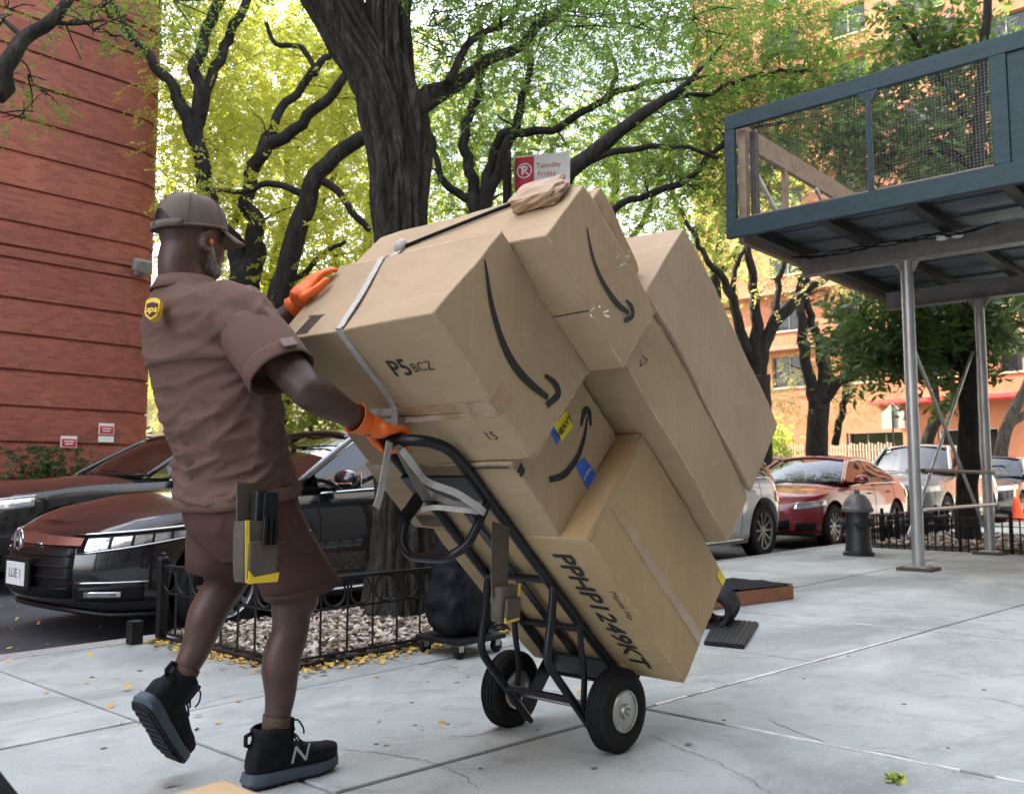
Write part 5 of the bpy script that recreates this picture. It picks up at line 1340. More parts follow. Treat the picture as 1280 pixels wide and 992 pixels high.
# ---- pouch hanging from the truck
def pouch(nm, label, o, ux, uy, uz, w, d, h, flap=True):
    root = thing(nm, label, 'pouch', tuple(o))
    mb = MB()
    rings = []
    for t, s in ((0, .80), (.06, .88), (.3, .95), (.7, 1.0), (1, 1.0)):
        ring = []
        for k in range(20):
            a = 2 * pi * k / 20; x = abs(math.cos(a)) ** .45 * (1 if math.cos(a) >= 0 else -1); y = abs(math.sin(a)) ** .45 * (1 if math.sin(a) >= 0 else -1)
            ring.append(o + ux * (x * w / 2 * s) + uy * (y * d / 2 * s) + uz * (t * h))
        rings.append(ring)
    mb.loft(rings); mb.build('pouch_body', m_pouch, root, smooth=40)
    for t in (.62,):
        MB().box(o - uy * (d / 2 + .006) + uz * (h * .36), (w * .8, .012, h * .62), (ux, uy, uz)).build('front_pocket', m_pouch, root, bevel=.005)
    MB().extr([(-w / 2 * .80, -.002), (w / 2 * .82, -.002), (w / 2 * .9, h * .14), (-w / 2 * .5, h * .09), (-w / 2 * .78, h * .2)], o - uy * (d / 2 * .9 + .012), ux, uz, .004).build('trim', m_yellow, root)
    MB().extr([(-w / 2 * .82, 0), (-w / 2 * .6, 0), (-w / 2 * .8, h * 1.02), (-w / 2 * 1.02, h * 1.02)], o - uy * (d / 2 * .9 + .004), ux, uz, .004).build('trim', m_yellow, root)
    return root
po = pv(629, 775, 1.905)
pouch('tool_pouch', 'brown canvas pouch with yellow edge hanging on the hand truck', po, -V3((.98, .2, 0)).normalized(), V3((.2, -.98, 0)).normalized() * -1, V3((0.08, 0, 1)).normalized(), .105, .05, .105)
flat_strap('pouch_belt', 'drab belt from which the canvas pouch hangs on the hand truck', [pv(626, 655, 1.935), pv(625, 690, 1.915), pv(624, 720, 1.905), pv(626, 745, 1.90)], .075, m_pouch, (1, 0, 0), None, 'belt')
# ---- black bag on a little dolly behind the truck
dc = pg(590, 826, 0)
bag = thing('black_bag', 'slumped black nylon bag on a low dolly behind the hand truck', 'bag', (dc.x + .12, dc.y + .22, 0))
bc = V3((dc.x + .14, dc.y + .22, 0))
rings = []
for t in np.linspace(0, 1, 44):
    z = .11 + .80 * t
    rr_ = .165 * pchip(t, [(0, .8), (.06, 1.0), (.22, 1.02), (.5, .86), (.8, .74), (.94, .6), (1, .3)])
    row = []
    for k in range(56):
        a = 2 * pi * k / 56; ca, sa_ = math.cos(a), math.sin(a)
        sx_, sy_ = math.copysign(abs(ca) ** .6, ca), math.copysign(abs(sa_) ** .6, sa_)
        f = 1 + .16 * (1 - 2 * abs(noise.noise(V3((ca * 1.6, sa_ * 1.6, t * 7.0 + ca * 1.5))))) + .10 * noise.noise(V3((ca * 3.2, sa_ * 3.2, t * 13))) - .08
        row.append(bc + V3((rr_ * 1.05 * sx_ * f + .05 * t, rr_ * .8 * sy_ * f, z + .05 * noise.noise(V3((ca * 1.3, sa_ * 1.3, t * 3))))))
    rings.append(row)
MB().loft(rings).build('bag_body', m_blackcloth, bag, smooth=True)
tube('bag_handle', m_blackcloth, [bc + V3((-.08, -.12, .86)), bc + V3((-.06, -.15, 1.0)), bc + V3((.06, -.15, 1.0)), bc + V3((.08, -.12, .86))], .012, bag, 8)
dolly = thing('bag_dolly', 'low black caster dolly carrying the nylon bag', 'dolly', tuple(bc))
MB().box(bc + V3((0, 0, .085)), (.36, .34, .03)).build('platform', m_dark, dolly, bevel=.008)
for sx in (-1, 1):
    for sy in (-1, 1):
        c = bc + V3((sx * .14, sy * .13, .035))
        MB().lathe([(.012, -.014), (.034, -.013), (.036, 0), (.034, .013), (.012, .014)], c, (0, 1, 0), 20).build('caster', m_rubber, dolly, smooth=40)
        MB().bar(c + V3((0, 0, .0)), c + V3((0, 0, .042)), .03, .036).build('caster_fork', m_zinc, dolly)
# ------------------------------------------------------------------ the man
m_skin = M('brown_skin', (0.074, 0.038, 0.028), 0.5, var=0.34, scale=9, bmp=0.3, bscale=150, bdist=.001, spec=.45)
m_shirt = M('brown_shirt', (0.128, 0.074, 0.058), 0.82, var=0.10, scale=5, bmp=0.35, bscale=420, bdist=.001, spec=.25)
m_short = M('brown_shorts', (0.082, 0.042, 0.034), 0.84, var=0.12, scale=5, bmp=0.35, bscale=420, bdist=.001, spec=.25)
m_cap = M('faded_brown_cap', (0.125, 0.098, 0.078), 0.85, var=0.14, scale=9, bmp=0.35, bscale=350, bdist=.001)
m_glove = M('orange_glove', (0.85, 0.155, 0.018), 0.5, var=0.12, scale=20, bmp=0.4, bscale=60, bdist=.003)
m_boot = M('black_boot_mesh', (0.008, 0.009, 0.011), 0.75, spec=0.2, var=0.4, scale=30, bmp=0.5, bscale=200, bdist=.002)
m_sole = M('slate_sole', (0.06, 0.08, 0.105), 0.7, var=0.25, scale=16, bmp=0.3, bscale=60)
m_sole2 = M('black_outsole', (0.018, 0.02, 0.024), 0.75, spec=0.25, var=0.25, scale=16, bmp=0.5, bscale=60, bdist=.005)
m_sock = M('brown_sock', (0.09, 0.055, 0.035), .9, bmp=.5, bscale=200)
m_grey = M('grey_thread', (0.42, 0.43, 0.44), .6)
m_beard = M('grizzled_beard', (0.11, 0.10, 0.095), .8, var=.5, scale=90, bmp=.8, bscale=200, bdist=.004, col2=(.3, .29, .28))
m_eye = M('eye_white', (.7, .68, .64), .2)

def ring(c, ax, ay, ra, rb, n=26, e=2.0):
    out = []
    for k in range(n):
        t = 2 * pi * k / n; ct, st = math.cos(t), math.sin(t)
        out.append(V3(c) + V3(ax) * (ra * math.copysign(abs(ct) ** (2 / e), ct)) + V3(ay) * (rb * math.copysign(abs(st) ** (2 / e), st)))
    return out
def limbm(mb, pts, n=20, k=4, flat=1.0):
    """tapering limb: (centre, radius)"""
    C = catmull([p[0] for p in pts], k); R = [float(np.interp(i / k, range(len(pts)), [p[1] for p in pts])) for i in range(len(C))]
    mb.tube(C, R, n)
    mb.ell(C[0], (R[0],) * 3, None, 8, 12); mb.ell(C[-1], (R[-1],) * 3, None, 8, 12)
def blob(nm, mb, vox, m, parent, it=6, disp=None, factor=.5):
    me = mb.mesh('tmp'); b = bmesh.new(); b.from_mesh(me); bmesh.ops.recalc_face_normals(b, faces=b.faces); b.to_mesh(me); b.free()
    o = bpy.data.objects.new('tmp', me); COL.objects.link(o)
    r = o.modifiers.new('r', 'REMESH'); r.mode = 'VOXEL'; r.voxel_size = vox
    if it: s = o.modifiers.new('s', 'SMOOTH'); s.factor = factor; s.iterations = it
    me2 = evaluated(o); bpy.data.objects.remove(o)
    l = V3(parent['_loc'])
    nr = [v.normal.copy() for v in me2.vertices]
    for v, n in zip(me2.vertices, nr):
        p = v.co.copy()
        if disp: p += n * disp(p, n)
        v.co = p - l
    me2.name = nm
    return link(nm, me2, m, parent, smooth=True)
def tubeopen(nm, m, rings, parent, th=.004, wave=None):
    mb = MB().loft(rings, cap=False); o = mb.build(nm, m, parent, smooth=True); s = o.modifiers.new('t', 'SOLIDIFY'); s.thickness = th; s.offset = 0; return o

man = thing('person', 'man in brown uniform shirt, shorts and cap steering the loaded hand truck, orange gloves', 'person', (1.6, 2.48, 0))
X, Y, Z = V3((1, 0, 0)), V3((0, 1, 0)), V3((0, 0, 1))
HC = pv(241, 301, 2.50)
hf = V3((.985, .05, -.06)).normalized(); hl = V3((-.05, 1, 0)).normalized(); hu = hf.cross(hl).normalized()
def Hd(f, l, u): return HC + hf * f + hl * l + hu * u
NB = pv(232, 356, 2.50)
RSH = pv(297, 390, 2.31); RSL = pv(350, 463, 2.15); RE = pv(386, 489, 2.08)
GR = W(.985, .503, 2.10)
RW_ = GR + V3((-.105, .015, .052))
LSH = V3((1.42, 2.68, 1.415)); LE = pv(318, 432, 2.66); LW = pv(381, 376, 2.475)
RH_, RK, RA = pv(322, 640, 2.36), pv(364, 776, 2.42), pv(342, 925, 2.445)
LH_, LK, LA = pv(280, 640, 2.58), pv(291, 716, 2.61), pv(219, 862, 2.665)
PC = pv(297, 625, 2.48); CH = pv(262, 430, 2.48)
RHM0 = pv(374, 732, 2.40)
# body, one skin
mb = MB()
mb.ell(Hd(-.012, 0, .028), (.098, .077, .098), (hf, hl, hu), 12, 18)
mb.ell(Hd(.030, 0, -.025), (.066, .064, .085), (hf, hl, hu), 12, 18)
mb.ell(Hd(.042, 0, -.078), (.050, .050, .040), (hf, hl, hu), 10, 14)
mb.ell(Hd(.066, 0, .012), (.030, .050, .018), (hf, hl, hu), 8, 12)      # brow
mb.ell(Hd(.096, 0, -.028), (.018, .014, .024), (hf, hl, hu), 8, 10)     # nose
mb.ell(Hd(.090, 0, -.044), (.014, .020, .011), (hf, hl, hu), 8, 10)
mb.ell(Hd(.084, 0, -.066), (.012, .026, .007), (hf, hl, hu), 6, 10)     # lips
for s in (1, -1):
    mb.ell(Hd(.055, s * .042, -.022), (.028, .022, .024), (hf, hl, hu), 8, 10)
    for k in range(9):                                                  # ear rim
        a = -1.9 + 3.9 * k / 8
        mb.ell(Hd(.002 - .018 * math.cos(a) * .9, s * .082, -.016 + .030 * math.sin(a)), (.007, .009, .007), (hf, hl, hu), 6, 8)
    mb.ell(Hd(.004, s * .074, -.018), (.015, .008, .026), (hf, hl, hu), 6, 8)
    mb.ell(Hd(.008, s * .076, -.046), (.008, .007, .010), (hf, hl, hu), 6, 8)
limbm(mb, [(Hd(-.025, 0, -.03), .066), (Hd(-.035, 0, -.085), .064), (NB + V3((0, 0, -.01)), .070), (NB + V3((.02, 0, -.08)), .09)])
limbm(mb, [(NB + V3((.02, 0, -.1)), .11), (CH, .135), (pv(275, 520, 2.48), .13), (PC, .13)], 24)
for s, c in ((1, LSH), (-1, RSH)): limbm(mb, [(NB + V3((.02, s * .04, -.07)), .07), (c, .062)])
limbm(mb, [(RSH, .066), (lerp(RSH, RE, .5), .060), (lerp(RSH, RE, .9), .052), (RE, .050), (lerp(RE, RW_, .25), .052), (lerp(RE, RW_, .65), .040), (RW_, .031), (RW_ + (GR - RW_) * .3, .029)])
limbm(mb, [(LSH, .062), (lerp(LSH, LE, .5), .055), (LE, .047), (lerp(LE, LW, .3), .048), (lerp(LE, LW, .7), .038), (LW, .030), (LW + (LW - LE) * .12, .028)])
limbm(mb, [(RH_, .092), (lerp(RH_, RHM0, .55), .082), (lerp(RHM0, RK, .25), .070), (RK + V3((0, 0, .05)), .063), (RK, .058), (lerp(RK, RA, .12), .056), (lerp(RK, RA, .25) + V3((-.012, 0, 0)), .059), (lerp(RK, RA, .40) + V3((-.014, 0, 0)), .058), (lerp(RK, RA, .62), .047), (lerp(RK, RA, .82), .038), (RA, .032)], 22)
limbm(mb, [(LH_, .10), (lerp(LH_, LK, .6), .085), (LK, .060), (lerp(LK, LA, .2) + V3((-.014, 0, 0)), .060), (lerp(LK, LA, .38) + V3((-.018, 0, 0)), .059), (lerp(LK, LA, .62), .047), (lerp(LK, LA, .85), .037), (LA, .032)], 22)
blob('body', mb, .0065, m_skin, man, 5)
for s in (1, -1):
    MB().ell(Hd(.070, s * .031, -.006), (.012, .014, .012), (hf, hl, hu), 8, 12).build('eye', m_eye, man, smooth=True)
# short grizzled beard hugging the jaw
mb = MB()
mb.ell(Hd(.043, 0, -.080), (.054, .054, .040), (hf, hl, hu), 10, 16)
for s in (1, -1):
    limbm(mb, [(Hd(.022, s * .060, -.028), .012), (Hd(.030, s * .056, -.055), .016), (Hd(.045, s * .045, -.085), .018)], 10)
mb.ell(Hd(.088, 0, -.057), (.010, .026, .008), (hf, hl, hu), 6, 10)
blob('beard', mb, .005, m_beard, man, 4, lambda p, n: .002 * noise.noise(p * 160))
# shirt
lv = [(352, 231, .070, .078), (362, 236, .088, .105), (372, 242, .112, .155), (385, 249, .138, .200), (405, 257, .160, .232), (430, 262, .172, .246), (460, 266, .168, .238), (495, 272, .158, .228), (540, 281, .146, .212), (580, 290, .143, .208), (600, 293, .146, .212), (618, 296, .150, .216)]
mb = MB(); rings = []
for (py, px, ru, rv) in lv:
    c = pv(px, py, 2.485); tl = max(0, py - 560) / 60 * .19
    rings.append([p + Z * ((p.x - c.x) * tl) for p in ring(c, X, Y, ru, rv, 36, 2.35)])
mb.loft(rings)
limbm(mb, [(lerp(RSH, NB, .4) + V3((0, 0, -.03)), .085), (RSH, .094), (lerp(RSH, RSL, .25), .094), (lerp(RSH, RSL, .42), .092)], 22)
limbm(mb, [(lerp(LSH, NB, .4) + V3((0, 0, -.03)), .08), (LSH, .088), (lerp(LSH, LE, .55), .085), (lerp(LSH, LE, .8), .080)], 22)
ARM = pv(318, 455, 2.30)
def fold(p, n):
    q = p - ARM; d = q.length
    ang = math.atan2(q.z, q.x)
    rad = noise.noise(V3((ang * 3.6, d * 2.2, 3.0))) * math.exp(-d / .28) * .034            # pulls out of the armpit
    w1 = noise.noise(V3((p.x * 4 + p.y * 3, p.y * 4, p.z * 15 + p.x * 6))) * .013
    w2 = (1 - abs(noise.noise(V3((p.x * 7 + 5, p.y * 6, p.z * 21 - p.x * 11))))) ** 3 * .013
    low = max(0.0, min(1.0, (1.25 - p.z) / .25))
    w3 = max(0.0, 1 - 2.6 * abs(noise.noise(V3((p.x * 5 + p.y * 4 + 2, p.y * 3, p.z * 9 - p.x * 9))))) ** 2 * .010     # sharper creases
    w4 = max(0.0, 1 - 3.2 * abs(noise.noise(V3((p.x * 11 + 8, p.y * 9, p.z * 17 + p.x * 8))))) ** 2 * .0045
    return rad + (w1 + w2) * (.3 + .6 * low) + (w3 + w4) * (.5 + .6 * low) - .009
blob('shirt', mb, .006, m_shirt, man, 4, fold)
def hemring(px, py, ru, rv, tilt, dz=0, wob=0.006, seed=0):
    c = pv(px, py, 2.485); out = []
    for k, p in enumerate(ring(c, X, Y, ru, rv, 60, 2.35)):
        t = 2 * pi * k / 60
        f = 1 + wob * 6 * noise.noise(V3((math.cos(t) * 2.2, math.sin(t) * 2.2, seed)))
        p = c + (p - c) * f
        p.z += (p.x - c.x) * tilt + dz; out.append(p)
    return out
tubeopen('shirt_hem', m_shirt, [hemring(294.5, 611, .149, .2155, .168, 0, .004, 1), hemring(295, 613, .1522, .2185, .172, 0, .005, 1.1), hemring(296, 620, .1535, .2200, .19, 0, .006, 1.2), hemring(296.3, 626, .1532, .2197, .20, 0, .006, 1.2)], man)
sd_ = (RSL - RSH).normalized(); sa = sd_.cross(Y).normalized(); sb = sd_.cross(sa).normalized()
def cuff(t, r, k=1.0):
    c = RSH + sd_ * ((RSL - RSH).length * t)
    return [c + (p - c) * (1 + .06 * noise.noise(V3((math.cos(j * .21) * 2.4, math.sin(j * .21) * 2.4, t * 5))) * min(1, t + .2)) for j, p in enumerate(ring(c, sa, sb, r, r * .92, 30, 2.0))]
tubeopen('sleeve', m_shirt, [cuff(.20, .084), cuff(.36, .0925), cuff(.55, .0965), cuff(.75, .0970), cuff(.92, .0965), cuff(1.05, .0955)], man, .004)
tubeopen('cuff_band', m_shirt, [cuff(.885, .0985), cuff(.90, .0992), cuff(1.02, .0985), cuff(1.056, .0972)], man, .003)
ct = RSH + sd_ * ((RSL - RSH).length * .955); cn_ = (sa * -.25 - sb * math.copysign(1, sb.y)).normalized(); cn_ = V3((-.1, -.93, .25)).normalized(); cn_ = (cn_ - sd_ * cn_.dot(sd_)).normalized()
MB().box(ct + cn_ * .0995, (.045, .006, .030), (sd_.cross(cn_), cn_, sd_)).build('cuff_tab', M('cuff_tab', (.20, .15, .13), .8), man, bevel=.002)
# stand collar
tubeopen('collar', m_shirt, [ring(NB + V3((.012, 0, -.028)), X, Y, .088, .090, 28), ring(NB + V3((.004, 0, .0)), X, Y, .078, .081, 28), ring(NB + V3((.0, 0, .018)), X, Y, .075, .078, 28)], man, .006)
tubeopen('collar_fold', m_shirt, [ring(NB + V3((.0, 0, .019)), X, Y, .077, .080, 28), ring(NB + V3((.004, 0, .0)), X, Y, .090, .094, 28), ring(NB + V3((.008, 0, -.022)), X, Y, .104, .115, 28)], man, .005)
# yellow shield badge on the back of the shirt
bo = pv(193, 388, 2.425)
nb_ = V3((-.80, -.55, .22)).normalized(); bx = V3((.56, -.82, 0)).normalized(); bx = (bx - nb_ * bx.dot(nb_)).normalized(); by = nb_.cross(bx)
sh = [(-.021, .024), (-.012, .031), (0, .033), (.012, .031), (.021, .024), (.021, -.010), (.016, -.022), (0, -.034), (-.016, -.022), (-.021, -.010)]
bo = bo + nb_ * .012
bd = MB().extr(sh, bo - nb_ * .02, bx, by, .022).build('badge', M('badge_yellow', (.75, .50, .04), .6), man)
MB().extr([(-.0165, .014), (0, .019), (.0165, .014), (.0165, -.008), (.012, -.018), (0, -.027), (-.012, -.018), (-.0165, -.008)], bo, bx, by, .0042).build('badge_field', m_short, bd)
text('badge_letters', 'ups', .027, bpy.data.materials['badge_yellow'], bo + nb_ * .006 - by * .004, bx, by, bd, bold=.0012)
# shorts
mb = MB()
rings = []
for (py, px, ru, rv) in ((585, 290, .132, .190), (612, 295, .140, .200), (640, 299, .148, .206), (662, 302, .142, .196), (682, 305, .118, .165), (700, 308, .08, .11)):
    rings.append(ring(pv(px, py, 2.485), X, Y, ru, rv, 32, 2.3))
mb.loft(rings)
RHM = pv(376, 732, 2.40); LHM = pv(279, 704, 2.60)
limbm(mb, [(RH_ + V3((.0, 0, .0)), .108), (lerp(RH_, RHM, .25), .106), (lerp(RH_, RHM, .5), .104)], 24)
limbm(mb, [(LH_ + V3((0, 0, .03)), .106), (lerp(LH_, LHM, .3), .100)], 24)
def sfold(p, n):
    return max(0.0, 1 - 2.8 * abs(noise.noise(V3((p.x * 8 + p.z * 4, p.y * 7, p.z * 4 + 3))))) ** 2 * .008 + noise.noise(V3((p.x * 7, p.y * 7, p.z * 3.5))) * .007 + (1 - abs(noise.noise(V3((p.x * 9 + p.z * 5, p.y * 6, p.z * 6))))) ** 3 * .006 - .004
blob('shorts', mb, .0065, m_short, man, 5, sfold)
def leg_ring(o, d, t, ra, rb, sk=0.0, seed=0, flat=None):
    L0 = d.length; d = d.normalized(); c0 = o + d * t
    if flat is not None: d = lerp(d, V3(flat).normalized(), max(0.0, min(1.0, (t / L0 - .2) / .6))).normalized()
    ax = (X - d * X.dot(d)).normalized(); ay = d.cross(ax); c = c0; out = []
    for k, p in enumerate(ring(c, ax, ay, ra, rb, 40, 2.15)):
        a = 2 * pi * k / 40; f = 1 + .045 * noise.noise(V3((math.cos(a) * 1.8, math.sin(a) * 1.8, seed))) + .05 * noise.noise(V3((math.cos(a) * 3.4, math.sin(a) * 3.4, seed + t * 3))) * max(0, t / .3); out.append(c + (p - c) * f + d * (sk * math.cos(a)))
    return out
dr = (RHM - RH_)
tubeopen('leg_hem', m_short, [leg_ring(RH_, dr, dr.length * t, r, r * .92, 0, 4, (.26, 0, -.96)) for t, r in ((-.1, .096), (.15, .106), (.4, .109), (.65, .111), (.85, .114), (1.05, .118))], man)
dl = (LHM - LH_)
tubeopen('leg_hem', m_short, [leg_ring(LH_, dl, dl.length * t, r, r * .92, .01 * t, 7) for t, r in ((-.3, .092), (.1, .105), (.5, .109), (.8, .109), (1.15, .108))], man)
tubeopen('hem_band', m_short, [leg_ring(RH_, dr, dr.length * t, r, r * .92, 0, 4, (.26, 0, -.96)) for t, r in ((.955, .1185), (.965, .1195), (1.06, .1205))], man, .003)
MB().tube(catmull([pv(352, 678, 2.277), pv(364, 675, 2.275), pv(376, 669, 2.285), pv(388, 662, 2.305)], 4), .0028, 6).build('pocket_piping', m_grey, man, smooth=True)
# cap
mb = MB()
cr = []
for i in range(11):
    t = i / 10; a = t * pi / 2
    r = math.cos(a) ** .62 if i < 10 else .05
    cr.append([Hd(-.010 + .112 * r * math.cos(2 * pi * k / 32) - .006 * t, .090 * r * math.sin(2 * pi * k / 32), .030 + .105 * math.sin(a) ** .92 + (.020 * math.cos(2 * pi * k / 32)) * (1 - t) + .003 * noise.noise(V3((k * .9, i * .7, 4)))) for k in range(32)])
crown = MB(); crown.loft(cr)
cap = crown.build('cap', m_cap, man, smooth=50)
bm_ = MB()
def brim(s, t):                           # s: across, t: outwards
    a = lerp(-1.05, 1.05, s); r0 = V3((math.cos(a) * .104 - .008, math.sin(a) * .086))if False else None
    f = math.cos(a) * .106 - .008 + t * .075 * (math.cos(a) ** .6); l = math.sin(a) * .086 * (1 + t * .02)
    return Hd(f, l, .048 - t * .018 - .030 * (l / .086) ** 2 * (.4 + .6 * t))
bm_.grid(brim, 20, 8)
bo_ = bm_.build('brim', m_cap, cap, smooth=True); q = bo_.modifiers.new('t', 'SOLIDIFY'); q.thickness = .005
# closure strap at the back of the cap; dark patch paints the shaded opening
op = []
for k in range(13):
    a = pi + lerp(-.62, .62, k / 12); op.append(Hd(-.010 + .1155 * math.cos(a) * (1 - .06 * math.sin(pi * k / 12)), .0945 * math.sin(a), .020 + .046 * math.sin(pi * k / 12)))
op2 = [Hd(-.010 + .1165 * math.cos(pi + lerp(-.62, .62, k / 12)), .0945 * math.sin(pi + lerp(-.62, .62, k / 12)), .010) for k in range(13)]
MB().add(op + op2, [(i, i + 1, 13 + i + 1, 13 + i) for i in range(12)]).build('cap_opening_shade', m_dark, cap)
def arc_strip(nm, a0, a1, u0, u1, m, r=1.03):
    n = 12; up = [Hd(-.010 + .112 * r * math.cos(lerp(a0, a1, k / n)), .090 * r * math.sin(lerp(a0, a1, k / n)), u1 + .020 * math.cos(lerp(a0, a1, k / n))) for k in range(n + 1)]
    dn = [Hd(-.010 + .112 * r * math.cos(lerp(a0, a1, k / n)), .090 * r * math.sin(lerp(a0, a1, k / n)), u0 + .020 * math.cos(lerp(a0, a1, k / n))) for k in range(n + 1)]
    o = MB().add(up + dn, [(i, i + 1, n + 2 + i, n + 1 + i) for i in range(n)]).build(nm, m, cap, smooth=True); q = o.modifiers.new('t', 'SOLIDIFY'); q.thickness = .004; return o
arc_strip('cap_strap', pi - .8, pi + .9, .024, .046, m_cap, 1.05)
arc_strip('cap_band', -1.2, pi - .45, .026, .034, m_cap, 1.015); arc_strip('cap_band', pi + .45, 2 * pi - 1.2 + 1.2, .026, .034, m_cap, 1.015)
for a in np.linspace(0, pi, 4)[:-1]:
    pts = [Hd(-.010 + .1135 * (math.cos(q) ** .62 if abs(q) < 1.5 else .05) * math.cos(a) * (1 if s_ > 0 else -1) - .006, .0915 * (math.cos(q) ** .62 if abs(q) < 1.5 else .05) * math.sin(a) * (1 if s_ > 0 else -1), .0305 + .1055 * math.sin(q) ** .92 + .020 * math.cos(a) * (1 if s_ > 0 else -1) * (1 - q / (pi / 2))) for s_ in (1,) for q in np.linspace(.02, 1.5, 12)]
    MB().tube(pts, .0016, 5).build('cap_seam', m_cap, cap, smooth=True)
    pts = [Hd(-.010 - .1135 * math.cos(q) ** .62 * math.cos(a) - .006, -.0915 * math.cos(q) ** .62 * math.sin(a), .0305 + .1055 * math.sin(q) ** .92 - .020 * math.cos(a) * (1 - q / (pi / 2))) for q in np.linspace(.02, 1.5, 12)]
    MB().tube(pts, .0016, 5).build('cap_seam', m_cap, cap, smooth=True)
MB().ell(Hd(-.012, 0, .137), (.008, .008, .004), (hf, hl, hu), 6, 10).build('cap_button', m_cap, cap, smooth=True)
# orange patch painted in for light glowing through the ear
MB().ell(Hd(.010, -.084, -.016), (.007, .006, .010), (hf, hl, hu), 8, 10).build('ear_glow', M('ear_glow_orange', (.5, .14, .03), .6), man, smooth=True)
# gloves: a palm, five separate bent fingers
def glove(palm, fingers, thumb, wrist, wdir, nm='glove'):
    mb = MB()
    limbm(mb, palm, 14)
    for f in fingers: limbm(mb, f, 10, 3)
    limbm(mb, thumb, 10, 3)
    return blob(nm, mb, .0038, m_glove, man, 3, lambda p, n: .0012 * noise.noise(p * 90))
def G(dx, dy, dz): return GR + V3((dx, dy, dz))
fs = []
for dy, l in ((-.036, .9), (-.012, 1.0), (.013, 1.05), (.037, .97)):
    fs.append([(G(-.02, dy, .031), .0115), (G(.016, dy, .032), .0112), (G(.036 * l, dy, .012), .0105), (G(.034 * l, dy, -.018), .0100), (G(.012, dy, -.033), .0092), (G(-.008, dy * .95, -.030), .0082)])
pal = [(RW_, .031), (lerp(RW_, G(-.04, 0, .03), .5), .032), (G(-.045, 0, .032), .030), (G(-.018, 0, .031), .020)]
mb_extra = [(G(-.05, -.026, .030), .020), (G(-.022, -.034, .030), .014)], [(G(-.05, .026, .032), .020), (G(-.022, .034, .031), .014)]
glove(pal, fs + list(mb_extra), [(G(-.055, .036, .022), .016), (G(-.030, .052, .004), .0135), (G(-.004, .050, -.018), .012), (G(.016, .044, -.026), .010)], RW_, None)
tubeopen('glove_cuff', m_glove, [ring(lerp(RE, RW_, t), Y, (RW_ - RE).normalized().cross(Y).normalized(), r, r, 24) for t, r in ((.86, .047), (.92, .041), (1.0, .037), (1.08, .036))], man, .003)
# left hand laid over the far edge of the large carton
hb = B1v.normalized(); hn = A1
PL = W(1.372, .80, 2.448)
def L_(b, y, a): return PL + B1v * b + Y * y + A1 * a
fs = []
for y, l in ((.030, .80), (.010, .95), (-.012, 1.0), (-.034, .92)):
    fs.append([(L_(.02, y, .016), .0115), (L_(.05 * l + .01, y - .006, .020), .011), (L_(.085 * l + .01, y - .014, .016), .0102), (L_(.112 * l + .01, y - .02, .004), .009), (L_(.120 * l + .01, y - .022, -.001), .008)])
pal = [(LW, .030), (lerp(LW, L_(-.02, .0, .014), .5), .031), (L_(-.02, 0, .014), .029), (L_(.02, -.004, .014), .022)]
glove(pal, fs + [[(L_(-.015, .02, .013), .02), (L_(.02, .026, .014), .014)], [(L_(-.015, -.024, .013), .02), (L_(.02, -.03, .014), .014)]], [(L_(-.03, -.036, .008), .016), (L_(.0, -.062, .008), .0135), (L_(.03, -.074, .008), .012), (L_(.05, -.078, .007), .0105)], LW, None)
wd = (LW - LE).normalized(); wa = wd.cross(Z).normalized(); wb = wd.cross(wa)
tubeopen('glove_cuff', m_glove, [ring(LE + wd * ((LW - LE).length * t), wa, wb, r, r, 24) for t, r in ((.80, .046), (.88, .041), (1.0, .036), (1.06, .035))], man, .003)
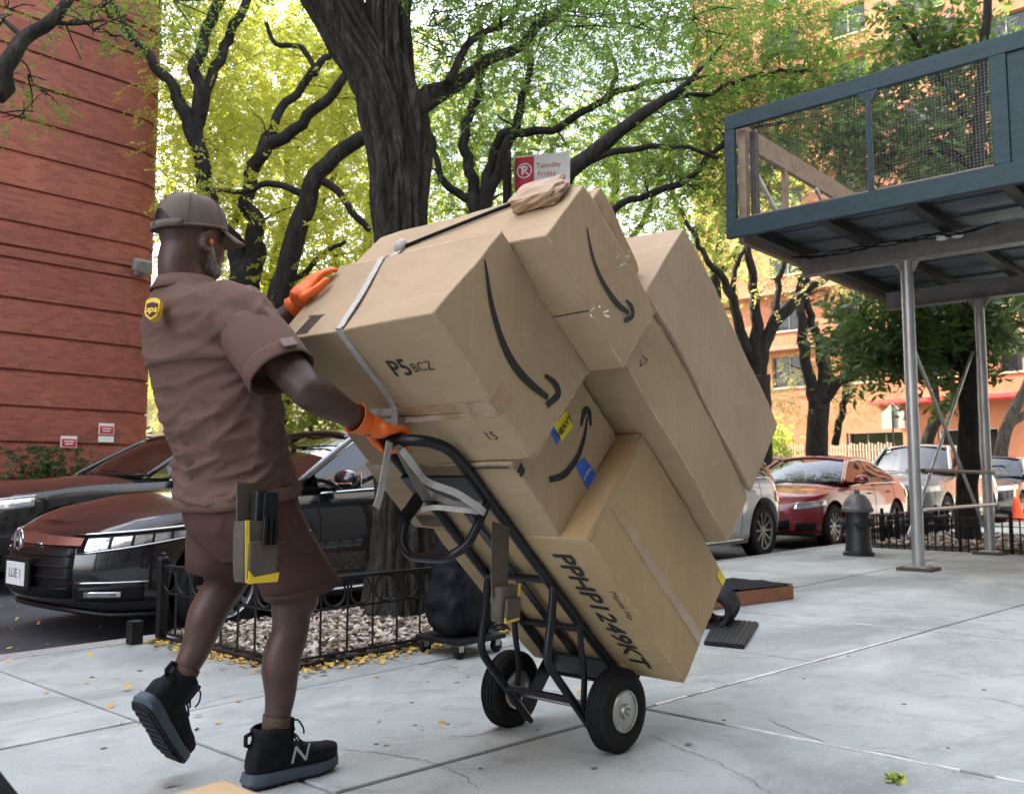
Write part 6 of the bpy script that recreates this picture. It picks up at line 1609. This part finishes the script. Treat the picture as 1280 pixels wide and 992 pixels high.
# boots
def boot(o, fx, uz, side, logo=True):
    """o: heel point of the sole, fx: towards the toe, uz: up from the sole, side: -1 right foot"""
    fx = V3(fx).normalized(); uz = V3(uz); uz = (uz - fx * uz.dot(fx)).normalized(); ly = uz.cross(fx)
    def B(x, y, z): return o + fx * x + ly * y + uz * z
    root = thing('boot_tmp', 'x y z w', 'boot', tuple(o)) if False else man
    out = [(-.012, 0), (-.006, .028), (.02, .040), (.07, .040), (.12, .038), (.17, .044), (.22, .052), (.265, .048), (.295, .034), (.31, .012), (.312, -.006), (.30, -.028), (.27, -.044), (.22, -.050), (.16, -.044), (.10, -.040), (.05, -.042), (.01, -.038), (-.008, -.022)]
    def lay(k, z, toe=.0, heel=.0):
        return [B(x + (-heel if x < .02 else 0), y * k, z * (1.12 - 1.1 * max(0, x)) + (max(0, (x - .22)) * .16) + toe) for x, y in out]
    sl = MB().loft([lay(.98, .0), lay(1.03, .006)], True).build('outsole', m_sole2, man, smooth=40)
    MB().loft([lay(1.02, .0062), lay(1.05, .014, 0, .008), lay(1.03, .026, 0, .003), lay(.97, .038)], True).build('midsole', m_sole, sl, smooth=40)
    for x in np.arange(.02, .30, .028):
        MB().box(B(x, 0, -.002 + max(0, x - .22) * .16), (.014, .062, .008), (fx, ly, uz)).build('tread_lug', m_sole2, sl)
    mb = MB(); rings = []
    for x, hw, h, z0 in ((-.004, .020, .040, .045), (.008, .034, .070, .035), (.04, .040, .085, .03), (.09, .040, .085, .03), (.13, .041, .078, .03), (.17, .045, .066, .03), (.215, .048, .050, .033), (.26, .044, .040, .037), (.29, .034, .032, .042), (.306, .016, .020, .048)):
        rings.append(ring(B(x, 0, z0 + h / 2), ly, uz, hw, h / 2 + .008, 22, 2.6))
    mb.loft(rings)
    limbm(mb, [(B(.085, 0, .07), .044), (B(.083, 0, .10), .044), (B(.080, 0, .118), .044)], 20)
    limbm(mb, [(B(.025, 0, .06), .034), (B(.034, 0, .10), .034), (B(.040, 0, .130), .030)], 14)
    up = blob('boot_upper', mb, .0045, m_boot, man, 4, lambda p, n: .0016 * noise.noise(p * 45))
    tubeopen('boot_collar', m_boot, [ring(B(.078, 0, .085), fx, ly, .050, .040, 24), ring(B(.076, 0, .115), fx, ly, .056, .046, 24), ring(B(.073, 0, .14), fx, ly, .058, .048, 24), ring(B(.070, 0, .162) , fx, ly, .060, .050, 24), ring(B(.070, 0, .168), fx, ly, .053, .044, 24)], man, .006)
    MB().tube([B(.008, 0, .158), B(-.012, 0, .152), B(-.012, 0, .126), B(.006, 0, .118)], .007, 8).build('pull_loop', m_boot, up, smooth=True)
    for k in range(5):
        x = .140 + .021 * k; z = .140 - .016 * k - .0008 * k * k
        MB().tube(catmull([B(x, .034, z - .026), B(x - .004, .0, z + .008 - .004 * k), B(x + .004, -.034, z - .026)], 4), .0032, 6).build('lace', m_dark, up, smooth=True)
    for s2 in (1, -1):
        MB().tube(catmull([B(.135, 0, .160), B(.150, s2 * .018, .176), B(.166, s2 * .03, .152), B(.172, s2 * .026, .132)], 4), .003, 6).build('lace', m_dark, up, smooth=True)
    MB().box(B(.136, 0, .150), (.012, .046, .07), (fx, ly, uz)).build('tongue', m_boot, up, bevel=.004)
    if logo:
        n = side
        for q, (dxl, col, of) in enumerate((((1.16), m_grey, .0), ((1.0), m_boot, .0012))):
            me = text_mesh('N', .070 if q == 0 else .060)
            mb2 = MB(); fs_ = [tuple(p.vertices) for p in me.polygons]
            mb2.add([B(.148 + v.co.x * 1.25 + v.co.y * .30, side * (.0505 + of - .10 * max(0, v.co.y) - .02 * abs(v.co.x)), .078 + v.co.y) for v in me.vertices], fs_)
            if q == 0: mb2.build('letter_mark', col, up, fix=False)
            bpy.data.meshes.remove(me)
    return up
boot(V3((1.587, 2.455, .006)), (1, -.06, 0), Z, -1)
bf = V3((.155, .09, -.20)).normalized(); bu = V3((.80, .16, .55)); bu = (bu - bf * bu.dot(bf)).normalized()
boot(LA - bf * .078 - bu * .118, bf, bu, 1, False)
for a, k in ((RA, RK), (LA, LK)):
    d = (k - a).normalized(); ax = d.cross(Y).normalized(); ay = d.cross(ax)
    tubeopen('sock', m_sock, [ring(a + d * t, ax, ay, r, r, 20) for t, r in ((.015, .037), (.045, .040), (.075, .0415))], man, .004)
# belt pouch with the handheld computer
po = pv(316, 726, 2.228)
ux = -V3((.98, .17, 0)).normalized(); uy = V3((-.17, .98, 0)).normalized()
hpz = V3((.05, .02, 1)).normalized()
pk = pouch('belt_pouch', 'yellow edged canvas pouch worn on the hip of the man', po, V3((.98, -.17, 0)).normalized(), uy, hpz, .105, .055, .165)
MB().bar(po + hpz * .15 + uy * .03, po + hpz * .27 + uy * .04, .075, .006, (0, 1, 0)).build('belt_loop', m_pouch, pk)
dv = thing('handheld_scanner', 'black handheld scanner standing in the hip pouch', 'scanner', tuple(po + hpz * .1))
for k, (dx, w, h) in enumerate(((.005, .032, .25), (.030, .045, .245))):
    MB().box(po + V3((dx, -.008 * k, 0)) + hpz * (h / 2), (w, .03, h), (V3((.98, -.17, 0)).normalized(), uy, hpz)).build('casing', m_dark, dv, bevel=.007)
for k in range(3):
    tag(MB().tube([po + V3((.0 + .017 * k, -.046, 0)) + hpz * .10, po + V3((.0 + .017 * k, -.046, 0)) + hpz * (.178 - .004 * k)], .0075, 10).build('marker_pen', m_dark, smooth=40), ['black marker pen in the hip pouch pocket, next to the yellow edge', 'black marker pen in the middle of the hip pouch pocket', 'black marker pen at the far end of the hip pouch pocket'][k], 'pen', 'pens in the hip pouch')
# ------------------------------------------------------------------ fenced bed of the near tree
FX0, FX1, FY0, FY1 = 2.68, 6.05, 3.80, 5.08
bed = MB()
bed.grid(lambda a, b: (lerp(FX0 + .02, FX1 - .02, a), lerp(FY0 + .02, FY1 - .01, b), .006 + .035 * math.sin(pi * a) ** .3 * math.sin(pi * b) ** .3 + .012 * noise.noise(V3((a * 20, b * 9, 0)))), 60, 26)
struct(bed.build('bed_soil', M('bed_soil', (0.07, 0.055, 0.042), .95, var=.4, scale=8, bmp=.8, bscale=40, bdist=.02), smooth=True))
def chipmat(name, stops):
    m, nt, b = newmat(name); ge = N(nt, 'ShaderNodeNewGeometry')
    nt.links.new(ramp(nt, ge.outputs['Random Per Island'], stops), b.inputs['Base Color']); b.inputs['Roughness'].default_value = .85; return m
m_chip = chipmat('pale_chips', [(0, (.05, .04, .03)), (.3, (.20, .15, .10)), (.5, (.40, .33, .25)), (.8, (.52, .47, .39)), (1, (.62, .58, .52))])
m_fall = chipmat('fallen_leaves', [(0, (.30, .17, .05)), (.3, (.50, .30, .06)), (.6, (.62, .42, .08)), (.8, (.45, .25, .08)), (1, (.30, .30, .06))])
def scatter(name, label, cat, n, place, size, m, thick=.3, flat=.35):
    mb = MB()
    for _ in range(n):
        c = place()
        if c is None: continue
        s = random.uniform(*size)
        a = random.uniform(0, 2 * pi); tx, ty = random.gauss(0, flat), random.gauss(0, flat)
        ux = V3((math.cos(a), math.sin(a), tx)).normalized(); uy = V3((-math.sin(a), math.cos(a), ty)).normalized(); un = ux.cross(uy)
        w_ = random.uniform(.4, .8); h = s * thick
        q = [(-1, -.5 * w_), (-.2, -w_), (.9, -.6 * w_), (1, .4 * w_), (.1, w_), (-.8, .6 * w_)]
        vs = [c + ux * (x * s / 2) + uy * (y * s / 2) for x, y in q]; k = len(q)
        if thick: mb.add(vs + [p + un * h for p in vs], [tuple(range(k)), tuple(range(2 * k - 1, k - 1, -1))] + [(i, (i + 1) % k, k + (i + 1) % k, k + i) for i in range(k)])
        else: mb.add(vs, [tuple(range(k))])
    return stuff(tag(mb.build(name, m, fix=False), label, cat))
TB = V3((4.10, 4.62, 0))
def pl():
    p = V3((random.uniform(FX0 + .03, FX1 - .03), random.uniform(FY0 + .03, FY1 - .02), 0))
    if (p - TB).length < .24: return None
    p.z = .024 + random.uniform(0, .03); return p
scatter('wood_chips', 'pale stone and wood chips filling the fenced tree bed', 'chips', 9000, pl, (.02, .05), m_chip, .22)
def pl2():
    r = random.random()
    if r < .55: p = (random.uniform(FX0 - .1, FX1), FY0 - abs(random.gauss(0, .07)) - .01)
    elif r < .75: p = (FX0 - abs(random.gauss(0, .06)) - .01, random.uniform(FY0 - .1, FY1))
    elif r < .93: p = (random.uniform(FX0, FX1), random.uniform(FY0, FY0 + .35))
    else: p = (random.uniform(.6, 7), random.uniform(2.4, 5.2))
    return V3((p[0], p[1], .004 + (.03 if p[1] > FY0 and p[0] > FX0 else random.uniform(0, .012))))
scatter('fallen_leaves', 'small yellow fallen leaves gathered along the foot of the iron fence', 'leaves', 1500, pl2, (.018, .042), m_fall, 0.0, .3)
def pl3(): return V3((random.uniform(-1, 6), random.choice([random.uniform(5.33, 5.6), random.uniform(5.4, 9)]), -.112))
scatter('road_litter_leaves', 'scattered leaves and grit lying on the asphalt along the kerb', 'leaves', 500, pl3, (.015, .04), m_fall, 0.0, .3)
cl = pg(1119, 975, 0)
def pl4(): return cl + V3((random.gauss(0, .018), random.gauss(0, .018), random.uniform(.004, .012)))
scatter('leaf_sprig', 'small green yellow leaf sprig lying on the bare slab', 'leaf', 16, pl4, (.022, .045), chipmat('sprig', [(0, (.12, .17, .03)), (.6, (.30, .34, .06)), (1, (.5, .45, .1))]), 0.0, .35)

fence = thing('iron_fence', 'low black iron fence with a row of rings round the tree bed', 'fence', (4.3, 3.8, 0))
def run(p0, p1, nseg, ends=True):
    p0 = V3(p0); p1 = V3(p1); d = (p1 - p0); L = d.length; d.normalize()
    for z, h in ((.425, .016), (.272, .012), (.045, .014)):
        MB().bar(p0 + Z * z, p1 + Z * z, .012 if z < .4 else .026, h).build('rail', m_iron, fence, bevel=.002)
    MB().bar(p0 + Z * .012, p1 + Z * .012, .03, .022).build('ground_strip', m_iron, fence)
    for k in range(nseg):
        c = p0 + d * (L * (k + .5) / nseg) + Z * .3495; R_ = min(.068, L / nseg / 2 - .004)
        MB().tube([c + d * (R_ * math.cos(t)) + Z * (.068 * math.sin(t)) for t in np.linspace(0, 2 * pi, 26, endpoint=False)], .0062, 6, closed=True).build('ring', m_iron, fence, smooth=True)
        if k:
            q = p0 + d * (L * k / nseg)
            MB().bar(q + Z * .046, q + Z * .418, .011, .011, (1, 1, 0)).build('picket', m_iron, fence)
n_u = 20
run((FX0, FY0, 0), (FX1, FY0, 0), n_u); run((FX0, FY1, 0), (FX0, FY0, 0), 8); run((FX1, FY0, 0), (FX1, FY1, 0), 8)
for x, y in ((FX0, FY0), (FX0, FY1), (FX1, FY0), (FX1, FY1)):
    p = MB().bb(x - .024, x + .024, y - .024, y + .024, 0, .455).build('post', m_iron, fence, bevel=.003)
    MB().lathe([(.034, .455), (.036, .463), (.03, .475), (.012, .482), (.016, .494), (.004, .503)], (x, y, 0), (0, 0, 1), 14).build('finial', m_iron, p, smooth=40)
MB().bb(FX0 - .19, FX0 - .12, FY1 - .03, FY1 + .04, 0, .13).build('corner_guard', m_iron, fence, bevel=.006)

# ------------------------------------------------------------------ second bed, hydrant and posts on the right
fence2 = thing('bed_fence', 'low black picket fence round the broad leaved tree behind the shed posts', 'fence', (13.5, 3.7, 0))
def run2(p0, p1, n):
    p0 = V3(p0); p1 = V3(p1)
    for z, h in ((.44, .02), (.34, .012), (.05, .02)): MB().bar(p0 + Z * z, p1 + Z * z, .02, h).build('rail', m_iron, fence2)
    for k in range(n + 1):
        q = lerp(p0, p1, k / n); MB().bar(q + Z * .0, q + Z * (.45 if k % 6 else .52), .014 if k % 6 else .035, .014 if k % 6 else .035, (1, 1, 0)).build('picket', m_iron, fence2)
run2((12.75, 4.75, 0), (12.75, 2.35, 0), 24); run2((12.75, 4.75, 0), (16.4, 4.75, 0), 36); run2((12.75, 2.35, 0), (16.4, 2.35, 0), 36)
struct(MB().grid(lambda a, b: (lerp(12.78, 16.4, a), lerp(2.38, 4.72, b), .01 + .05 * math.sin(pi * a) * math.sin(pi * b)), 20, 14).build('bed_soil', bpy.data.materials['bed_soil'], smooth=True))
def pl5(): return V3((random.uniform(12.8, 16.3), random.uniform(2.4, 4.7), .03 + random.uniform(0, .04)))
scatter('bed_chips', 'pale chips in the bed under the broad leaved tree', 'chips', 1800, pl5, (.03, .08), m_chip)

hx, hy = 11.34, 4.33
hyd = thing('fire_hydrant', 'black fire hydrant with weathered grey dome standing at the kerb', 'hydrant', (hx, hy, 0))
m_hyd = M('hydrant_black', (.012, .013, .014), .5, var=.4, scale=10, bmp=.25, bscale=30); m_dome = M('hydrant_grey', (.12, .12, .118), .5, .3, var=.3, scale=12, bmp=.25, bscale=30)
MB().lathe([(.185, 0), (.185, .04), (.16, .05), (.155, .10), (.15, .11), (.147, .52), (.155, .53)], (hx, hy, 0), Z, 28).build('barrel', m_hyd, hyd, smooth=35)
MB().lathe([(.185, .53), (.19, .545), (.19, .575), (.175, .59), (.165, .64), (.13, .70), (.09, .74), (.05, .752), (.035, .755), (.035, .80), (.01, .805)], (hx, hy, 0), Z, 28).build('dome', m_dome, hyd, smooth=35)
for a in (0, pi / 2, pi, 3 * pi / 2):
    d = V3((math.cos(a + .4), math.sin(a + .4), 0))
    MB().lathe([(.05, .13), (.05, .165), (.06, .17), (.06, .19), (.04, .195), (.02, .21)], (hx, hy, .40), d, 14).build('outlet_cap', m_hyd, hyd, smooth=35)
for a in np.linspace(0, 2 * pi, 8, endpoint=False):
    MB().lathe([(.014, 0), (.014, .018)], (hx + .17 * math.cos(a), hy + .17 * math.sin(a), .575), Z, 6).build('bolt', m_hyd, hyd)

cb = pg(1272, 651, 0)
cone = thing('traffic_cone', 'orange traffic cone standing beyond the picket fence', 'cone', tuple(cb))
m_cone = M('cone_orange', (.85, .09, .02), .5, var=.1)
MB().lathe([(.15, .03), (.14, .04), (.10, .27), (.028, .72), (.02, .73)], cb, Z, 24).build('cone_body', m_cone, cone, smooth=40)
MB().box(cb + Z * .016, (.38, .38, .032)).build('base', m_cone, cone, bevel=.01)

# ------------------------------------------------------------------ timber tray and rubber mats on the pavement
A_ = pg(990, 748, 0); B_ = pg(900, 760, 0); d = (B_ - A_).normalized(); n_ = V3((-d.y, d.x, 0)); n_ = n_ if n_.dot(FW) > 0 else -n_
tray = thing('timber_tray', 'low brown timber frame topped with a black mat', 'tray', tuple(A_))
m_wood = M('brown_timber', (.26, .10, .045), .7, var=.3, scale=10, bmp=.4, bscale=40, stretch=(.3, 1, 1))
LT, DT_, HT = 1.15, .55, .105
for o, e in ((A_, A_ + d * LT), (A_ + n_ * DT_, A_ + n_ * DT_ + d * LT)): MB().bar(o + Z * (HT / 2), e + Z * (HT / 2), .035, HT).build('board', m_wood, tray, bevel=.004)
for o in (A_, A_ + d * LT): MB().bar(o + n_ * .018 + Z * (HT / 2), o + n_ * (DT_ - .018) + Z * (HT / 2), .03, HT - .004).build('board', m_wood, tray, bevel=.004)
MB().grid(lambda a, b: A_ + d * (lerp(.0, LT, a)) + n_ * lerp(-.02, DT_ + .02, b) + Z * (HT + .012 + .016 * noise.noise(V3((a * 9, b * 5, 1)))), 30, 10).build('mat', M('black_mat', (.010, .011, .012), .9, spec=.15), tray, smooth=True)
q0, q1, q2, q3 = pg(880, 803, .012), pg(930, 808, .012), pg(948, 779, .012), pg(895, 774, .012)
mat_ = thing('rubber_mat', 'flat ribbed black rubber mat lying on the slabs behind the cartons', 'mat', tuple(q1))
m_mat = M('mat_rubber', (.010, .011, .013), .6, spec=.25, var=.4, scale=14)
MB().add([q - Z * .012 for q in (q0, q1, q2, q3)] + [q + Z * .010 for q in (q0, q1, q2, q3)], [(3, 2, 1, 0), (4, 5, 6, 7), (0, 1, 5, 4), (1, 2, 6, 5), (2, 3, 7, 6), (3, 0, 4, 7)]).build('mat_slab', m_mat, mat_, bevel=.003)
for t in np.linspace(.08, .92, 8): MB().bar(lerp(q0, q1, t) + Z * .011, lerp(q3, q2, t) + Z * .011, .012, .005).build('rib', m_mat, mat_)
rc_ = pg(893, 782, 0); ra = (q2 - q1).normalized()
roll = thing('rolled_mat', 'rolled up black knobbly mat beside the flat rubber mat', 'mat', tuple(rc_))
rd = V3((ra.y, -ra.x, 0))
for k in range(9):
    c0 = rc_ + Z * .10 + ra * (-.10 + .05 * k) + rd * 0
    MB().tube([c0 + rd * (.105 * math.cos(t)) + Z * (.10 * math.sin(t)) for t in np.linspace(0, 2 * pi, 22, endpoint=False)], .026, 7, closed=True, jit=.1).build('coil', m_mat, roll, smooth=True)
lp = pg(1010, 689, -.115)
sc_ = parcel('flattened dark scrap lying on the road behind the hydrant', lp, (.28, .10, .05), (X, Y, Z), 2.0, m_dark); sc_.name = 'litter_scrap'; sc_['category'] = 'litter'; del sc_['group']

# ------------------------------------------------------------------ signs
sp = thing('parking_sign', 'white and red no parking sign on a dark perforated pole behind the cartons', 'sign', (0, 0, 0))
D8 = 7.3; sc = pd(677, 218, D8); sx = (RT * .93 - FW * .28).normalized(); sn = sx.cross(Z).normalized()
if sn.dot(FW) > 0: sn = -sn
pole = pd(634, 230, D8 + .02)
sp.location = (pole.x, pole.y, 0); sp['_loc'] = (pole.x, pole.y, 0.0)
MB().bb(pole.x - .026, pole.x + .026, pole.y - .026, pole.y + .026, -.02, pole.z + .27).build('pole', m_iron, sp, bevel=.003)
for k in range(14): MB().lathe([(.008, 0), (.008, .002)], (pole.x, pole.y - .0265, pole.z + .24 - .05 * k), (0, -1, 0), 8).build('hole', m_dark, sp)
plt = MB().box(sc - sn * .012, (.46, .004, .34), (sx, sn, Z)).build('plate', m_white, sp, bevel=.001)
m_sred = M('sign_red', (.50, .02, .05), .5)
MB().box(sc + sx * -.145 - sn * .008 + Z * .02, (.16, .002, .28), (sx, sn, Z)).build('red_panel', m_sred, plt)
for (o, dd) in ((0, .002), ):
    c0 = sc + sx * -.145 - sn * .0045 + Z * .045
    MB().tube([c0 + sx * (.058 * math.cos(t)) + Z * (.058 * math.sin(t)) for t in np.linspace(0, 2 * pi, 28, endpoint=False)], .0055, 5, closed=True).build('ring_mark', m_white, plt)
    text('sign_letter', 'P', .10, m_white, c0 + sn * .001, sx, Z, plt, bold=.003)
    MB().bar(c0 + sx * -.04 + Z * .04, c0 + sx * .04 + Z * -.04, .009, .003, sn).build('slash_mark', m_white, plt)
text('sign_text', 'Tuesday', .062, m_sred, sc + sx * .055 + Z * .075 - sn * .008, sx, Z, plt)
text('sign_text', 'Friday', .062, m_sred, sc + sx * .04 + Z * .005 - sn * .008, sx, Z, plt)
for k, (px, py, two) in enumerate(((86, 552, False), (133, 536, True))):
    c = pv(px, py, 17.93)
    ws = thing('wall_sign', ['small red and white notice low on the brick wall, above the shrub', 'small red notice over a white plate on the brick wall'][k], 'sign', tuple(c))
    MB().box(c, (.30, .02, .22)).build('plate', m_white, ws)
    MB().box(c + V3((0, -.012, -.02)), (.27, .008, .15)).build('red_field', m_sred, ws)
    for j, wq in enumerate((.19, .15)): MB().box(c + V3((0, -.018, .01 - .05 * j)), (wq, .006, .02)).build('text_line', m_white, ws)
    if two: MB().box(c + V3((0.0, 0, -.20)), (.30, .02, .12)).build('lower_plate', m_white, ws)
# wall lamp on the brick block
c = pv(178, 336, 17.85)
lamp = thing('wall_lamp', 'small floodlight fixed to the brick wall', 'lamp', tuple(c))
MB().box(c + V3((0, .06, 0)), (.22, .12, .26)).build('bracket', m_beam, lamp, bevel=.01)
MB().box(c + V3((-.05, -.10, .04)), (.34, .20, .24), (X, V3((0, .9, .4)).normalized(), V3((0, -.4, .9)).normalized())).build('housing', m_beam, lamp, bevel=.02)
# back of a school sign, far off
c = pu(1116, 520, 38)
sg_ = thing('pentagon_sign', 'back of a grey pentagon road sign before the orange building', 'sign', (c.x, c.y, 0))
MB().extr([(-.45, -.5), (.45, -.5), (.45, .15), (0, .55), (-.45, .15)], c, (0, -1, 0), Z, -.01).build('plate', m_galv, sg_)
MB().bb(c.x - .06, c.x - .012, c.y - .03, c.y + .03, -.15, c.z + .5).build('post', m_iron, sg_)
# shrub at the foot of the brick wall
sbp = pv(62, 572, 17.2)
sb_ = thing('shrub', 'clipped green shrub growing against the foot of the brick wall', 'shrub', (sbp.x, sbp.y, 0))
Pp = []; Dd = []
for _ in range(900):
    o = V3((random.gauss(0, .42), random.gauss(0, .2), abs(random.gauss(.75, .38)))); o.z = min(o.z, 1.45)
    Pp.append((o.x, o.y, o.z)); Dd.append(tuple(V3((random.uniform(-1, 1), random.uniform(-1, .4), random.uniform(-.2, 1))).normalized()))
link('foliage', leaf_mesh('foliage', np.array(Pp), np.array(Dd), .16, 4, .07, .035), m_leafS, sb_)
for k in range(6): MB().tube([V3((sbp.x + .12 * (k - 2.5), sbp.y, 0)), V3((sbp.x + .2 * (k - 2.5), sbp.y + random.uniform(-.1, .1), .7))], .015, 5).build('stem', m_bark2, sb_)
# slatted timber fence and low wall beyond the red car
tf = thing('slatted_fence', 'pale slatted fence between the street and the orange building', 'fence', (40, 17, 0))
for k in range(46):
    y = 14.6 + .14 * k; MB().bb(43.0, 43.05, y, y + .075, 0.0, 2.6 + .04 * (k % 3)).build('slat', m_rawply, tf)
for z in (.4, 1.4, 2.3): MB().bb(43.052, 43.1, 14.6, 21.1, z, z + .1).build('rail', m_rawply, tf)
lw = thing('low_wall', 'low orange brick wall beside the slatted fence', 'wall', (43, 25, 0))
uv_wall(MB().bb(43.0, 43.4, 21.15, 34, -.1, 2.0).build('brickwork', m_brick2, lw)); MB().bb(42.96, 43.44, 21.15, 34, 2.002, 2.12).build('coping', m_kerb, lw)

gw = thing('garden_wall', 'brick garden wall with leafy hedge along the far pavement', 'wall', (28, 18.6, 0))
uv_wall(MB().bb(13.5, 42.0, 18.5, 18.8, -.1, 1.9).build('brickwork', m_brick, gw)); MB().bb(13.5, 42.0, 18.45, 18.85, 1.902, 2.0).build('coping', m_kerb, gw)
hd = thing('hedge', 'tall leafy hedge behind the brick garden wall', 'hedge', (28, 19.6, 0))
n_ = 9000
Pp = np.stack([rng.uniform(-14.5, 14, n_), rng.normal(0, .45, n_), rng.uniform(.2, 3.6, n_)], 1); Pp[:, 2] += .35 * np.sin(Pp[:, 0] * 1.3)
link('foliage', leaf_mesh('foliage', Pp, unit(rng.normal(0, 1, (n_, 3)) + np.array([0, -.3, .4])), .4, 4, .17, .09), m_leafM, hd)
for k in range(14): MB().tube([(14.2 + 2.05 * k, 19.6, -.1), (14.3 + 2.05 * k, 19.62, 3.0)], .06, 7).build('stem', m_bark2, hd)
# ------------------------------------------------------------------ things close to the lens, at the lower edge
Cn = pd(281, 972, 1.1)
fb = thing('cardboard_carton', 'plain tan carton standing alone on the pavement in the foreground', 'carton', (Cn.x - .2, Cn.y - .2, 0))
mbx = MB().bb(Cn.x - .34, Cn.x, Cn.y - .42, Cn.y, .002, Cn.z); mbx.build('carton_body', m_card3, fb, bevel=.006)
MB().bb(Cn.x - .34, Cn.x, Cn.y - .235, Cn.y - .185, Cn.z + .0005, Cn.z + .002).build('tape', m_tape, fb)
kb = pd(-100, 1010, 1.25)
bagf = thing('black_bag', 'black rounded bag standing on the pavement in the foreground', 'bag', (kb.x, kb.y, 0))
rings = []
for t, r in ((0, .15), (.04, .18), (.3, .19), (.6, .18), (.85, .155), (.95, .11), (1.0, .05)):
    rings.append([V3((kb.x, kb.y, 0)) + V3((r * math.cos(2 * pi * k / 24) * .8, r * math.sin(2 * pi * k / 24), .003 + t * (kb.z + .07) + .012 * noise.noise(V3((k, t * 5, 3))))) for k in range(24)])
MB().loft(rings).build('bag_body', m_blackcloth, bagf, smooth=True)
MB().tube(catmull([V3((kb.x, kb.y - .05, kb.z + .05)), V3((kb.x, kb.y - .03, kb.z + .12)), V3((kb.x, kb.y + .03, kb.z + .12)), V3((kb.x, kb.y + .05, kb.z + .05))], 4), .01, 8).build('handle', m_blackcloth, bagf, smooth=True)
# ------------------------------------------------------------------ tidy the helper properties away
for o in list(bpy.data.objects):
    for k in ('_loc', '_local'):
        if k in o: del o[k]
